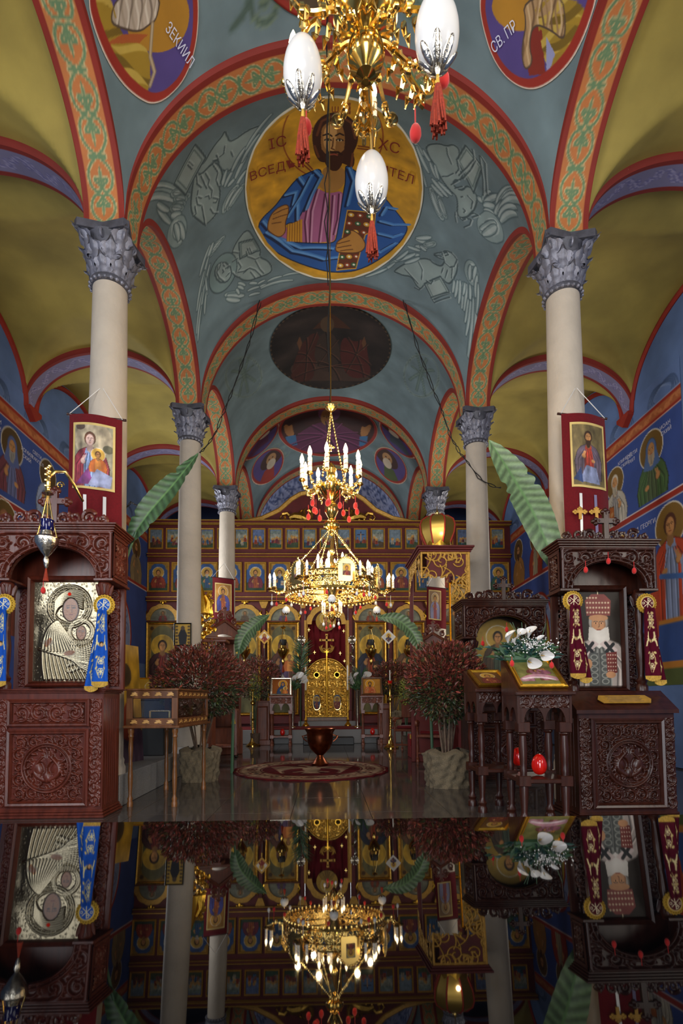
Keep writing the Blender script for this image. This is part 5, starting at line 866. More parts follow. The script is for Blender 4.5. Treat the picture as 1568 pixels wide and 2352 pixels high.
# royal doors
zd0, zd1 = L(750, 1647)[1], L(750, 1510)[1]; dw = (gx1-gx0-.06)/2
for s in (-1, 1):
    c = Cv(0, 0, dw, zd1-zd0, 190); zm = (zd1-zd0)*.48
    carve(c, dw/3., 3, 1, False, .03, dw-.03, .03, zm-.03); carve(c, dw/2.4, 5, 1, False, .03, dw-.03, zm+.03, zd1-zd0)
    for q in ((0.012, 0, .012, zd1-zd0), (dw-.012, 0, dw-.012, zd1-zd0), (0, .012, dw, .012), (0, zm, dw, zm)): c.line([(q[0], q[1]), (q[2], q[3])], .04, None, h=1.1)
    H_ = zd1-zd0
    top = lambda x: H_-.02-(.34)*np.clip((x if s > 0 else dw-x)/dw, 0, 1)**2.4
    c.line([(x, float(top(x))-.02) for x in np.linspace(0, dw, 24)], .055, None, h=1.3)
    x_in = 0
    dr = thing('tmp', 'x', 'x'); bpy.data.objects.remove(dr)
    hinge = gx1-.03-dw if s > 0 else gx0+.03
    d = relief('royal_door', c, 'gold_carved', icn, .03, 84, 190, (hinge, -.02, zd0), mask=lambda x, z: z < top(x))
    MB().prism([(x, float(top(x))-.01) for x in np.linspace(0, dw, 20)]+[(dw, 0), (0, 0)], .002, .03).obj('door_board', 'wood_dark', d, smooth=False)
    pc = Cv(-.095, -.2, .095, .2, 200, '#3c5480'); saint(pc, 0, .07, .075, '#7a3a2c', '#34405f' if s < 0 else '#7a3428', halo='#c09a3c', full=3.5); th, q = np.meshgrid(np.linspace(0, 2*PI, 40), np.linspace(.02, 1, 14))
    ex, ez = .095*q*np.sign(np.cos(th))*np.abs(np.cos(th))**.8, .2*q*np.sign(np.sin(th))*np.abs(np.sin(th))**.8; grid_obj('oval_icon', ex, 0*ex-.04, ez, 'oil', d, pc.smp(ex, ez), (dw/2, 0, zm*.52))
    t = np.linspace(0, 2*PI, 40); MB().tube([(.1*math.copysign(abs(math.cos(q))**.8, math.cos(q))+dw/2, -.04, .205*math.copysign(abs(math.sin(q))**.8, math.sin(q))+zm*.52) for q in t[:-1]], .014, 6, True).obj('oval_frame', 'gold_bright', d)
    MB().lathe([(.001, 0), (.06, .0), (.075, -.015), (.08, .0)], 20, (dw*.5, -.03, zm+.36), Matrix.Rotation(R(90), 3, 'X')).obj('round_boss', 'gold', d)
m = MB(); m.cyl((0, -.05, zd0), (0, -.05, zd1+.03), .028, .022, 10); trefoil_cross(m, 0, zd1+.02, .2, .13, -.065, -.04, .16); m.obj('door_mullion', 'gold', icn, (xm, 0, 0))
# curtain behind the holy doors with gilt cross
cu = thing('door_curtain', 'crimson velvet curtain with gold cross and stars behind the holy doors', 'curtain', (xm, YI+.07, 0))
x, z = np.meshgrid(np.linspace(gx0-xm+.02, gx1-xm-.02, 70), np.linspace(zd0, zg+.25, 30)); grid_obj('cloth', x, .018*np.sin(x*34)+.008*np.sin(x*71), z, 'red_velvet', cu)
m = MB(); cz = L(750, 1492)[1]; m.box((0, -.03, cz+.18), (.05, .012, .42)); m.box((0, -.03, cz+.26), (.3, .012, .05))
for q in ((0, .4), (-.16, .26), (.16, .26)): m.box((q[0], -.03, cz+q[1]), (.07, .012, .06))
for s in (-1, 1):
    for k in range(3): m.tube([(s*p[0], -.03, cz+p[1]) for p in bez((.02, -.08+.03*k), (.16+.02*k, -.1+.04*k), (.2-.05*k, .1+.02*k))], [.016]*11+[.004], 6)
    m.tube([(s*p[0], -.03, p[1]) for p in spiral(.07, cz-.0, .06, -1.5, 1.2, 18, .2)], .012, 6)
m.obj('embroidered_cross', 'gold_paint', cu, smooth=False)
for i, (px, py) in enumerate(((709, 1446), (789, 1449), (722, 1498), (781, 1500), (711, 1517), (791, 1518))):
    p = L(px, py); st = MB(); st.prism([(.045*(1 if k % 2 == 0 else .25)*math.cos(k*PI/4), .06*(1 if k % 2 == 0 else .25)*math.sin(k*PI/4)) for k in range(8)], -.006, 0); st.obj('gold_star', 'gold_bright', cu, (p[0]-xm, -.03, p[1]), smooth=False)
# altar platform, steps, carpet
pf = at(750, 1708, 12.28)
pl = thing('altar_platform', 'grey granite platform with dark step in front of the icon screen', 'platform', (0, 12.28, 0))
m = MB(); m.box((0, .86+.0, .165), (9.6, 1.72, .33), .01); m.obj('granite_slab', 'granite', pl, smooth=False)
m = MB(); m.box((xm, 1.55, .40), (1.5, .34, .14), .01); m.obj('door_step', 'granite', pl, smooth=False)
m = MB(); m.box((xm, 1.66, .515), (gx1-gx0-.08, .1, .09), .006); m.obj('threshold', 'wood_orange', pl, smooth=False)
m = MB(); m.box((0, 0, .085), (1.15, .34, .17), .01); tag(m.obj('wooden_step', 'black', None, (-.1, 12.06, 0), smooth=False), 'low black box step in front of the granite platform', 'step')
m = MB(); m.box((0, 0, 0), (4.6, 1.3, .016), .006); tag(m.obj('altar_carpet', 'red_carpet', None, (xm, 12.28+.68, .339), smooth=False), 'dark red carpet along the front of the altar platform', 'carpet')
# candle-like gilt posts beside the doors
for s, px in ((-1, 702), (1, 799)):
    p = at(px, 1668, 13.55); t = thing('processional_candlestick', 'tall slender white and gilt candle post %s the holy doors' % ('left of' if s < 0 else 'right of'), 'candlestick', (p.x, 13.6, .345), group='posts by the holy doors')
    MB().lathe([(.09, 0), (.09, .03), (.05, .07), (.03, .12), (.045, .16), (.022, .22), (.022, .9), (.03, .93)], 14).obj('stem', 'gold', t); MB().lathe([(.02, .93), (.02, 1.55), (.001, 1.6)], 12).obj('white_candle', 'candle', t)
    MB().tube([(.025*math.cos(k*.7), .025*math.sin(k*.7), .25+.017*k) for k in range(38)], .006, 5).obj('gilt_spiral', 'gold_bright', t)
# ritual fans
for s, px in ((-1, 692), (1, 808)):
    p = at(px, 1470, 13.85); t = thing('liturgical_fan', 'carved silver gilt fan on a pole %s the holy doors' % ('left of' if s < 0 else 'right of'), 'fan', (p.x, 13.8, .345), group='fans by the holy doors')
    zz = p.z-.345; MB().cyl((0, 0, 0), (0, 0, zz), .018, .015, 8).obj('pole', 'wood_dark', t); m = MB()
    for r in (.09, .06, .03): m.tube([(r*math.cos(q), 0, zz+r*math.sin(q)) for q in np.linspace(0, 2*PI, 20)[:-1]], .014, 5, True)
    for k in range(10): q = k*PI/5; m.ell((.1*math.cos(q), 0, zz+.1*math.sin(q)), .022, 6, 4)
    m.obj('fan_disc', 'silver', t); m = MB()
    for k in range(9): m.tube([(math.sin(k*2.1)*.05, -.01, zz-.15-.09*k), (math.sin(k*2.1+1)*.06, -.02, zz-.2-.09*k), (0, -.01, zz-.24-.09*k)], [.02, .035, .015], 6)
    m.obj('carved_panel', 'silver', t)
# hanging lamps before the great icons
def make_lampada(name, label, top, zlen, sc, cup, parent_group, body='brass'):
    t = thing(name, label, 'oil lamp', top, group=parent_group); z = -zlen
    m = MB()
    for k in range(3): a = k*2.094; m.tube([(0, 0, 0), (.06*sc*math.cos(a), .06*sc*math.sin(a), z*.6), (.11*sc*math.cos(a), .11*sc*math.sin(a), z)], .006*sc, 5)
    m.obj('chains', 'gold_bright', t)
    if name == 'hanging_lamp': MB().tube([(0, 0, 0), (0, .1, .05), (0, .3, .06), (0, YI-13.4-.0, -.02)], .012, 6).obj('wall_bracket', 'brass', t)
    MB().lathe([(.001, .02), (.05*sc, 0), (.06*sc, -.02*sc), (.02*sc, -.04*sc), (.001, -.05*sc)], 12).obj('canopy', body, t)
    MB().lathe([(.001, z-.34*sc), (.02*sc, z-.3*sc), (.035*sc, z-.24*sc), (.02*sc, z-.2*sc), (.06*sc, z-.15*sc), (.115*sc, z-.06*sc), (.12*sc, z), (.1*sc, z+.015), (.07*sc, z+.03*sc), (.06*sc, z+.08*sc)], 18).obj('bowl', body, t)
    MB().lathe([(.05*sc, z+.06*sc), (.075*sc, z+.13*sc), (.07*sc, z+.2*sc), (.062*sc, z+.2*sc), (.06*sc, z+.1*sc), (.001, z+.07*sc)], 16).obj('glass_cup', cup, t)
    MB().lathe([(.001, z-.48*sc), (.03*sc, z-.47*sc), (.012*sc, z-.36*sc), (.008*sc, z-.33*sc)], 10).obj('tassel', 'tassel', t)
    return t
for i, (px, nm) in enumerate(((562, 'farthest left of the four'), (650, 'before the great mother and child icon'), (851, 'before the great icon of a bearded figure'), (939, 'farthest right of the four'))):
    p = at(px, 1440, 13.4); make_lampada('hanging_lamp', 'brass hanging oil lamp with dark glass, '+nm, (p.x, 13.4, p.z), .58, 1.25, 'black', 'lamps before the icon screen')
# diamond icons on stakes
for s, px in ((-1, 607), (1, 892)):
    p = at(px, 1463, 12.9); t = thing('diamond_icon', 'small diamond shaped icon with gold fringe and tassels, %s side' % ('mother and child' if s < 0 else 'bearded figure'), 'icon', (p.x, 12.9, p.z), group='diamond icons'); h = .185
    MB().prism([(0, -h), (h, 0), (0, h), (-h, 0)], 0, .03).obj('board', 'gold_paint' if s < 0 else 'egg_white', t, smooth=False)
    c = Cv(-h*.72, -h*.72, h*.72, h*.72, 260, '#cfc6b8'); saint(c, 0, .03, .06, '#7a2a22' if s < 0 else '#5a3f4a', '#8a3026' if s < 0 else '#38405f', halo='#d0a848', hood='#7a2a22' if s < 0 else None, beard=None if s < 0 else '#3a2010'); u, v = np.meshgrid(np.linspace(0, 1, 30), np.linspace(0, 1, 30)); e = h*.72; grid_obj('painting', e*(u-v), 0*u-.004, e*(u+v-1), 'oil', t, c.smp(e*(u-v), e*(u+v-1)))
    for q in ((-h, 0), (h, 0), (0, -h)): MB().lathe([(.001, 0), (.015, -.01), (.02, -.09), (.012, -.1), (.001, -.1)], 10, (q[0], -.01, q[1])).obj('tassel', 'tassel_gold', t)
    MB().cyl((0, .03, -h), (0, .03, .345-p.z), .012).obj('stake', 'wood_dark', t)
# ================================================================== chandeliers
def cand_proto():
    c = MB().lathe([(.011, 0), (.0105, .075), (.006, .085)], 10).obj('candle_sleeve', 'candle', None); b = MB().lathe([(.004, .08), (.0095, .09), (.0115, .105), (.008, .12), (.0015, .137)], 10).obj('bulb', 'bulb', c)
    MB().tube([(.0115*math.cos(k*.55), .0115*math.sin(k*.55), .012+.0022*k) for k in range(26)], .0013, 4).obj('painted_stripe', 'gold_paint', c); return c
CAND = cand_proto(); CAND.location = (0, 0, -50); CUSED = []
def put_candle(parent, p, s=1.):
    if not CUSED: c = CAND; CUSED.append(1); c.parent = parent
    else: c = copy_tree(CAND, parent)
    c.location = p; c.scale = (s, s, s); return c
def lamp_at(p, pw, r=.02, col=(1, .74, .42)):
    l = bpy.data.lights.new('candle_light', 'POINT'); l.energy = pw; l.color = col; l.shadow_soft_size = r; o = bpy.data.objects.new('candle_light', l); COL.objects.link(o); o.location = p
def egg_prof(r, h, n=14):
    return [(1e-4+r*math.sin(PI*i/n)*(1-.10*math.cos(PI*i/n)*-1), -h/2*math.cos(PI*i/n)) for i in range(n+1)]
def felt_egg(p, label, group, s=1., mat='red_felt', drop=.05):
    t = thing('hanging_egg', label, 'egg', p, group=group); MB().cyl((0, 0, 0), (0, 0, -drop*s), .0022*s, n=5).obj('string', mat, t); MB().lathe(egg_prof(.016*s, .05*s), 12, (0, 0, -drop*s-.02*s)).obj('shell', mat, t); return t
def s_arm(mb, r0, r1, z0, z1, a, rad, dip, curl=True):
    ca, sa = math.cos(a), math.sin(a); q = bez((r0, z0), (r0+(r1-r0)*.35, z0+dip*.2), (r0+(r1-r0)*.75, z1-dip), (r1, z1), n=14); mb.tube([(x*ca, x*sa, z) for x, z in q], np.linspace(rad, rad*.6, 14), 6)
    if curl:
        for (c0, rr, st, tr) in (((.35, .16, 2, 1.1), (.62, .13, 5, -1.1), (.85, .1, 3, 1.)) if rad < .0139 else ((.4, .13, 2, 1.1), (.75, .1, 5, -1.1))):
            i = int(c0*13); x, z = q[i]; sp = spiral(x, z+(r1-r0)*.1*(1 if tr > 0 else -1), (r1-r0)*rr, st, abs(tr), 12, .25, 1 if tr > 0 else -1); mb.tube([(u*ca, u*sa, v) for u, v in sp], np.linspace(rad*.75, rad*.3, 12), 5)
            mb.ell((x*ca, x*sa, z), (rad*1.5, rad*1.5, rad*1.8), 6, 4)
YC = 4.7; C0 = at(762, 1371, YC); zz = lambda py: at(762, py, YC).z-C0.z
ch = thing('ring_chandelier', 'large gilt ring chandelier with lit electric candles hanging in the nave centre', 'chandelier', C0)
top = float(zsail(np.array(C0.x), np.array(YC), 1))-C0.z-.02
MB().tube([(0, 0, zz(940)), (0, 0, top)], .004, 5).obj('suspension_chain', 'brass', ch); m = MB(); m.tube([(-.012+.012*math.sin(k*.9), .02, zz(940)+(top-zz(940))*k/30) for k in range(31)], .008, 5); m.tube([(-.02-.05*math.sin(PI*k/12)*(k % 3)/3, .03, zz(650)+(zz(300)-zz(650))*k/12) for k in range(13)], .005, 5); m.obj('electric_cable', 'cable', ch)
MB().lathe([(.001, zz(946)), (.02, zz(944)), (.052, zz(938)), (.055, zz(934)), (.03, zz(930)), (.012, zz(926)), (.001, zz(922))], 20).obj('ceiling_disc', 'gold_bright', ch)
m = MB()                                                  # three upper chains, with links
for k in range(3):
    a = PI/2+k*2.094+.3; p0 = Vector((0, 0, zz(946))); p1 = Vector((.12*math.cos(a), .12*math.sin(a), zz(1105)))
    for i in range(22): q = p0.lerp(p1, (i+.5)/22); m.ell(q, (.009, .009, .016), 6, 4)
m.obj('upper_chains', 'gold_bright', ch)
trefoil_cross(MB(), 0, zz(1037), .06, .05, -.006, .006, .2).obj('hanging_cross', 'gold_bright', ch)
MB().lathe([(.001, zz(1062)), (.03, zz(1068)), (.05, zz(1078)), (.035, zz(1088)), (.05, zz(1096)), (.045, zz(1106)), (.09, zz(1112)), (.125, zz(1118)), (.12, zz(1126)), (.09, zz(1138)), (.05, zz(1147)), (.03, zz(1153)), (.06, zz(1162)), (.062, zz(1176)), (.04, zz(1186)), (.025, zz(1192)), (.06, zz(1198)), (.075, zz(1206)), (.07, zz(1213)), (.03, zz(1218)), (.02, zz(1228)), (.001, zz(1232))], 26).obj('central_body', 'brass', ch)
for k in range(10):
    a = k*PI/5+.16; m = MB(); s_arm(m, .09, .27, zz(1122), zz(1112), a, .011, .16); ca, sa = math.cos(a), math.sin(a); m.lathe([(.012, -.015), (.032, .0), (.028, .012), (.013, .012)], 10, (.27*ca, .27*sa, zz(1108))); m.obj('candle_arm', 'gold_bright', ch)
    put_candle(ch, (.27*ca, .27*sa, zz(1106)), 1.75)
    for j, rr in enumerate((.16, .24)):
        if (k+j) % 3: felt_egg((C0.x+rr*ca, C0.y+rr*sa, C0.z+zz(1140)-.04*j), 'red felt egg on a string under the upper tier of the ring chandelier', 'red eggs of the upper tier', 1.25, drop=.05+.04*((k*7) % 3)/2)
# crown ring
RR = .415; BH = .155
c = Cv(0, 0, 2*PI*RR, BH, 500); carve(c, BH*.52, 9, 1, False); u, v = np.meshgrid(np.linspace(0, 2*PI*RR, 420, endpoint=False), np.linspace(0, BH, 26)); hh = c.hs(u, v); th = u/RR; rad = RR+hh*.008
mk = np.concatenate([hh[:-1, 1:]+hh[:-1, :-1]+hh[1:, 1:]+hh[1:, :-1], (hh[:-1, :1]+hh[1:, :1])*2], 1) > .55
grid_obj('openwork_band', rad*np.cos(th), rad*np.sin(th), v, 'gold_bright', ch, mask=mk, wrap=True)
m = MB()
for z in (0, .012, BH, BH-.05): m.tube([(RR*1.005*math.cos(a), RR*1.005*math.sin(a), z) for a in np.linspace(0, 2*PI, 73)[:-1]], .007, 6, True)
for k in range(60): a = k*PI/30; m.ell((RR*math.cos(a), RR*math.sin(a), -.01), (.012, .012, .014), 6, 4)
m.obj('rims', 'gold_bright', ch)
for k in range(6):                                         # arched plates with little icons, and the long chains
    a = -PI/2+.28+k*PI/3; ca, sa = math.cos(a), math.sin(a); m = MB(); arc = [(.075*math.cos(q), .1+.075*math.sin(q)) for q in np.linspace(0, PI, 14)]
    m.prism([(.075, -.02)]+arc+[(-.075, -.02)], -.006, .006)
    for q in np.linspace(0, PI, 13): m.ell((.083*math.cos(q), 0, .1+.083*math.sin(q)), .012, 6, 4)
    m.ell((0, 0, .2), (.012, .008, .02), 6, 4); p = m.obj('icon_plate', 'gold_bright', ch, (RR*1.02*ca, RR*1.02*sa, BH*.45), (0, 0, a+PI/2))
    c = Cv(-.035, 0, .035, .1, 500, '#8a8468'); saint(c, 0, .06, .03, '#8a3030', '#6a3a3a', halo='#c8a040'); picture('enamel_icon', c, p, 'oil', 18, 24, (0, -.009, .03))
    m = MB(); p0 = Vector((.03*ca, .03*sa, zz(1218))); p1 = Vector((RR*math.cos(a+.5), RR*math.sin(a+.5), BH))
    for i in range(34): q = p0.lerp(p1, (i+.5)/34); m.ell(q, (.0045, .0045, .011) if i % 6 else (.011, .011, .013), 6, 4)
    m.obj('long_chain', 'gold_bright', ch)
for k in range(6):                                         # outer three-candle brackets
    a = k*PI/3+.02; ca, sa = math.cos(a), math.sin(a); m = MB(); s_arm(m, RR, .52, .04, .06, a, .009, .05)
    for q, (r, da) in enumerate(((.52, -.09), (.56, 0), (.52, .09))): b_ = a+da; m.lathe([(.01, -.012), (.026, 0), (.022, .01), (.011, .01)], 8, (r*math.cos(b_), r*math.sin(b_), .07)); m.tube([(.5*ca, .5*sa, .04), (r*math.cos(b_), r*math.sin(b_), .06)], .006, 5); put_candle(ch, (r*math.cos(b_), r*math.sin(b_), .08), .95)
    m.obj('outer_bracket', 'gold_bright', ch)
    for j, (mt, nm) in enumerate((('red_felt', 'red'), ('egg_white', 'white'))): felt_egg((C0.x+(.5+.04*j)*math.cos(a+.05*j), C0.y+(.5+.04*j)*math.sin(a+.05*j), C0.z+.02), 'small %s egg hanging from an outer bracket of the ring chandelier' % nm, 'small %s eggs of the ring' % nm, .8, mt, .09)
    b_ = a+.5
    for da in (-.12, .12): put_candle(ch, (RR*.93*math.cos(b_+da), RR*.93*math.sin(b_+da), BH*.7), 1.)
MB().lathe([(.001, zz(1236)), (.012, zz(1245)), (.012, zz(1256)), (.03, zz(1262)), (.03, zz(1270)), (.012, zz(1276)), (.02, zz(1290)), (.05, zz(1302)), (.03, zz(1316)), (.06, zz(1330)), (.08, zz(1345)), (.03, zz(1372)), (.02, zz(1400)), (.04, zz(1412)), (.02, zz(1425)), (.001, zz(1430))], 18).obj('inner_stem', 'gold_bright', ch)
for k in range(6):
    a = k*PI/3+.3; m = MB(); s_arm(m, .02, .13, zz(1300), zz(1312), a, .007, -.06); m.obj('inner_arm', 'gold_bright', ch); put_candle(ch, (.13*math.cos(a), .13*math.sin(a), zz(1312)), 1.1)
    m = MB(); s_arm(m, .02, .09, zz(1418), zz(1408), a, .005, .03); m.obj('lower_arm', 'gold_bright', ch); put_candle(ch, (.09*math.cos(a), .09*math.sin(a), zz(1408)), .8)
    if k % 2: felt_egg((C0.x+.08*math.cos(a), C0.y+.08*math.sin(a), C0.z+zz(1424)), 'small white egg hanging at the bottom tip of the ring chandelier', 'white eggs at the chandelier tip', .7, 'egg_white', .04)
    else: felt_egg((C0.x+.07*math.cos(a), C0.y+.07*math.sin(a), C0.z+zz(1427)), 'small red egg hanging at the bottom tip of the ring chandelier', 'red eggs at the chandelier tip', .7, 'red_felt', .06)
def tassel_egg(p, label, r, h, tl, cap='silver', group=None):
    t = thing('ostrich_egg', label, 'egg', p, group=group); MB().lathe(egg_prof(r, h, 22), 30).obj('shell', 'egg_white', t); m = MB()
    for k in range(7):
        a = k*2*PI/7; th = -PI/2+.62; tx, tz = r*math.cos(th), h/2*math.sin(th); tv = Vector((-r*math.sin(th)*math.cos(a), -r*math.sin(th)*math.sin(a), h/2*math.cos(th))).normalized(); sd = Vector((-math.sin(a), math.cos(a), 0)); nv = tv.cross(sd); mm = Matrix((sd, tv, nv)).transposed() @ Matrix.Diagonal(Vector((r*.2, h*.15, r*.07)))
        m.lathe([(math.sin(PI*i/8)+1e-5, -math.cos(PI*i/8)) for i in range(9)], 10, (tx*1.03*math.cos(a), tx*1.03*math.sin(a), tz*1.02), mm @ Matrix.Rotation(R(-90), 3, 'X'))
    m.lathe([(.001, -h*.63), (r*.1, -h*.6), (r*.16, -h*.54), (r*.2, -h*.5), (.001, -h*.47)], 10); m.obj('petal_cap', cap, t); m = MB(); m.lathe([(.001, h*.5), (r*.12, h*.49), (r*.06, h*.55), (r*.05, h*.7)], 8); m.obj('top_loop', 'gold_bright', t)
    m = MB(); m.lathe([(r*.06, -h*.6), (r*.09, -h*.7), (r*.06, -h*.75), (r*.13, -h*.8)], 8); m.obj('tassel_knot', 'tassel_gold', t); m = MB()
    for k in range(34):
        a = k*2.4; q = math.sqrt((k+.5)/34); m.tube([(r*.1*q*math.cos(a), r*.1*q*math.sin(a), -h*.76), (r*.3*q*math.cos(a), r*.3*q*math.sin(a), -h*.76-tl*.5), (r*.38*q*math.cos(a+.2), r*.38*q*math.sin(a+.2), -h*.76-tl*(.92+.08*math.sin(k)))], r*.06, 4)
    m.obj('tassel', 'tassel', t); return t
for k, (px, py, dy) in enumerate(((657, 1402, .0), (865, 1402, .0), (762, 1376, -.40))):
    p = at(px, py, YC+dy); tassel_egg(p, ['white ostrich egg with orange tassel under the left of the chandelier ring', 'white ostrich egg with orange tassel under the right of the chandelier ring', 'white ostrich egg hanging in front of the chandelier ring'][k], .034, .076, .045, 'gold_bright', 'eggs of the chandelier ring')
for k in range(10):
    a = k*2*PI/10+.2; felt_egg((C0.x+RR*math.cos(a), C0.y+RR*math.sin(a), C0.z-.005), 'small %s egg hanging from the lower rim of the ring chandelier' % ('red' if k % 2 else 'white'), 'rim eggs '+('red' if k % 2 else 'white'), .75, 'red_felt' if k % 2 else 'egg_white', .03)
for k in range(5): a = k*2*PI/5+.3; lamp_at((C0.x+.3*math.cos(a), C0.y+.3*math.sin(a), C0.z+zz(1060)), PWU)
for k in range(6): a = k*PI/3+.1; lamp_at((C0.x+.3*math.cos(a), C0.y+.3*math.sin(a), C0.z+.36), PWR)
# near chandelier, overhead
N0 = Vector((.01, 1.97, at(835, 130, 1.97).z)); nc = thing('brass_chandelier', 'polished brass chandelier overhead with scrolled arms, candles and white eggs', 'chandelier', N0)
MB().lathe([(.001, -.13), (.02, -.12), (.012, -.1), (.04, -.085), (.02, -.075), (.028, -.06), (.066, -.035), (.078, .0), (.072, .035), (.05, .065), (.04, .075), (.055, .09), (.11, .12), (.13, .16), (.12, .2), (.07, .24), (.05, .3), (.07, .36), (.06, .42), (.03, .5), (.02, .6)], 30).obj('central_body', 'brass', nc)
MB().tube([(0, 0, .55), (0, 0, float(zsail(np.array(.01), np.array(1.97), 0)) - N0.z if False else 7.74-N0.z)], .008, 6).obj('suspension_chain', 'brass', nc)
for k in range(6):
    a = -PI/2+1.0+k*PI/3; ca, sa = math.cos(a), math.sin(a); m = MB(); s_arm(m, .07, .36, .12, .10, a, .014, .24)
    for q in range(5):
        t_ = .2+.16*q; x = .07+.29*t_; z = .12-.17*math.sin(PI*t_)
        for e in (-1, 1): m.tube([(x*ca, x*sa, z), (x*ca-e*.02*sa, x*sa+e*.02*ca, z+.025), (x*ca-e*.035*sa, x*sa+e*.035*ca, z-.01)], [.009, .013, .003], 6)
    m.lathe([(.01, -.03), (.02, -.02), (.014, 0), (.04, .02), (.036, .035), (.016, .035)], 12, (.36*ca, .36*sa, .1))
    for q in range(8): b_ = q*PI/4; m.ell((.36*ca+.04*math.cos(b_), .36*sa+.04*math.sin(b_), .125), (.014, .014, .018), 6, 4)
    m.obj('candle_arm', 'gold_bright', nc); put_candle(nc, (.36*ca, .36*sa, .13), 1.75)
    # lower drooping scroll with bobeche
    b_ = a+PI/6; cb, sb = math.cos(b_), math.sin(b_); m = MB(); s_arm(m, .05, .24, .06, -.02, b_, .011, .1); m.lathe([(.003, -.03), (.012, -.02), (.03, -.012), (.026, 0), (.003, .0)], 12, (.24*cb, .24*sb, -.02)); m.obj('lower_scroll', 'gold_bright', nc)
for (px, py, Y, nm, g) in ((695, 162, 1.9, 'white ostrich egg with red tassel, left of the overhead chandelier', .075), (1003, 72, 1.67, 'white ostrich egg with red tassel, right of the overhead chandelier', .075), (853, 415, 2.25, 'white ostrich egg with red tassel hanging lowest in front of the round gold fresco', .075)):
    tassel_egg(at(px, py, Y), nm, g, .262, .17, 'silver', 'eggs of the overhead chandelier')
m = MB(); q = at(853, 415, 2.25)
for (px, py, Y) in ((695, 85, 1.9), (1003, -25, 1.67), (853, 345, 2.25)):
    p = at(px, py, Y)-N0; r = math.hypot(p.x, p.y); m.tube([p, p*.9+Vector((0, 0, .06)), Vector((p.x*.5, p.y*.5, .16)), Vector((p.x*.2, p.y*.2, .12))], [.008, .01, .012, .012], 6)
m.obj('egg_hook', 'gold_bright', nc)
pc = at(858, 295, 2.33)-N0; m = MB(); m.lathe([(.006, -.1), (.012, -.06), (.02, -.03), (.012, -.01), (.035, .01), (.03, .03), (.014, .03)], 12, pc); m.tube([pc+Vector((0, 0, -.03)), pc+Vector((-.005, -.02, .1)), Vector((pc.x*.5, pc.y*.6, .02)), Vector((0, .03, .02))], .009, 6); m.obj('front_bracket', 'gold_bright', nc); put_candle(nc, pc+Vector((0, 0, .03)), 1.5)
for i, (px, py, Y) in enumerate(((953, 250, 1.95), (1018, 130, 2.05), (703, 240, 2.1))):
    p = at(px, py, Y); t = felt_egg(p, ['red felt egg on a long loop under the overhead chandelier', 'red felt egg partly behind the right white egg', 'red felt egg partly behind the left white egg'][i], 'red eggs of the overhead chandelier', 1.45, drop=.05)
for k in range(4): a = k*PI/2+.4; lamp_at((N0.x+.4*math.cos(a), N0.y+.4*math.sin(a), N0.z+.33), PWN)
M('inlay', '#b58a4c', .4)
# ================================================================== carved shrines
def round_carving(w_, h, ppm=230, seed=1):
    c = Cv(-w_/2, 0, w_/2, h, ppm); r = min(w_, h)*.36; cy = h/2
    carve(c, w_/5, seed, .8, True, -w_/2+.01, w_/2-.01, .01, h-.01)
    k = c.win(-r*1.12, cy-r*1.12, r*1.12, cy+r*1.12); sl, X, Y = k; d = np.hypot(X, Y-cy); c.Hm[sl] = np.where(d < r*1.08, 0, c.Hm[sl])
    for rr, wd in ((1.02, .028), (.90, .018)): t = np.linspace(0, 2*PI, 60); c.line(np.stack([r*rr*np.cos(t), cy+r*rr*np.sin(t)], 1), wd, None, h=1)
    for q in range(16): a = q*PI/8; c.blob(r*.8*math.cos(a), cy+r*.8*math.sin(a), r*.12, r*.06, .8, a+.7)
    for s in (-1, 1):                                      # two birds at a vase
        c.line(bez((s*r*.12, cy-r*.5), (s*r*.75, cy-r*.25), (s*r*.5, cy+r*.15), (s*r*.2, cy+r*.42)), np.linspace(.05, .03, 12), None, h=1)
        c.blob(s*r*.42, cy-r*.02, r*.24, r*.36, 1, s*-.5); c.blob(s*r*.18, cy+r*.46, r*.1, r*.08, 1)
        for q in range(5): c.line(bez((s*r*.4, cy), (s*r*(.55+.04*q), cy+r*(.2-.1*q)), (s*r*(.72-.02*q), cy+r*(.3-.17*q))), [.02]*11+[.006], None, h=.9)
        for q in range(3): c.line(spiral(s*r*.3, cy-r*(.35+.15*q), r*.12, q, 1.1, 14, .2, s), .018, None, h=.8)
    c.blob(0, cy-r*.4, r*.2, r*.26, 1); c.line([(0, cy-r*.6), (0, cy+r*.6)], .02, None, h=.7)
    for q in range(9): a = PI*(q+.5)/9; c.line(bez((0, cy), (r*.2*math.cos(a), cy+r*.5), (r*.4*math.cos(a), cy+r*.7*math.sin(a))), [.018]*11+[.006], None, h=.7)
    return c
def mould(w_, d, h, z, y0=0, steps=3, out=.03, up=True):
    m = MB()
    for i in range(steps): e = out*((i+1)/steps if up else (steps-i)/steps); m.box((0, y0+d/2, z+h*(i+.5)/steps), (w_+2*e, d+2*e, h/steps*.98), min(.006, h/steps*.25))
    return m
TURN = [(1., 0), (1., .05), (.75, .07), (.95, .1), (.6, .13), (.55, .16), (.8, .3), (.85, .4), (.6, .52), (.72, .55), (.55, .58), (.6, .62), (.8, .75), (.6, .88), (.9, .9), (.7, .93), (1., .96), (1., 1.)]
def turned(r, h, z=0, n=14): return MB().lathe([(r*a, z+h*b) for a, b in TURN], n)
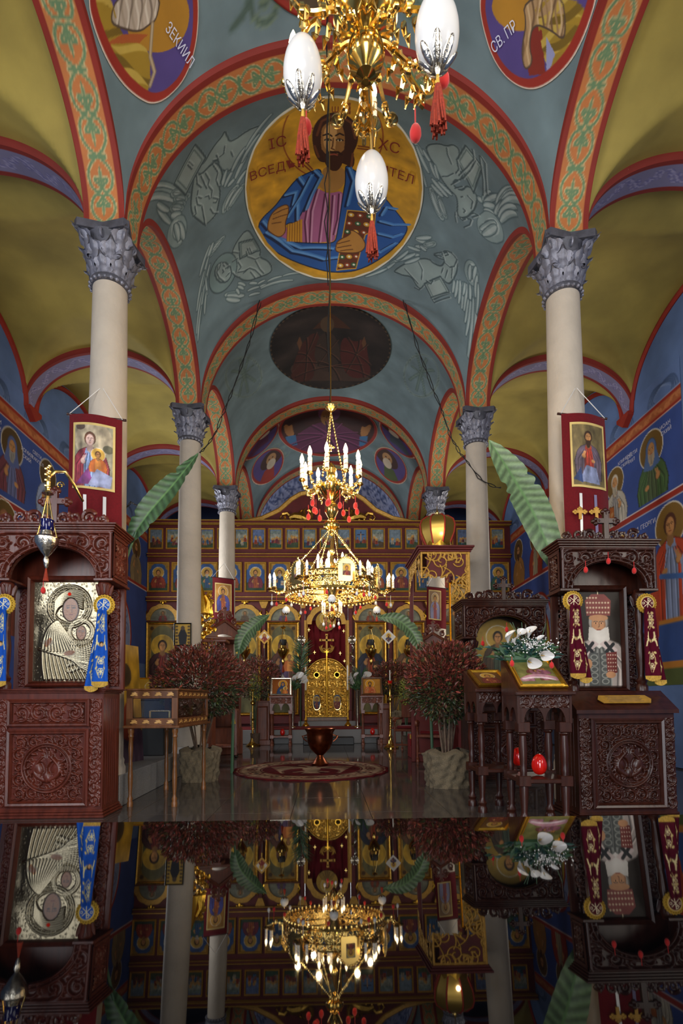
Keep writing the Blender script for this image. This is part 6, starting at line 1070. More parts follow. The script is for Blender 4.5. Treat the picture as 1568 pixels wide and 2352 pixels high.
def shrine(label, loc, w_, D, hb, hc, canopy_h, wood, icon_cv, icon_w, icon_h, icon_z, icon_mat, icon_y, col_dx, col_y, cross_h, desk=0., rz=0., hk=0., alpha=None, inx=90, iny=130, two_panel=True, cw=None, small=False):
    t = thing('icon_shrine', label, 'icon shrine', loc, rz); WD = MATS[wood].name; cw = cw or w_
    b = MB(); b.box((0, D/2, hb/2), (w_, D, hb), .008); cab = b.obj('base_cabinet', wood, t, smooth=False)
    mould(w_, D, .07, 0, up=False).obj('plinth', wood, cab, smooth=False)
    if not desk: mould(w_, D, .04, hb-.04, out=.035).obj('worktop', wood, cab, smooth=False)
    pw = w_*.11; iw = w_-2*pw-.08; top = hb-.09
    for s in (-1, 1):                                      # carved corner strips and reeded posts
        c = Cv(-pw/2, 0, pw/2, top-.1, 240); carve(c, pw, 3+s, 1, False); relief('carved_strip', c, wood, cab, .016, 22, 130, (s*(w_/2-pw/2-.012), -.003, .1))
        m = MB(); [m.cyl((s*(w_/2-.005), D*(.18+.12*k), .1), (s*(w_/2-.005), D*(.18+.12*k), top), .008, n=6) for k in range(6)]; m.obj('reeding', wood, cab)
    ph = (top-.1)*(.72 if two_panel else 1)
    fr = frame_mb(iw+.06, ph, .05, .035).obj('panel_frame', wood, cab, (0, -.002, .1), smooth=False); c = round_carving(iw-.04, ph-.1); relief('carved_panel', c, wood, fr, .03, 150, 190, (0, -.006, .05))
    if two_panel:
        ph2 = (top-.1)-ph-.02; fr = frame_mb(iw+.06, ph2, .04, .03).obj('panel_frame', wood, cab, (0, -.002, .12+ph), smooth=False); c = Cv(-iw/2+.02, 0, iw/2-.02, ph2-.08, 240); carve(c, (ph2-.08)*.95, 8); relief('carved_panel', c, wood, fr, .02, 130, 40, (0, -.006, .04))
    if desk:
        MB().prism([(-.03, hb-.05), (-.03, hb-.02), (desk, hb+.14), (D, hb+.14), (D, hb-.05)], -w_/2-.02, w_/2+.02, 'x').obj('sloping_desk', wood, cab, smooth=False); hb2 = hb+.14
    else: hb2 = hb
    # back, inner frame, icon
    hz = hc-hb2; bk = MB(); bk.box((0, D-.02, hb2+(hz+canopy_h)/2), (cw*.98, .04, hz+canopy_h)); bk.obj('back_board', wood, t, smooth=False)
    fw = .055; fo = frame_mb(icon_w+2*fw, icon_h+2*fw, fw, .06).obj('icon_frame', wood, t, (0, icon_y, icon_z-fw), smooth=False)
    picture('icon_painting', icon_cv, fo, icon_mat, inx, iny, (0, -.012, fw), hk=hk, alpha=alpha)
    for s in (-1, 1):
        c = Cv(-.05, 0, .05, hz-.06, 220); carve(c, .1, 5, 1, False); relief('carved_side', c, wood, t, .018, 20, 130, (s*(icon_w/2+fw+.05), icon_y+.02, hb2+.03))
        cl = turned(.05 if not small else .035, hz, hb2).obj('turned_column', wood, t, (s*col_dx, col_y, 0)); q = MB().lathe([(.05, hc-.02), (.062, hc-.05), (.05, hc-.13), (.04, hc-.15)], 12)
        for k in range(8): a = k*PI/4; q.tube([(.045*math.cos(a), .045*math.sin(a), hc-.14), (.06*math.cos(a), .06*math.sin(a), hc-.08), (.075*math.cos(a), .075*math.sin(a), hc-.05)], [.014, .018, .006], 5)
        q.obj('carved_capital', wood, cl)
    # canopy: carved frieze with arch, sides, cornice, crest, cross
    ch_ = canopy_h; ar = min(cw*.34, ch_*.78)
    c = Cv(-cw/2, 0, cw/2, ch_, 240); carve(c, ch_/2.4, 11)
    for rr in (1.04, 1.16): tt = np.linspace(0, PI, 30); c.line(np.stack([ar*rr*1.15*np.cos(tt), ar*rr*np.sin(tt)*.86], 1), .022, None, h=1.2)
    for q in ((-cw/2+.012, 0, -cw/2+.012, ch_), (cw/2-.012, 0, cw/2-.012, ch_), (-cw/2, ch_-.012, cw/2, ch_-.012)): c.line([q[:2], q[2:]], .028, None, h=1.1)
    msk = lambda x, z: (x/(ar*1.15))**2+(z/(ar*.86))**2 > 1
    cy0 = col_y-.07; can = relief('canopy_frieze', c, wood, t, .028, 190, 70, (0, cy0, hc), mask=msk)
    aa = np.linspace(0, PI, 24); MB().prism([(-cw/2, 0)]+[(-ar*1.15*math.cos(a), ar*.86*math.sin(a)) for a in aa]+[(cw/2, 0), (cw/2, ch_), (-cw/2, ch_)], .003, .03).obj('canopy_board', wood, can, smooth=False)
    cd = D-cy0
    for s in (-1, 1):
        m = MB(); m.box((s*(cw/2-.012), cd/2, ch_/2), (.024, cd, ch_)); m.obj('canopy_side', wood, can, smooth=False)
        c = Cv(0, 0, cd-.14, ch_-.1, 200); carve(c, (cd-.14)*.6, 4, 1, False); relief('side_carving', c, wood, can, .014, 40, 60, (s*(cw/2+.002), .07 if s > 0 else cd-.07, .05), (0, 0, R(90)*s))
        m = MB(); m.box((s*(cw/2+.004), .03, ch_/2), (.012, .02, ch_-.06)); m.box((s*(cw/2+.004), cd-.04, ch_/2), (.012, .02, ch_-.06)); m.box((s*(cw/2+.004), cd/2, .03), (.012, cd-.06, .02)); m.box((s*(cw/2+.004), cd/2, ch_-.03), (.012, cd-.06, .02)); m.obj('side_moulding', wood, can, smooth=False)
    m = mould(cw, cd, .075, ch_, 0, 4, .045); m.obj('cornice', wood, can, smooth=False); m = mould(cw, cd, .03, -.03, 0, 2, .02, False)
    [MB().box((s*(cw*.5-.07), cd/2, -.012), (.17, cd+.04, .024), .004).obj('impost', wood, can, smooth=False) for s in (-1, 1)]
    zc = ch_+.075; m = MB(); cr = cross_h*.34
    for s in (-1, 1):
        for (x, r, st) in ((.07, .05, 0), (.17, .06, 2.5), (.29, .065, .6), (.41, .045, 3)):
            x *= cw; sp = spiral(s*x, zc+r*cw*.9, r*cw, st, 1.5, 26, .15, s); m.tube([(a, .02, b_) for a, b_ in sp], np.linspace(.017, .008, 26)*cw, 6, flat=1.3)
            for k in range(0, 20, 4): q = sp[k]; m.ell((q[0], .015, q[1]), (.016*cw, .016*cw, .022*cw), 6, 4)
        m.tube([(s*.03*cw, .02, zc), (s*.25*cw, .02, zc+.025), (s*.5*cw, .02, zc+.01)], [.02*cw, .016*cw, .006*cw], 6)
    m.obj('carved_crest', wood, can)
    trefoil_cross(MB(), 0, zc, cross_h, cross_h*.68, .0, .035, .15).obj('cross', wood, can)
    return t
# left shrine: silver-covered virgin and child
iw, ih = .62, .93
c = Cv(-iw/2, 0, iw/2, ih, 330, '#8f8670'); al = np.ones((c.ny, c.nx), np.float32)
rg = random.Random(2)
for k in range(900): c.blob(rg.uniform(-iw/2, iw/2), rg.uniform(0, ih), .008, .008, rg.uniform(.05, .16))
hx, hz_ = .02, .68; sx, sz = .13, .44
for (x, z, r) in ((hx, hz_+.02, .2), (sx, sz+.02, .12)):
    for rr in (1, .9, .78): t = np.linspace(0, 2*PI, 40); c.line(np.stack([x+r*rr*np.cos(t), z+r*rr*np.sin(t)], 1), .016, None, h=.7)
    for q in range(26): a = q*2*PI/26; c.line([(x+r*.78*math.cos(a), z+r*.78*math.sin(a)), (x+r*math.cos(a), z+r*math.sin(a))], .014, None, h=.55)
for k in range(13):
    a = k/12; c.line(bez((hx-.12+.02*a, hz_-.12), (-.28+.35*a, .45-.1*a), (-.2+.5*a, .02)), [.03]*12, None, h=.9); c.line(bez((-.26+.04*k, .30-.012*k), (-.05, .2), (.27, .36-.025*k)), .022, None, h=1)
for k in range(9): c.line(bez((hx-.14, hz_-.1+.02*k), (hx-.12+.01*k, hz_+.12+.012*k), (hx+.12, hz_+.02*k)), .02, None, h=1)
for k in range(9): c.line(bez((sx-.08+.02*k, sz-.06), (sx-.1+.03*k, sz-.2), (sx-.12+.03*k, sz-.36)), .018, None, h=1)
def face(c, x, z, s, al):
    w_ = c.win(x-s, z-s, x+s, z+s); sl, X, Y = w_; d = ((X-x)/(.36*s))**2+((Y-z)/(.52*s))**2; al[sl] = np.where(d < 1, 0, al[sl]); c.Hm[sl] = np.where(d < 1, .25, c.Hm[sl])
    c.ell(x, z, .36*s, .52*s, '#3a2216'); c.ell(x-.01*s, z, .3*s, .48*s, '#8a5a38'); c.line([(x+.02*s, z+.2*s), (x+.05*s, z-.12*s)], .03*s, '#4a2a18'); c.line([(x-.06*s, z-.22*s), (x+.08*s, z-.22*s)], .05*s, '#6a2a20')
    for q in (-1, 1): c.ell(x+q*.13*s, z+.08*s, .07*s, .035*s, '#1a0c06'); c.line([(x+q*.05*s, z+.18*s), (x+q*.2*s, z+.16*s)], .03*s, '#2a140a')
face(c, hx+.01, hz_-.01, .215, al); face(c, sx, sz+.01, .13, al)
for (x, z, a_) in ((-.17, .36, .9), (.03, .26, .2)):
    c.ell(x, z, .05, .022, '#7a5034', a_); w_ = c.win(x-.05, z-.05, x+.05, z+.05); sl, X, Y = w_; al[sl] = np.where(((X-x)/.05)**2+((Y-z)/.03)**2 < 1, 0, al[sl])
c.ell(hx+.0, hz_+.135, .016, .016, '#c02010')
SL = shrine('big reddish carved shrine on the left with silver covered icon of mother and child', (-2.58, 4.66, 0), .93, .37, 1.12, 2.1, .42, 'wood_red', c, iw, ih, 1.2, 'riza', .30, .43, .07, .33, hk=.016, alpha=al, inx=170, iny=250, cw=1.04)
# right shrine: bishop icon
iw, ih = .40, .86
c = Cv(-iw/2, 0, iw/2, ih, 300, '#20170f'); saint(c, 0, .56, .2, '#6a6a64', '#a89a90', '#9a9288', '#c8c0b4', halo=None, skin='#b5825a', full=3.6, hands=False)
c.poly([(-.11, .64), (-.12, .78), (-.06, .84), (.06, .84), (.12, .78), (.11, .64)], '#7a3a34'); [c.ell(-.1+.028*(k % 8), .67+.045*(k//8), .009, .009, '#c9b090') for k in range(28)]; c.line([(0, .84), (0, .87)], .008, '#d8c8a0'); c.ell(0, .62, .09, .03, '#b5825a'); c.poly([(-.09, .54), (-.1, .42), (0, .34), (.1, .42), (.09, .54), (0, .5)], '#d0c8bc')
for s in (-1, 1):
    c.poly([(s*.06, .42), (s*.17, .33), (s*.14, .27), (0, .38)], '#c4b0a8'); c.line([(s*.06, .39), (s*.13, .30)], .03, '#15181a'); c.line([(s*.13, .38), (s*.065, .31)], .03, '#15181a'); c.poly([(s*.01, .30), (s*.09, .30), (s*.1, 0), (s*.005, 0)], '#4a4c48'); [c.ell(s*.05, .04+.055*k, .03, .022, '#8a8a80', ring=.008) for k in range(5)]
c.poly([(.06, .30), (.16, .31), (.16, .12), (.07, .10)], '#6a2a24'); [c.ell(.08+.022*(k % 4), .14+.035*(k//4), .006, .006, '#d0b8a0') for k in range(20)]; c.ell(.1, .1, .045, .03, '#b5825a'); c.ell(-.1, .2, .03, .045, '#b5825a')
SR = shrine('dark carved shrine on the right with icon of a white bearded bishop in a mitre', (2.33, 4.28, 0), .82, .46, .93, 1.97, .36, 'wood_dark', c, iw, ih, 1.12, 'oil', .40, .31, .27, .28, desk=.2, inx=110, iny=220, two_panel=False, cw=.84)
m = MB(); tl_ = math.atan2(.16, .23); pq = thing('brass_plaque', 'engraved brass plaque with cut corners on the sloping desk of the dark shrine', 'plaque', (2.36, 4.35, .995), rot=(tl_, 0, 0))
MB().prism([(-.2, -.055), (.2, -.055), (.23, 0), (.2, .055), (-.2, .055), (-.23, 0)], 0, .006, 'z').obj('plate', 'gold_paint', pq, smooth=False)
m = MB(); [m.box((0, .034-.017*k, .0065), (.30-.03*(k % 2), .004, .001)) for k in range(5)]; m.obj('engraved_lines', 'bark', pq, smooth=False)
# third shrine behind
c = Cv(-.33, 0, .33, .8, 130, '#2a1a10'); c.ell(0, .42, .31, .33, '#9a7a30'); saint(c, .0, .5, .14, '#3f4a3a', '#4a3a2a', '#1c120a', halo='#a8863a', full=3.2); c.mottle(.08, 6, 2)
S3 = shrine('smaller dark shrine with golden icon behind the calla lilies', at(1163, 1850, 6.6)*0+Vector((at(1163, 1600, 6.55).x, 6.55, 0)), .95, .45, .95, 1.80, .40, 'wood_dark', c, .66, .8, 1.32, 'oil', .3, .4, .08, .3, inx=60, iny=72, cw=1.06)
# ------------------------------------------------------------------ embroidered cloths on the shrine columns
def sash(label, loc, main, edge, sc=1., lean=0., second=-1):
    t = thing('embroidered_sash', label, 'cloth', loc, group='embroidered cloths'); r = .095*sc
    c = Cv(-1, -1, 1, 1, 60, edge)
    for q in range(22): a = q*2*PI/22; c.ell(.86*math.cos(a), .86*math.sin(a), .09, .09, '#7a5c18', ring=.05)
    c.ell(0, 0, .68, .68, '#e0cd90'); c.ell(0, 0, .63, .63, main); W_ = '#e6d9b0'; c.line([(-.03, -.5), (.05, .5)], .07, W_); c.line([(-.35, -.35), (.38, .3)], .06, W_); c.line([(.38, -.35), (-.35, .3)], .06, W_); c.line(spiral(.13, .33, .16, 2.2, .9, 12, .5, -1), .06, W_); c.ell(-.42, 0, .1, .1, W_, ring=.05); c.ell(.45, 0, .1, .1, W_, ring=.05)
    th, q = np.meshgrid(np.linspace(0, 2*PI, 67), np.concatenate([np.linspace(.02, 1, 20), [1.]])); rr = r*q*(1+(q > .9)*.05*np.sin(th*22)); yy = -.02+.012*q*q; yy[-1] += .02
    grid_obj('roundel', rr*np.cos(th), yy, rr*np.sin(th), 'cloth_paint', t, c.smp(q*np.cos(th), q*np.sin(th)))
    for k, (dx, Lk, wt, wb, off) in enumerate(((0, .66, .09, .15, .035), (second*.07, .70, .07, .12, -.05*0))):
        Lk *= sc; c = Cv(-.5, 0, .5, 4, 60, main)
        for q in (-.46, .46): c.line([(q, 0), (q, 4)], .03, hexc(main)*.6)
        for z in (.55, 1.15, 3.1, 3.5): 
            for a in range(6): c.ell(.12*math.cos(a*1.05)+(.08 if z > 3 else 0), z+.12*math.sin(a*1.05), .07, .07, '#dccf9c', ring=.035)
            c.ell(.08 if z > 3 else 0, z, .05, .05, '#dccf9c')
        for s in (-1, 1):
            c.line(bez((s*.05, .2), (s*.4, .8), (s*.1, 1.4)), .035, '#cbb676'); c.line(bez((0, 2.7), (s*.35, 3.1), (0, 3.8)), .03, '#cbb676')
            for q in range(5): c.line(bez((0, 2.0), (s*.3, 2.35-.1*q), (s*(.38-.03*q), 1.75+.2*q)), .07, '#d8c990')
            for z in (.75, 1.35, 2.85, 3.3, 3.7): c.ell(s*.24, z, .05, .09, '#cbb676', s*.6)
        c.ell(0, 2.08, .13, .15, '#2a1c10'); c.ell(0, 2.05, .085, .11, '#c9a070')
        u, v = np.meshgrid(np.linspace(-.5, .5, 34), np.linspace(0, 1, 90)); wd = wt*sc+(wb-wt)*sc*v**.7
        x = u*wd+dx*sc*v*1.3+lean*v; y = -.005-off*sc+.018*np.sin(u*9+1+k)*(1-.5*v)-.02*v; z = -.05*sc-v*Lk
        rgb = c.smp(u, (1-v)*4); f = t if k == 0 else t; o = grid_obj('sash_tail', x, y, z, 'cloth_paint', t, rgb, flip=True)
        fm = MB(); n = 15
        for i in range(n): uu = -.5+(i+.5)/n; fm.tube([(uu*wb*sc+dx*sc*1.3+lean, -.025-off*sc+.018*math.sin(uu*9+1+k)*.5, -.05*sc-Lk), (uu*wb*sc*.97+dx*sc*1.32+lean, -.028-off*sc, -.05*sc-Lk-.03*sc-.025*sc*math.cos(uu*PI))], .006*sc, 5)
        fm.obj('gold_fringe', 'tassel_gold', o)
    return t
p = at(239, 1390, 4.62); sash('bright blue embroidered sash with round badge on the right column of the left shrine', (p.x, 4.62, p.z), '#1c4fa8', '#c9a23e', .95); p = at(10, 1388, 4.62); sash('bright blue embroidered sash with round badge cut by the left picture edge', (p.x, 4.62, p.z), '#1c4fa8', '#c9a23e', .95)
p = at(1315, 1380, 4.47); sash('burgundy embroidered sash left of the bishop icon', (p.x, 4.47, p.z), '#4a0a1c', '#b8923a', .9, second=1); p = at(1484, 1386, 4.47); sash('burgundy embroidered sash right of the bishop icon', (p.x, 4.47, p.z), '#4a0a1c', '#b8923a', .9, second=1)
# ------------------------------------------------------------------ hanging lamp of the left shrine
lp = at(110, 1130, 4.42); make_lampada('shrine_lamp', 'ornate silver gilt hanging lamp with cobalt glass before the silver icon', tuple(lp), .40, .78, 'blue_glass', None, 'silver')
q = Vector((-2.58, 4.75, 2.62))-lp; m = MB(); m.tube([(0, 0, .0), (.0, 0, .06), (.0, .0, .13), (.03, .05, .2), (.09, .1, .22), (.13, .16, .15), (.14, q.y, .05)], [.012, .02, .018, .016, .014, .014, .012], 8); m.tube([(a+.05, .1, b_+.1) for a, b_ in spiral(0, 0, .035, 0, 1.3, 16, .2)], .006, 5)
for k in range(14): m.ell((.012*math.sin(k*2.1), -.005+.01*math.cos(k*2), .02+.016*k), (.016, .014, .014), 6, 4)
br = m.obj('lamp_bracket', 'gold_bright', None, tuple(lp)); tag(br, 'gilt scrolled bracket arm holding the hanging lamp of the left shrine', 'bracket')
felt_egg((lp.x-.02, lp.y, lp.z-.76), 'red felt egg hanging below the silver lamp of the left shrine', None, 1.2, drop=.05)
for i, (px, py) in enumerate(((1344, 1310), (1396, 1290), (1455, 1312))): p = at(px, py-22, 4.44); felt_egg(tuple(p), 'red felt egg hanging under the dark shrine canopy, '+['left one', 'middle one', 'right one'][i], 'red eggs of the dark shrine', 1.15, drop=.05)
# ------------------------------------------------------------------ reading stands
def analogion(name, label, loc, rz, w_, d, zf, zr, zsh, fh, wood, cv=None, r=.042, group=None, lean=0.):
    t = thing(name, label, 'icon stand', loc, rz, group)
    for sx in (-1, 1):
        for sy in (0, 1): x, y = sx*(w_/2-r*1.2), r*1.2 if sy == 0 else d-r*1.2; lg = turned(r, zf-fh, 0, 12).obj('leg', wood, t, (x, y, 0)); [MB().box((0, 0, q), (r*2.2, r*2.2, .08), .004).obj('leg_block', wood, lg, smooth=False) for q in (zf-fh-.03, zsh)]
    MB().box((0, d/2, zsh), (w_-.01, d-.01, .035), .006).obj('lower_shelf', wood, t, smooth=False)
    arc = lambda ww: [(-ww/2, fh)]+[(-ww/2, 0), (-ww/2+.045, 0)]+[(q-(ww-.09)/4*1.0*0+math.cos(a)*-(ww-.09)/4*.92, .012+math.sin(a)*fh*.52) for q in (-(ww-.09)/4, (ww-.09)/4) for a in np.linspace(0, PI, 11)]+[(ww/2-.045, 0), (ww/2, 0), (ww/2, fh)]
    for y in (.006, d-.022): MB().prism(arc(w_), y, y+.018).obj('arched_apron', wood, t, (0, 0, zf-fh), smooth=False)
    for s in (-1, 1): MB().prism(arc(d), -.009, .009, 'x').obj('side_apron', wood, t, (s*(w_/2-.012), d/2, zf-fh), smooth=False)
    c = Cv(-w_/2+.02, 0, w_/2-.02, fh*.45, 200); carve(c, fh*.42, 2); relief('apron_carving', c, wood, t, .012, 60, 22, (0, .004, zf-fh*.46))
    MB().prism([(-.02, zf-.0), (-.02, zf+.03), (d, zr), (d, zf)], -w_/2+.0, w_/2-.0, 'x').obj('sloping_top', wood, t, smooth=False)
    c = Cv(0, 0, d*.8, (zr-zf)*.7, 160); carve(c, d*.3, 2, 1, False)
    MB().box((0, -.012, zf+.012), (w_+.04, .05, .03), .006).obj('book_ledge', wood, t, smooth=False)
    sl = math.atan2(zr-zf-.03, d+.02); t['slope'] = sl
    if cv is not None:
        ic = thing('icon_on_stand', label.replace('stand', 'panel')+' (picture)', 'icon', (0, 0, 0)); bpy.data.objects.remove(ic)
        M4 = Matrix.Translation(loc) @ Matrix.Rotation(rz, 4, 'Z') @ Matrix.Translation((0, .005, zf+.033+.025*math.tan(sl))) @ Matrix.Rotation(max(sl, lean)-R(90), 4, 'X')
        return t, M4
    return t, None
def lay_icon(M4, cv, fw, fmat, label, d=.025, nx=70, ny=80, shift=0.0, name='framed_icon', group=None):
    w_ = cv.b[2]-cv.b[0]+2*fw; h = cv.b[3]-cv.b[1]+2*fw; t = thing(name, label, 'icon', group=group); t.matrix_world = M4 @ Matrix.Translation((0, -.002, shift)); frame_mb(w_, h, fw, d).obj('frame', fmat, t, smooth=False); picture('painting', cv, t, 'oil', nx, ny, (0, -d*.3, fw)); return t
c = Cv(-.15, 0, .15, .38, 400, '#6d6a3a'); rg = random.Random(5)
for k in range(9): x, z = rg.uniform(-.1, .1), rg.uniform(.12, .26); saint(c, x, z+.03, .028, '#8a5560', rg.choice(['#9a6a78', '#7a4a5a', '#b59a94', '#6a3a34']), halo=None, hands=False, fold=False)
c.line(bez((-.12, .09), (0, .2), (.13, .1)), .06, '#a87a84'); c.line(bez((-.12, .1), (0, .15), (.12, .09)), .025, '#c8b0b4'); c.mottle(.08, 8, 2)
A1, M4 = analogion('reading_stand', 'dark turned leg icon stand with calla lilies on it, nearest on the right', (1.53, 4.0, 0), -.06, .42, .44, 1.035, 1.36, .37, .22, 'wood_dark', c); lay_icon(M4, c, .035, 'gold', 'gold framed entombment icon on the stand below the lilies')
c2 = Cv(-.12, 0, .12, .32, 200, '#5a3a1c'); saint(c2, 0, .22, .06, '#7a3a2a', '#6a2f2a', halo='#b08a3c')
A2, M4b = analogion('reading_stand', 'dark turned leg icon stand half hidden behind the lily stand', (1.36, 4.62, 0), .02, .36, .40, 1.07, 1.28, .37, .2, 'wood_dark', c2); lay_icon(M4b, c2, .035, 'gold', 'yellow edged icon seen edge on beside the right red shrub')
for (A, px, py, Y, lab) in ((A1, 1240, 1838, 4.2, 'large glossy red egg on the shelf of the lily stand'), (A2, 1191, 1812, 4.78, 'glossy red egg on the shelf of the hidden stand')):
    p = at(px, py, Y); t = thing('easter_egg', lab, 'egg', (p.x, Y, .39), group='red eggs on stands'); MB().lathe([(r_, z_+.087) for r_, z_ in egg_prof(.06 if Y < 4.5 else .06, .17, 20)], 28).obj('shell', 'red_gloss', t)
for s, px, py, nm in ((-1, 645, 1709, 'left'), (1, 855, 1713, 'right')):
    p = fl(px, py); p = Vector((at(px, py, 11.75).x, 11.75, 0)); c = Cv(-.19, 0, .19, .35, 220, '#8a4a14' if s < 0 else '#a8742a')
    saint(c, .04*-s, .23, .09, '#7a5a20' if s < 0 else '#b0562c', '#2f4468' if s < 0 else '#c07040', '#2a180c', None if s < 0 else '#6a4a2a', halo='#c88a20', babe=s < 0, hood='#2f4468' if s < 0 else None, book=None if s < 0 else '#a84a2c')
    A, M4 = analogion('altar_stand', 'small turned leg icon stand before the altar, %s of the doors' % nm, (p.x, p.y, 0), -.05*s, .5, .44, 1.08, 1.36, .2, .3, 'wood_far', c, .038, 'altar icon stands', R(66)); lay_icon(M4, c, .04, 'silver' if s < 0 else 'wood_orange', 'orange icon of %s on the small altar stand' % ('mother and child' if s < 0 else 'a bishop saint'), nx=60, ny=60)
    t = thing('easter_egg', 'small red egg on the shelf of the %s altar stand' % nm, 'egg', (p.x+.02, p.y+.16, .218), group='red eggs on stands'); MB().lathe([(r_, z_+.078) for r_, z_ in egg_prof(.055, .155, 16)], 20).obj('shell', 'red_gloss', t)
# ------------------------------------------------------------------ glass display case on turned legs
dc = thing('display_case', 'inlaid wooden display case with glass sides on four turned legs', 'display case', (-1.83, 5.08, 0), -.06); w_, d = .50, 1.02; z0, z1 = .76, 1.11
for sx in (-1, 1):
    for sy in (0, 1): turned(.028, z0-.02, 0, 14).obj('leg', 'wood_orange', dc, (sx*(w_/2-.035), .035 if sy == 0 else d-.035, 0))
MB().box((0, d/2, z0), (w_+.05, d+.05, .025), .006).obj('base_board', 'wood_mid', dc, smooth=False); MB().box((0, d/2, z1+.008), (w_+.02, d+.02, .02), .005).obj('lid_frame', 'wood_mid', dc, smooth=False)
for sx in (-1, 1):
    for sy in (0, 1): MB().box((sx*(w_/2-.03), .012 if sy == 0 else d-.012, (z0+z1)/2), (.06, .024, z1-z0), .003).obj('corner_post', 'wood_mid', dc, smooth=False)
for (z, hh) in ((z0+.045, .075), (z1-.04, .075)):
    for y in (.008, d-.008): MB().box((0, y, z), (w_-.002, .016, hh), .003).obj('rail', 'wood_mid', dc, smooth=False)
    for x in (-w_/2+.008, w_/2-.008): MB().box((x, d/2, z), (.016, d-.002, hh), .003).obj('rail', 'wood_mid', dc, smooth=False)
    for side, n in ((0, 4), (1, 7)):
        for k in range(n):
            inl = MB()
            u = ((k+.5)/n-.5)*(w_-.03 if side == 0 else d-.04)
            for q, (du, dz, r_) in enumerate(((0, 0, .016), (.03, .006, .013), (-.03, -.006, .013), (.018, .018, .009), (-.02, .014, .009), (.05, -.008, .008))): c_ = (u+du*(w_ if side == 0 else 1)*1.0, -.001, z+dz) if side == 0 else (w_/2+.001, d/2+u+du, z+dz); inl.ell(c_, (r_*1.6, .0015, r_*.6) if side == 0 else (.0015, r_*1.6, r_*.6), 8, 4)
            inl.obj('floral_inlay', 'inlay', dc)
MB().box((0, .012, (z0+z1)/2), (w_-.13, .004, z1-z0-.16)).obj('front_glass', 'glass', dc, smooth=False); MB().box((w_/2-.012, d/2, (z0+z1)/2), (.004, d-.13, z1-z0-.16)).obj('side_glass', 'glass', dc, smooth=False)
MB().box((0, d/2, z0+.03), (w_-.07, d-.08, .03), .01).obj('red_lining', 'red_velvet', dc, smooth=False)
rq = thing('reliquary_box', 'small gilt casket lying inside the glass display case', 'casket', (-1.80, 5.30, z0+.048), -.06); MB().box((0, 0, .05), (.2, .12, .1), .006).obj('casket', 'black', rq, smooth=False)
m = MB(); [m.box((sx*.097, sy*.058, .052), (.022, .018, .106), .004) for sx in (-1, 1) for sy in (-1, 1)]; m.box((0, -.06, .1), (.2, .008, .012), .003); m.box((0, -.06, .008), (.2, .008, .012), .003); m.obj('gilt_mounts', 'gold_bright', rq, smooth=False); MB().box((0, 0, .106), (.205, .125, .012), .004).obj('casket_lid', 'silver', rq, smooth=False)
# ------------------------------------------------------------------ raised aisle floors, icons and stands on the left
ap = MB(); ap.box((0, 1.9, .15), (2.75, 3.8, .3), .006); o = ap.obj('aisle_platform', 'granite', None, (-3.5, 5.08, 0), smooth=False); tag(o, 'raised grey granite platform of the left aisle beside the display case', 'platform')
ic = thing('leaning_icon', 'tall gold icon panel leaning on edge behind the display case', 'icon', (at(298, 1580, 6.15).x, 6.15, .3), rot=(R(-4), 0, R(74))); c = Cv(-.28, 0, .28, 1.38, 120, '#a8842a'); c.ell(.0, 1.02, .12, .14, '#4a3c2a'); c.poly([(-.28, 0), (.28, 0), (.28, .35), (.05, .62), (-.28, .5)], '#4a3444'); c.poly([(-.2, .35), (.0, .7), (.15, .5), (.1, .2)], '#8a3a24'); c.mottle(.1, 8, 3); MB().box((0, .015, .69), (.56, .028, 1.38), .004).obj('board', 'wood_dark', ic, smooth=False); picture('painting', c, ic, 'oil', 40, 90, (0, -.001, 0))
bx = thing('book_chest', 'dark purple lidded chest behind the display case', 'chest', (at(340, 1580, 6.9).x, 6.9, .3)); MB().box((0, .2, .36), (.42, .4, .72), .01).obj('body', 'black', bx, smooth=False); MB().box((0, .2, .745), (.45, .43, .05), .012).obj('lid', 'wood_dark', bx, smooth=False); MB().box((0, -.005, .5), (.4, .01, .012)).obj('drawer_line', 'wood_dark', bx, smooth=False)
c = Cv(-.22, 0, .22, .30, 180, '#a97f22'); saint(c, 0, .17, .085, '#7a2a1c', '#8a3420', '#2a180c', '#2a180c', halo='#b8902c'); lay_icon(Matrix.Translation((bx.location.x+.0, 6.95, 1.072)) @ Matrix.Rotation(R(-42), 4, 'X'), c, .012, 'gold', 'gold icon of a bearded martyr lying on the dark chest', nx=50, ny=40)
p = at(420, 1484, 8.18); c = Cv(-.115, 0, .115, .32, 200, '#b08c30'); c.poly([(-.05, 0), (.05, 0), (.07, .15), (.03, .24), (-.03, .24), (-.07, .15)], '#15151a'); c.ell(0, .26, .03, .035, '#4a3a2a'); [c.poly([(s*.11, .02+.05*k), (s*.075, .02+.05*k), (s*.075, .05+.05*k), (s*.11, .05+.05*k)], '#4a3818') for s in (-1, 1) for k in range(6)]
ic = thing('wall_icon', 'small gold icon of a dark robed saint fixed to the middle left column', 'icon', (p.x, 8.17, p.z)); frame_mb(.27, .36, .02, .03).obj('frame', 'black', ic, smooth=False); picture('painting', c, ic, 'oil', 30, 40, (0, -.01, .02))
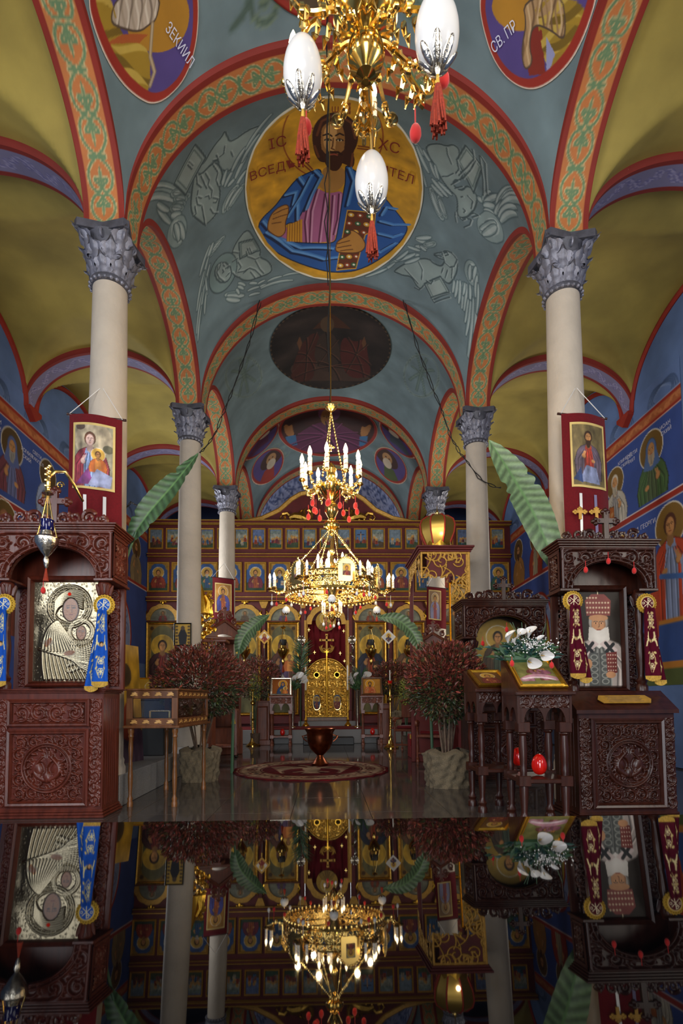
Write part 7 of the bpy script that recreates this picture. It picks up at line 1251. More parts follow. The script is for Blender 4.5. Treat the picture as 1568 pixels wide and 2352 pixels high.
# ================================================================== shrubs in burlap-wrapped pots
def shrub(label, loc, crown, rx, rz, nleaf, pot_r, pot_h, seed, L_=.066, pal=None, pot=True, stems=9):
    g = random.Random(seed); t = thing('potted_shrub', label, 'shrub', loc, group='red leaved shrubs'); cz = crown
    if pot:
        th, q = np.meshgrid(np.linspace(0, 2*PI, 80, endpoint=False), np.linspace(0, 1, 26)); rr = pot_r*(.88+.14*q+.06*np.sin(th*5+q*4)*np.sin(q*6)+.045*np.sin(th*13-q*9)+.03*np.sin(th*23+q*17)+.02*np.sin(th*9-q*31)); rr = np.where(q > .93, rr*(1-(q-.93)*6), rr); sq = 1/np.maximum(np.abs(np.cos(th)), np.abs(np.sin(th)))**.45
        grid_obj('burlap_wrap', rr*sq*np.cos(th), rr*sq*np.sin(th), q*pot_h*(1+.05*np.sin(th*4)), 'burlap', t, wrap=True); MB().lathe([(pot_r*.8, .02), (pot_r*.85, pot_h*.9), (.001, pot_h*.92)], 20).obj('pot_soil', 'bark', t)
    m = MB()
    for k in range(stems): a = k*2.4; e = Vector((rx*.6*math.cos(a)*g.uniform(.4, 1), rx*.6*math.sin(a)*g.uniform(.4, 1), cz-rz*.3)); s0 = Vector((.05*math.cos(a), .05*math.sin(a), pot_h*.85 if pot else cz-rz*1.1)); m.tube([s0, s0.lerp(e, .5)+Vector((g.uniform(-.05, .05), g.uniform(-.05, .05), .04)), e], [.013, .01, .006], 6)
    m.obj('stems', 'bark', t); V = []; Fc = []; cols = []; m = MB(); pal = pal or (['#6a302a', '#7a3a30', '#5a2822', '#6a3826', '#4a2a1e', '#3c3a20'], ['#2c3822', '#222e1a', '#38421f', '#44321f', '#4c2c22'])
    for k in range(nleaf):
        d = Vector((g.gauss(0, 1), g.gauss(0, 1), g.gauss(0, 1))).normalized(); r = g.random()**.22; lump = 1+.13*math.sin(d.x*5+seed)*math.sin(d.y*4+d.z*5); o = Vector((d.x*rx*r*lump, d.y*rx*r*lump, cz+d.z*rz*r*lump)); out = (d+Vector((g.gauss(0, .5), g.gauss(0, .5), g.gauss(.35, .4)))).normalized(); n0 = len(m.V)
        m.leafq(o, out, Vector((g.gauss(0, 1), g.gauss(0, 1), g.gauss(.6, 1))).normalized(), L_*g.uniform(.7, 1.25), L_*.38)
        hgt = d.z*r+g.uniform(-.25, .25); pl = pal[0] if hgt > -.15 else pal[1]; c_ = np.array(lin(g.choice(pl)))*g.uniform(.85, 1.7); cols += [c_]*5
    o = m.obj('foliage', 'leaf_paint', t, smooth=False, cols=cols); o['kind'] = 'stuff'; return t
p = fl(450, 1798); shrub('large dark red leaved shrub in a burlap pot behind the display case', (p.x, p.y+.2, 0), 1.24, .55, .48, 6200, .24, .42, 3)
p = fl(1050, 1812); shrub('large dark red leaved shrub in a burlap pot left of the reading stands', (p.x-.06, p.y+.22, 0), 1.22, .46, .47, 5600, .26, .42, 8)
p = at(594, 1560, 12.75); shrub('smaller red leaved shrub by the left altar stand', (p.x, 12.75, .345), p.z-.345, .56, .50, 2600, .2, .4, 5, .08)
p = at(902, 1558, 12.75); shrub('smaller red leaved shrub by the tall right candlestick', (p.x, 12.75, .345), p.z-.345, .48, .42, 2400, .2, .4, 6, .08)
YG = (['#8f9a3a', '#a3a648', '#76893a', '#b0ac58'], ['#6a7a34', '#8a963e'])
for (px, py, Y, lab, sd) in ((586, 1578, 11.9, 'sprig of pale yellow green blossom beside the left shrub', 11), (932, 1590, 10.6, 'bunch of yellow green foliage beside the right shrub', 12)):
    p = at(px, py, Y); t = thing('flower_spray', lab, 'foliage', (p.x, Y, 0), group='yellow sprays'); g = random.Random(sd); m = MB(); cols = []
    for k in range(420 if sd == 12 else 200):
        d = Vector((g.gauss(0, 1), g.gauss(0, 1), g.gauss(0, 1))).normalized(); r = g.random()**.4; m.leafq(Vector((d.x*.17*r, d.y*.17*r, p.z+d.z*.3*r)), d+Vector((0, 0, .3)), Vector((g.gauss(0, 1), 0, 1)).normalized(), .05, .03); cols += [np.array(lin(g.choice(YG[0])))]*5
    o = m.obj('leaves', 'leaf_paint', t, smooth=False, cols=cols); o['kind'] = 'stuff'; m = MB(); [m.tube([(0, 0, .25), (.03*math.cos(k), .03*math.sin(k), p.z*.6), (.1*math.cos(k*2), .1*math.sin(k*2), p.z)], .007, 5) for k in range(5)]; m.obj('stalks', 'stem_green', t); MB().lathe([(.09, 0), (.11, .28), (.1, .28), (.08, .02)], 14).obj('pot', 'bark', t)
# ------------------------------------------------------------------ banana leaves
def banana(label, stem, blade, wd, fold=.25, seed=1, pale=0.):
    base = Vector(stem[0]); t = thing('banana_leaf', label, 'leaf', base, group='banana leaves'); S = [Vector(p)-base for p in stem]; Bp = [Vector(p)-base for p in blade]
    def cat(P, n):
        out = []; Q = [P[0]*2-P[1]]+P+[P[-1]*2-P[-2]]
        for i in range(len(P)-1):
            for k in range(n): u = k/n; a, b, c_, d = Q[i:i+4]; out.append(.5*((2*b)+(c_-a)*u+(2*a-5*b+4*c_-d)*u*u+(3*b-a-3*c_+d)*u**3))
        return out+[P[-1]]
    st = cat(S, 8); MB().tube(st, np.linspace(.022, .014, len(st)), 8).obj('stalk', 'stem_green', t)
    C_ = cat(Bp, 40); n = len(C_); nu = 17; X = np.zeros((n, nu, 3)); col = np.zeros((n, nu, 3)); g = random.Random(seed); cuts = [g.uniform(.25, .8) for _ in range(3)]
    for i in range(n):
        s = i/(n-1); T = (C_[min(i+1, n-1)]-C_[max(i-1, 0)]).normalized(); side = T.cross(Vector((0, -1, .15))).normalized(); nr = side.cross(T).normalized(); w_ = wd*(math.sin(PI*min(1, s*.93+.05))**.62)*(1-.15*s)
        for j in range(nu):
            u = j/(nu-1)*2-1; ww = w_*(1-.22*sum(math.exp(-((s-q)/.02)**2) for q in cuts[::(2 if u > 0 else 1)])*(abs(u) > .3)); rip = .0035*math.sin(s*n*.8+abs(u)*3)*abs(u); p = C_[i]-T*(abs(u)*wd*.25)+side*(u*ww)+nr*(fold*ww*abs(u)*(1 if abs(u) < 2 else 1)+rip+.015*math.sin(s*7+u*2)*abs(u)); X[i, j] = p
            k = .9+.18*math.sin(s*n*.8+abs(u)*3)+.1*g.random(); base_c = np.array([.23, .34, .22])*(1-pale)+np.array([.55, .62, .45])*pale; col[i, j] = base_c*k if abs(u) > .08 else np.array([.36, .5, .3])
    grid_obj('blade', X[..., 0], X[..., 1], X[..., 2], 'leaf_paint', t, col); return t
A = lambda px, py, Y: at(px, py, Y)
banana('long dark green banana leaf rising from the left shrine towards the middle left column', [A(262, 1600, 5.08), A(266, 1400, 5.09), A(285, 1300, 5.1), A(312, 1222, 5.12)], [A(300, 1240, 5.12), A(340, 1180, 5.14), A(400, 1110, 5.2), A(456, 1040, 5.3)], .125, .3, 2)
banana('broad pale green torn banana leaf rising beside the dark right shrine', [A(1318, 1600, 4.80), A(1306, 1480, 4.82), A(1290, 1370, 4.85), A(1268, 1280, 4.9)], [A(1272, 1290, 4.9), A(1225, 1180, 4.95), A(1180, 1100, 5.0), A(1122, 1010, 5.05)], .2, .22, 5, .5)
banana('small bright green banana leaf over the left shrub', [A(532, 1790, 7.4), A(538, 1560, 7.4), A(545, 1520, 7.4), A(549, 1492, 7.4)], [A(548, 1496, 7.4), A(562, 1460, 7.4), A(590, 1432, 7.4), A(620, 1411, 7.4)], .13, .2, 7, .15)
banana('small bluish green banana leaf over the right shrub', [A(995, 1795, 7.2), A(985, 1560, 7.2), A(972, 1520, 7.2), A(962, 1484, 7.2)], [A(964, 1488, 7.2), A(945, 1452, 7.2), A(912, 1424, 7.2), A(866, 1417, 7.2)], .12, .2, 9, .3)
# ------------------------------------------------------------------ calla lilies
def calla(name, parent, p, d, s, open_=1.):
    d = d.normalized(); q = d.to_track_quat('Z', 'Y').to_matrix(); th, v = np.meshgrid(np.linspace(0, 2*PI, 22, endpoint=False), np.linspace(0, 1, 12)); r = s*(.08+.42*v**1.6*open_); lip = 1+.5*(v**2)*np.cos(th); z = s*(v*.9+.35*v**2*np.cos(th)*open_); x = r*np.cos(th)*lip; y = r*np.sin(th)
    P = np.stack([x, y, z], -1) @ np.array(q).T+np.array(p); o = grid_obj(name, P[..., 0], P[..., 1], P[..., 2], 'egg_white', parent, wrap=True); MB().tube([Vector(p)+q @ Vector((0, 0, s*.1)), Vector(p)+q @ Vector((0, 0, s*.75))], [s*.05, s*.035], 6).obj('spadix', 'tassel_gold', o); return o
bq = thing('flower_bouquet', 'bouquet of white calla lilies and gypsophila on top of the reading stand', 'bouquet', (1.53, 4.38, 1.36)); g = random.Random(3); b0 = Vector((1.53, 4.38, 1.36))
m = MB(); cols = []
for k in range(260):
    x = g.gauss(0, .1); o = Vector((x, g.gauss(0, .04), g.uniform(-.03, .1))); m.leafq(o, Vector((g.gauss(0, 1)+x*6, g.gauss(-.3, .5), g.uniform(.1, 1.2))), Vector((g.gauss(0, .5), -1, g.random())).normalized(), g.uniform(.05, .12), .03); cols += [np.array(lin(g.choice(['#2c4a30', '#1f3a2a', '#3f5c34', '#28403c', '#16443e'])))]*5
o = m.obj('greenery', 'leaf_paint', bq, smooth=False, cols=cols); o['kind'] = 'stuff'; MB().box((0, 0, -.01), (.34, .11, .09), .03).obj('floral_foam', 'stem_green', bq, smooth=False)
m = MB(); [m.ell((g.gauss(.06, .09), g.gauss(-.03, .04), g.gauss(.09, .035)), g.uniform(.004, .008), 5, 4) for k in range(340)]; o = m.obj('gypsophila', 'egg_white', bq); o['kind'] = 'stuff'
for (px, py, Y, d, s) in ((1166, 1466, 4.3, (-.2, -.5, 1), .085), (1186, 1455, 4.35, (.5, -.4, .8), .075), (1212, 1455, 4.35, (.2, -.3, 1), .085), (1182, 1470, 4.3, (-.3, -.2, 1), .05), (1236, 1466, 4.33, (-.1, -.6, .8), .055), (1240, 1495, 4.22, (.15, -1, -.15), .085), (1212, 1508, 4.2, (0, -1, -.3), .095)): calla('calla_bloom', bq, at(px, py+10, Y)-b0, Vector(d), s)
m = MB(); [m.tube([(g.uniform(-.12, .15), 0, .02), (g.uniform(-.15, .2), -.02, .2+.1*g.random())], .003, 4) for k in range(9)]; m.obj('grass_blades', 'stem_green', bq)
for i, (px, py) in enumerate(((1175, 1508), (1266, 1512))): p = at(px, py, 4.14); felt_egg(tuple(p), 'red felt egg hanging at the %s top corner of the entombment icon' % ['left', 'right'][i], 'red eggs of the lily stand', 1.1, drop=.03)
for i, (px, py) in enumerate(((1108, 1462), (1163, 1430))): p = at(px, py, 6.2); felt_egg(tuple(p), ['red felt egg hanging at the left of the golden icon shrine', 'red felt egg hanging in the arch of the golden icon shrine'][i], 'red eggs of the lily stand', 1.4, drop=.04)
for s, px, Y in ((-1, 672, 12.7), (1, 820, 12.6)):
    p = at(px, 1585, Y); t = thing('flower_vase', 'tall metal vase of white calla lilies %s of the holy doors' % ('left' if s < 0 else 'right'), 'vase', (p.x, Y, .345), group='lily vases'); zt_ = p.z-.345; MB().lathe([(.09, 0), (.09, .02), (.03, .05), (.03, .2), (.06, .3), (.065, zt_-.02), (.075, zt_), (.06, zt_-.01), (.05, .35)], 16).obj('vase_body', 'silver', t); g = random.Random(4+s)
    for k in range(8): a = g.uniform(0, 6.3); r_ = g.uniform(.06, .2); e = Vector((r_*math.cos(a), r_*math.sin(a)*.5-.03, zt_+g.uniform(.1, .32))); MB().tube([(0, 0, zt_-.1), e*.6+Vector((0, 0, zt_*.35)), e], .009, 5).obj('stalk', 'stem_green', t); calla('calla_bloom', t, e, Vector((math.cos(a), -.6, .7)), .15)
    m = MB(); cols = []
    for k in range(60): m.leafq(Vector((g.gauss(0, .05), g.gauss(0, .04), zt_+g.uniform(0, .1))), Vector((g.gauss(0, 1), g.gauss(0, .6), 1)), Vector((0, -1, .3)).normalized(), .2, .05); cols += [np.array(lin(g.choice(['#3a5a30', '#4a6a38', '#2f4a2a'])))]*5
    o = m.obj('leaves', 'leaf_paint', t, smooth=False, cols=cols); o['kind'] = 'stuff'
# feathery palm fronds by the doors
for s, px, py, Y in ((-1, 690, 1560, 13.2), (1, 828, 1575, 13.3)):
    p = at(px, py, Y); t = thing('palm_frond', 'feathery green palm frond standing %s of the holy doors' % ('left' if s < 0 else 'right'), 'frond', (p.x, Y, .345), group='palm fronds'); g = random.Random(7); m = MB(); cols = []; h0 = p.z-.345
    MB().tube([(0, 0, 0), (0, 0, h0), (s*-.02, 0, h0+.5), (-s*.12, -.05, h0+.9 if s < 0 else h0+.3)], .012, 5).obj('rib', 'stem_green', t)
    for k in range(150 if s < 0 else 80): z = h0-.1+(.95 if s < 0 else .4)*k/(150 if s < 0 else 80); e = g.choice((-1, 1)); m.leafq(Vector((-s*.1*max(0, (z-h0-.3)), -.02, z)), Vector((e*g.uniform(.5, 1), g.gauss(0, .3), g.uniform(.3, 1))), Vector((0, -1, 0)), g.uniform(.22, .4), .02); cols += [np.array(lin(g.choice(['#2c4a28', '#3a5a34', '#24401f'])))]*5
    o = m.obj('leaflets', 'leaf_paint', t, smooth=False, cols=cols); o['kind'] = 'stuff'
# ================================================================== banners on the columns
def banner(label, px0, px1, pyt, pyb, Y, cv, ix, icon_px, strips, bend=.06, cord_top=None, sk=.0):
    a, b = at(px0, pyt, Y), at(px1, pyt+ (px1-px0)*.12, Y); bl = at((px0+px1)/2+sk, pyb, Y); t = thing('church_banner', label, 'banner', (a.x, Y, a.z), group='red banners'); w_ = b.x-a.x; h = a.z-bl.z; drop = a.z-b.z; dx = bl.x-(a.x+b.x)/2
    u, v = np.meshgrid(np.linspace(0, 1, 40), np.linspace(0, 1, 50)); f = lambda u, v: (u*w_+dx*v+.02*w_*(u-.5)*v, -bend*np.sin(PI*u)*(1-.3*v)+.01*np.sin(u*11+v*3)*v, -drop*u-v*h); X, Yy, Z = f(u, v); grid_obj('velvet', X, Yy, Z, 'red_velvet', t, flip=True)
    MB().cyl((-.03, .012, .01), (w_+.03, .012, -drop+.01), .012).obj('rod', 'wood_dark', t)
    i0, i1, j0, j1 = icon_px; u0, u1 = (i0-px0)/(px1-px0), (i1-px0)/(px1-px0); H_ = pyb-pyt; v0, v1 = (j0-pyt)/H_-.02, (j1-pyt)/H_-.02
    uu, vv = np.meshgrid(np.linspace(u0, u1, 70), np.linspace(v0, v1, 100)); X, Yy, Z = f(uu, vv); q, r_ = (uu-u0)/(u1-u0), 1-(vv-v0)/(v1-v0); rgb = cv.smp(cv.b[0]+q*(cv.b[2]-cv.b[0]), cv.b[1]+r_*(cv.b[3]-cv.b[1])); rgb = np.where(((q < .055) | (q > .945) | (r_ < .04) | (r_ > .96))[..., None], hexc('#c8ae6a'), rgb)
    grid_obj('painted_icon', X, Yy-.008, Z, 'oil', t, rgb, flip=True)
    for su, mt in strips:
        uu, vv = np.meshgrid(np.linspace(su-.03, su+.03, 4), np.linspace(v1+.05, 1, 24)); X, Yy, Z = f(uu, vv); grid_obj('ribbon', X, Yy-.008, Z, mt, t, flip=True)
    ct = cord_top or (w_*.5, .35); MB().tube([(0, .0, .01), (ct[0], .12, ct[1])], .004, 5).tube([(ct[0], .12, ct[1]), (w_, 0, -drop+.01)], .004, 5).obj('hanging_cord', 'egg_white', t); return t
c = Cv(0, 0, 1, 1.6, 170, '#8f8a74'); c.ell(.5, 1.2, .45, .45, '#a89a80'); saint(c, .44, 1.18, .3, '#7a8cb0', '#8f3a44', '#5a3a28', halo=None, skin='#c0a094', full=4, babe=True); c.poly([(.1, .1), (.4, .5), (.55, .1)], '#7a3a74'); c.poly([(.4, .1), (.6, .5), (.95, .35), (.9, .05)], '#9aa0c0'); c.ell(.2, 1.5, .12, .08, '#5a4a40'); c.ell(.85, 1.0, .12, .1, '#5f5c48'); c.mottle(.14, 9, 3)
banner('red velvet banner with painted mother and child on the near left column', 160, 281, 952, 1235, 4.93, c, 0, (172, 268, 978, 1128), ((.36, 'egg_white'), (.72, 'egg_white')), sk=-4)
c = Cv(0, 0, 1, 1.6, 170, '#6a5c3a'); saint(c, .48, 1.22, .26, '#9a3424', '#5a4c58', '#3a2414', '#3a2414', halo=None, full=4); c.poly([(.2, .15), (.4, .55), (.7, .5), (.8, .1)], '#8088a8'); c.poly([(.05, .2), (.25, .5), (.3, .1)], '#28385f'); c.mottle(.14, 9, 5)
b2 = banner('red velvet banner with painted bearded figure on the near right column', 1288, 1388, 951, 1238, 4.93, c, 0, (1303, 1381, 978, 1126), ((.32, 'egg_white'), (.65, 'lilac')), sk=12)
m = MB()
for x in (.12, .28): trefoil_cross(m, x, -1.08, .11, .1, -.085, -.075, .25)
m.obj('sewn_crosses', 'gold_paint', b2)
c = Cv(0, 0, 1, 1.6, 110, '#a5742c'); saint(c, .5, 1.15, .26, '#a85a34', '#4a4a8a', '#3a2414', None, halo='#c09044', full=4.2); c.mottle(.08, 7, 3)
banner('small red banner with orange saint on the far left column', 488, 537, 1326, 1440, 11.25, c, 0, (494, 532, 1340, 1408), (), .03); c = Cv(0, 0, 1, 1.6, 110, '#8a6a4a'); saint(c, .5, 1.15, .26, '#8a4a4a', '#8a88a0', '#3a2414', None, halo='#b09060', full=4.2)
banner('small red banner seen through the gilded canopy lattice', 980, 1024, 1348, 1440, 11.2, c, 0, (984, 1012, 1356, 1424), (), .03)
# ================================================================== rug, font, candlesticks
RX, RY, RRd = -.372, 7.66, 1.11; c = Cv(-1, -1, 1, 1, 130, '#4a0f14'); G1, G2 = '#8a7560', '#6a5040'
c.ell(0, 0, .93, .93, G2); c.ell(0, 0, .90, .90, G1); c.ell(0, 0, .64, .64, '#4a0f14'); c.ell(0, 0, .955, .955, G1, ring=.015); c.ell(0, 0, .66, .66, '#3a1416', ring=.02)
for k in range(12):
    a = k*PI/6; x, y = .77*math.cos(a), .77*math.sin(a)
    if k % 3: c.ell(x, y, .1, .08, '#4a1a1a', a); c.ell(x, y, .065, .05, '#9a8468', a); c.ell(x, y, .03, .03, '#2a2a30')
    else: c.ell(x, y, .07, .11, '#4a1a1a', a); c.ell(x, y, .045, .085, G1, a); c.ell(x, y, .03, .06, '#4a1a1a', a)
    for q in (-1, 1): c.line(spiral(.77*math.cos(a+q*.17), .77*math.sin(a+q*.17), .06, a, 1.2, 14, .2, q), .02, '#4a2a24')
for s in (-1, 1):                                         # double-headed eagle
    for k in range(7): c.line(bez((s*.06, .1), (s*(.3+.03*k), .35-.06*k), (s*(.52-.03*k), .2-.1*k)), .05, '#84705c'); c.line(bez((s*.06, .1), (s*(.3+.03*k), .33-.06*k), (s*(.5-.03*k), .18-.1*k)), .014, '#4a2a24')
    c.line(bez((0, .1), (s*.03, .3), (s*.15, .36)), .07, '#84705c'); c.ell(s*.15, .37, .05, .04, '#84705c'); c.line(bez((0, -.1), (s*.08, -.25), (s*.2, -.3)), .06, '#84705c')
c.ell(0, 0, .12, .2, '#84705c'); c.poly([(-.12, -.42), (.12, -.42), (.03, -.1), (-.03, -.1)], '#84705c'); c.mottle(.12, 30, 3)
rug = thing('round_rug', 'round dark red rug with beige border and double headed eagle', 'rug', (RX, RY, 0)); th, q = np.meshgrid(np.linspace(0, 2*PI, 260, endpoint=False), np.concatenate([np.linspace(.01, 1, 90), [1.]])); ed = 1+.008*np.sin(th*23)+.006*np.sin(th*41); X, Y = q*np.cos(th), q*np.sin(th); z = .014+.006*np.sin(th*17)*(q > .97)*1.; z[-1] = .001
grid_obj('pile', X*RRd*np.where(q > .95, ed, 1), Y*RRd*np.where(q > .95, ed, 1), z, 'cloth_paint', rug, c.smp(X, Y), wrap=True)
p = fl(735, 1757, .02); ur = thing('baptismal_font', 'hammered copper font with two handles standing on the rug', 'font', (p.x, p.y, .018))
MB().lathe([(.001, .012), (.125, .0), (.13, .03), (.11, .05), (.06, .12), (.05, .155), (.08, .18), (.15, .25), (.19, .34), (.2, .44), (.205, .5), (.235, .545), (.238, .56), (.225, .555), (.195, .5), (.18, .35), (.1, .22), (.001, .2)], 44).obj('bowl', 'copper', ur)
for s in (-1, 1): MB().tube([(s*.2, 0, .36), (s*.25, 0, .40), (s*.275, 0, .45), (s*.25, 0, .445), (s*.2, 0, .46)], .009, 7).obj('handle', 'copper', ur)
def candlestick(label, px, py, pyt, candle):
    p = fl(px, py); h = at(px, pyt, p.y).z; t = thing('floor_candlestick', label, 'candlestick', p, group='floor candlesticks'); b = MB(); b.lathe([(.15, 0), (.15, .02), (.1, .05), (.06, .1), (.05, .16), (.035, .2), (.045, .24), (.022, .28), (.022, h*.45), (.05, h*.47), (.022, h*.49), (.02, h*.72), (.055, h*.75), (.055, h*.78), (.02, h*.81), (.017, h*.97), (.05, h), (.045, h+.015), (.001, h+.015)], 20)
    for k in range(3): a = k*2.094; b.ell((.14*math.cos(a), .14*math.sin(a), .02), (.04, .04, .022), 8, 5)
    b.obj('stem', 'brass', t); MB().tube([(.026*math.cos(k*.8), .026*math.sin(k*.8), .3+(h*.42-.3)*k/60) for k in range(61)], .007, 5).obj('twisted_stem', 'brass', t)
    if candle: MB().lathe([(.02, h+.01), (.045, h+.04), (.05, h+.08), (.042, h+.08), (.02, h+.02)], 12).obj('red_cup', 'red_gloss', t); MB().lathe([(.012, h+.03), (.011, h+.3), (.001, h+.305)], 8).obj('taper', 'copper' if False else 'candle', t)
candlestick('tall twisted brass candlestick left of the altar step', 580, 1713, 1585, False); candlestick('tall twisted brass candlestick with red cup and taper right of the altar step', 897, 1718, 1572, True)
# ================================================================== thrones, canopy, chairs
def throne(label, loc, rz, w_, d, h, wood, gable=True):
    t = thing('carved_throne', label, 'throne', loc, rz, 'bishop thrones'); MB().box((0, d/2, .25), (w_, d, .5), .01).obj('seat_box', wood, t, smooth=False); MB().box((0, d-.03, h*.45), (w_, .05, h*.9), .008).obj('back_board', wood, t, smooth=False)
    for s in (-1, 1): turned(.04, h*.82-.5, .5).obj('front_post', wood, t, (s*(w_/2-.05), .06, 0)); MB().box((s*(w_/2-.03), d*.6, h*.36), (.05, d*.8, h*.72), .008).obj('side_panel', wood, t, smooth=False)
    ar = w_*.34; aa = np.linspace(0, PI, 16); zt_ = h*.82; ps = [(-w_/2-.04, 0)]+[(-ar*math.cos(a), ar*.75*math.sin(a)) for a in aa]+[(w_/2+.04, 0), (w_/2+.04, .14), (0, .42), (-w_/2-.04, .14)]; g_ = MB().prism(ps, 0, .05).obj('gable', wood, t, (0, 0, zt_), smooth=False)
    m = MB()
    for s in (-1, 1): m.tube([(s*(w_/2+.06), -.02, .15), (0, -.02, .44)], .03, 6); [m.tube([(a, -.02, b_) for a, b_ in spiral(s*w_*(.12+.13*k), .52-.1*k, .06, k, 1.4, 18, .2, s)], .018, 6) for k in range(4)]
    m.obj('gable_carving', wood, g_); trefoil_cross(MB(), 0, .45, .24, .18, -.02, .02, .18).obj('cross', wood, g_); MB().box((0, d/2, zt_+.1), (w_+.1, d+.06, .05), .01).obj('roof', wood, t, smooth=False); return t
p = at(515, 1600, 9.9); throne('carved brown canopied throne beyond the left red shrub', (p.x+.0, 9.9, .0), .45, .72, .7, 2.55, 'wood_far'); p = at(985, 1600, 10.6); throne('carved brown canopied throne beyond the right red shrub', (p.x+.1, 10.6, .0), -.45, .8, .7, 2.35, 'wood_far')
# gilded carving left
p = at(472, 1475, 8.9); gl = thing('gilded_carving', 'gilded openwork carved throne side with eagle, beside the middle left column', 'carving', (p.x, 8.9, 0)); MB().box((0, .1, .8), (.26, .3, 1.6), .01).obj('pedestal', 'wood_far', gl, smooth=False); m = MB(); g = random.Random(9)
for k in range(64): z = 1.6+1.25*k/64; w0 = .15-.08*max(0, (z-2.2)/.7); x, y = g.uniform(-w0, w0), g.uniform(-.05, .05); m.tube([(x+a, y, z+b_) for a, b_ in spiral(0, 0, .05, g.uniform(0, 6), 1.2, 10, .3, g.choice((-1, 1)))], .015, 5); m.ell((x, y-.02, z), (.03, .02, .04), 6, 4)
m.tube([(-.02, -.02, 2.5), (-.05, -.04, 2.75), (-.08, -.03, 3.0)], [.1, .07, .01], 7); m.tube([(.04, -.02, 2.5), (.06, -.04, 2.68), (.0, -.06, 2.8)], [.09, .05, .03], 7); m.obj('openwork', 'gold', gl); MB().box((.16, .05, 2.02), (.42, .34, .05), .01).obj('shelf', 'wood_far', gl, smooth=False)
# gilded canopy with crown lantern, right
x0, x1 = at(965, 1262, 7.5).x, at(1078, 1262, 7.5).x; w_ = x1-x0; zc = at(1020, 1268, 7.5).z; cp = thing('gilded_canopy', 'red and gold lattice canopy of the bishop throne beside the middle right column', 'canopy', ((x0+x1)/2, 7.5, 0)); d = 1.05
def lattice(w_, h, seed, arch):
    c = Cv(-w_/2, 0, w_/2, h, 200); g = random.Random(seed)
    for k in range(26): c.line(spiral(g.uniform(-w_/2, w_/2), g.uniform(0, h), g.uniform(.07, .14), g.uniform(0, 6), 1.2, 20, .2, g.choice((-1, 1))), .022, None, h=1)
    for k in range(10): a_ = (g.uniform(-w_/2, w_/2), g.uniform(0, h)); c.line(bez(a_, (a_[0]+.15, a_[1]+.2), (a_[0]+g.uniform(-.3, .3), a_[1]+.3)), .02, None, h=1)
    for e in (((-w_/2+.015, 0), (-w_/2+.015, h)), ((w_/2-.015, 0), (w_/2-.015, h)), ((-w_/2, h-.015), (w_/2, h-.015))): c.line(e, .035, None, h=1)
    if arch: t = np.linspace(0, 1, 20); c.line(np.stack([-w_/2+w_*.62*t, h*(.0+.62*np.sqrt(t))], 1), .03, None, h=1); 
    return c
hl = .78; c = lattice(w_, hl, 3, True); cut = lambda x, z: (c.hs(x, z) > .25) & ((z > hl*.58*np.sqrt(np.clip((x+w_/2)/(w_*.62), 0, 1))*0+hl*.5-.7*(x+w_/2)*0) | (x > w_*.12)); relief('front_lattice', c, 'gold_paint', cp, .01, 150, 150, (0, -.002, zc-hl), mask=cut)
c2_ = lattice(d, .5, 5, True); relief('side_lattice', c2_, 'gold_paint', cp, .01, 120, 70, (-w_/2, d/2, zc-.5), (0, 0, R(-90)), mask=lambda x, z: (c2_.hs(x, z) > .25) & ((x/(d*.4))**2+(z/.3)**2 > 1))
MB().box((w_*.06, .012, zc-hl*.25+.0), (w_*.86, .012, hl*.42)).obj('front_board', 'red_wall', cp, smooth=False)
for (x, y) in ((w_/2-.03, .03), (w_/2-.03, d-.03), (-w_/2+.03, d-.03)): MB().box((x, y, zc/2), (.06, .06, zc), .008).obj('post', 'gold_paint' if y < .1 else 'red_wall', cp, smooth=False)
mould(w_, d, .09, zc, 0, 3, .06).obj('cornice', 'red_wall', cp, smooth=False)
MB().box((w_/2-.02, d/2, .95), (.04, d, 1.9), .006).obj('side_wall', 'red_wall', cp, smooth=False); MB().box((0, d-.02, .9), (w_, .04, 1.8), .006).obj('rear_wall', 'red_wall', cp, smooth=False)
c = Cv(-.11, 0, .11, 1.05, 120, '#a88c5c'); saint(c, 0, .82, .12, '#8a7a5c', '#6a6250', halo='#c0a050', full=6); c.line([(-.05, .5), (0, .05)], .03, '#3a342c'); fr = icon(cp, c, .03, 'gold', (w_/2-.17, .05, 1.62), nx=30, ny=80, name='tall_icon')
p = at(1006, 1170, 7.7); hz_ = p.z-zc-.1; ln = thing('crown_lantern', 'crown shaped gilt lantern with red ribs on top of the bishop canopy', 'lantern', (p.x, 7.78, zc+.09)); n6 = 8; prof = [(.16, .03), (.2, .12), (.26, .26), (.275, .38), (.25, .46), (.17, .52), (.06, .55), (.001, .555)]
for k in range(n6):
    a0, a1 = 2*PI*k/n6+.2, 2*PI*(k+1)/n6+.2; m = MB(); V = [(r_*math.cos(a), r_*math.sin(a), z) for a in (a0, a1) for r_, z in prof]; np_ = len(prof); m.add(V, [(i, np_+i, np_+i+1, i+1) for i in range(np_-1)]); m.obj('glass_panel', 'lantern_shade', ln); MB().tube([((r_+.004)*math.cos(a0), (r_+.004)*math.sin(a0), z) for r_, z in prof], .012, 6).obj('red_rib', 'red_line', ln)
m = MB(); pts = []
for k in range(32): a = 2*PI*k/32; r_ = .215; pts.append((r_*math.cos(a), r_*math.sin(a), .05+(.07 if k % 4 == 0 else (.03 if k % 2 else .0))))
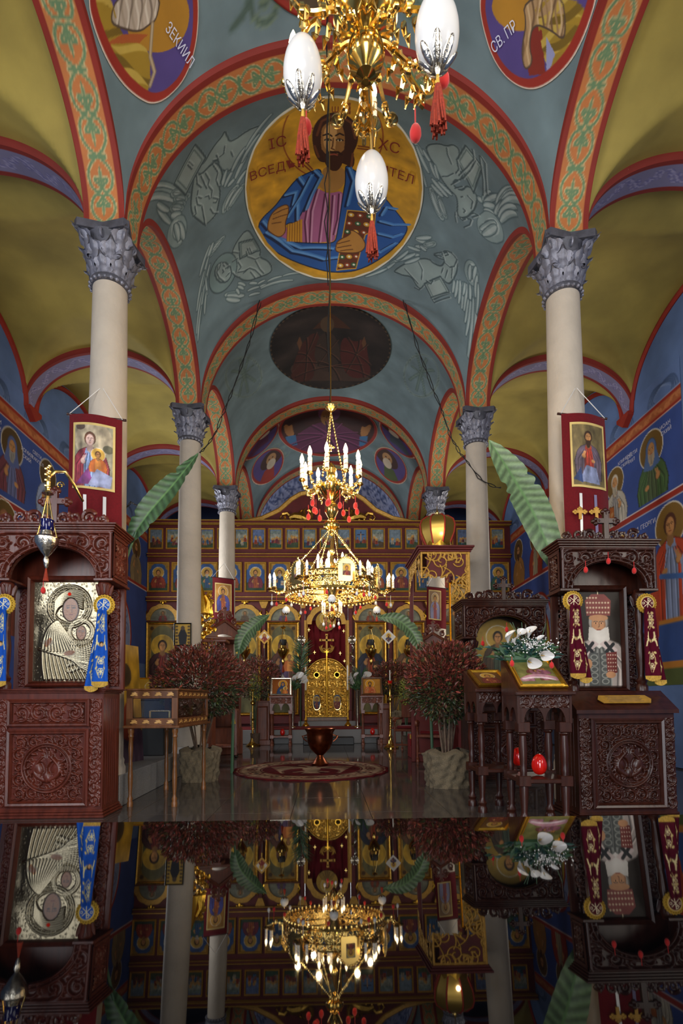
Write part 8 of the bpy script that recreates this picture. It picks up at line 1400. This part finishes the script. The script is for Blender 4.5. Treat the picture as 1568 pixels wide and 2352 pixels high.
m.add([(x, y, 0) for x, y, z in pts]+pts, [(i, (i+1) % 32, 32+(i+1) % 32, 32+i) for i in range(32)]); m.obj('crown_rim', 'gold', ln, smooth=False); MB().lathe([(.23, 0), (.23, .025), (.16, .03), (.001, .03)], 24).obj('base', 'gold_paint', ln); MB().lathe([(.001, .53), (.03, .56), (.035, .59), (.015, .62), (.006, .65), (.004, .7), (.001, .72)], 12).obj('finial', 'gold_bright', ln)
lamp_at((p.x-.0, 7.5, zc+.28), 1.2, .03); 
# armchairs, right; stool rack, left; red steps
def armchair(label, loc, rz):
    t = thing('wooden_armchair', label, 'chair', loc, rz, 'scroll arm chairs'); w_, d = .5, .48
    for sx in (-1, 1):
        for sy in (0, 1): turned(.03, .62 if sy == 0 else .46).obj('leg', 'wood_far', t, (sx*(w_/2-.03), .03+sy*(d-.06), 0))
        m = MB(); m.box((sx*(w_/2-.03), d*.45, .64), (.06, d*.9, .045), .01); m.tube([(sx*(w_/2-.03), .02+b_, .63+a) for a, b_ in spiral(0, -.0, .055, 1.5, 1.4, 18, .2)], .024, 7); m.obj('scroll_arm', 'wood_far', t)
    MB().box((0, d/2, .42), (w_-.02, d-.02, .05), .01).obj('seat_frame', 'wood_far', t, smooth=False); MB().box((0, d/2, .47), (w_-.1, d-.06, .07), .03).obj('red_cushion', 'red_velvet', t, smooth=False); m = MB(); m.box((0, d-.03, .8), (w_-.04, .04, .3), .015); m.tube([(x, d-.03, .97+.05*math.cos(x*6)) for x in np.linspace(-w_/2, w_/2, 9)], .03, 7); m.obj('backrest', 'wood_far', t); MB().box((0, .03, .14), (w_-.06, .025, .03), .005).obj('stretcher', 'wood_far', t, smooth=False)
p = fl(985, 1752); armchair('scroll armed wooden chair with red cushion nearest the right shrub', (p.x+.02, p.y, 0), -.5); p = fl(930, 1728); armchair('scroll armed wooden chair with red cushion by the tall candlestick', (p.x, p.y, 0), -.5)
p = fl(945, 1747); rs = thing('red_steps', 'small red carpeted steps with yellow edges between the right chairs', 'steps', (p.x+.5, p.y+.35, 0)); [MB().box((0, k*.25, .1+.1*k), (.9, .26, .2+.2*k), .008).obj('step', 'red_carpet', rs, smooth=False) for k in range(2)]; [MB().box((0, k*.25-.132, .16+.2*k), (.9, .012, .07), .003).obj('yellow_edge', 'tassel_gold', rs, smooth=False) for k in range(2)]
p = fl(540, 1741); tb = thing('wheeled_rack', 'wooden rack on casters with gold tassels beside the left shrub', 'rack', (p.x-.28, p.y, 0), .1)
for sx in (-1, 1):
    for sy in (0, 1): MB().box((sx*.28, .04+.4*sy, .45), (.055, .055, .82), .008).obj('post', 'wood_far', tb, smooth=False); MB().ell((sx*.28, .04+.4*sy, .025), (.025, .02, .025), 10, 6).obj('caster', 'black', tb)
for z in (.2, .84): MB().box((0, .24, z), (.6, .46, .05), .008).obj('shelf', 'wood_far', tb, smooth=False)
for x in (-.22, .24): MB().lathe([(.001, .8), (.02, .79), (.015, .74), (.045, .6), (.001, .6)], 12, (x, -.01, 0)).obj('gold_tassel', 'tassel_gold', tb)
for (px, pyb, pyt, Y, hw, lab) in ((602, 1705, 1612, 12.0, .16, 'plain wooden cabinet left of the small altar stand'), (884, 1708, 1618, 11.9, .14, 'carved wooden cabinet behind the tall right candlestick')):
    p = at(px, pyb, Y); h = at(px, pyt, Y).z; t = thing('wooden_cabinet', lab, 'cabinet', (p.x, Y, 0)); MB().box((0, .14, h/2), (hw*2, .28, h), .008).obj('body', 'wood_far', t, smooth=False); frame_mb(hw*1.6, h*.8, .03, .02).obj('panel', 'wood_far', t, (0, .0, h*.1), smooth=False); MB().box((0, .14, .06), (hw*2+.06, .34, .12), .008).obj('plinth', 'wood_far', t, smooth=False); MB().box((0, .14, h+.01), (hw*2+.04, .32, .03), .006).obj('top', 'wood_far', t, smooth=False)
# ================================================================== draped cables under the vault
def cable(label, P): t = thing('draped_cable', label, 'cable', P[0]); q = [Vector(p)-Vector(P[0]) for p in P]; [MB().tube([a.lerp(b, k/10)+Vector((.02*math.sin(k*1.9+e*3), .02*math.cos(k*1.3+e*2), -.12*math.sin(PI*k/10)*(1+.2*e))) for k in range(11)], .007, 5).obj('strand', 'cable', t) for a, b in zip(q, q[1:]) for e in (0, 1)]
cable('dark cable hanging from the vault to the middle left column', [at(603, 672, 8.2), at(520, 930, 8.15), at(458, 1040, 8.2)]); cable('dark cable hanging from the vault past the middle right column', [at(921, 670, 8.2), at(1010, 930, 8.12), at(1065, 1050, 8.12), at(1150, 1120, 8.3)])
cable('thin cable strung across the left aisle near the banner', [at(270, 1150, 8.6), at(300, 1152, 9.5), at(338, 1141, 11.5)])
# ================================================================== phone screen used as a mirror right below the lens, on an added stand
sl = .085; gl = thing('phone_mirror', 'glossy black glass topped lectern under the lens on an added stand mirroring the nave', 'phone', (CX, .12, 0)); zt_ = CH-.04
MB().box((0, 0, 0), (.62, .46, .012), .0008).obj('phone_screen', 'black_gloss', gl, (0, .06-.12, zt_-.006-sl*.06), (-sl, 0, 0), smooth=False)
MB().box((0, 0, .42), (.2, .2, .84), .01).obj('pedestal', 'wood_dark', gl, (0, -.1, 0), smooth=False); MB().box((0, 0, .02), (.5, .4, .04), .01).obj('foot', 'wood_dark', gl, (0, -.1, 0), smooth=False); MB().box((0, 0, .86), (.3, .26, .06), .01).obj('bracket', 'wood_dark', gl, (0, -.08, 0), smooth=False)  # added stand, out of sight, carrying the phone
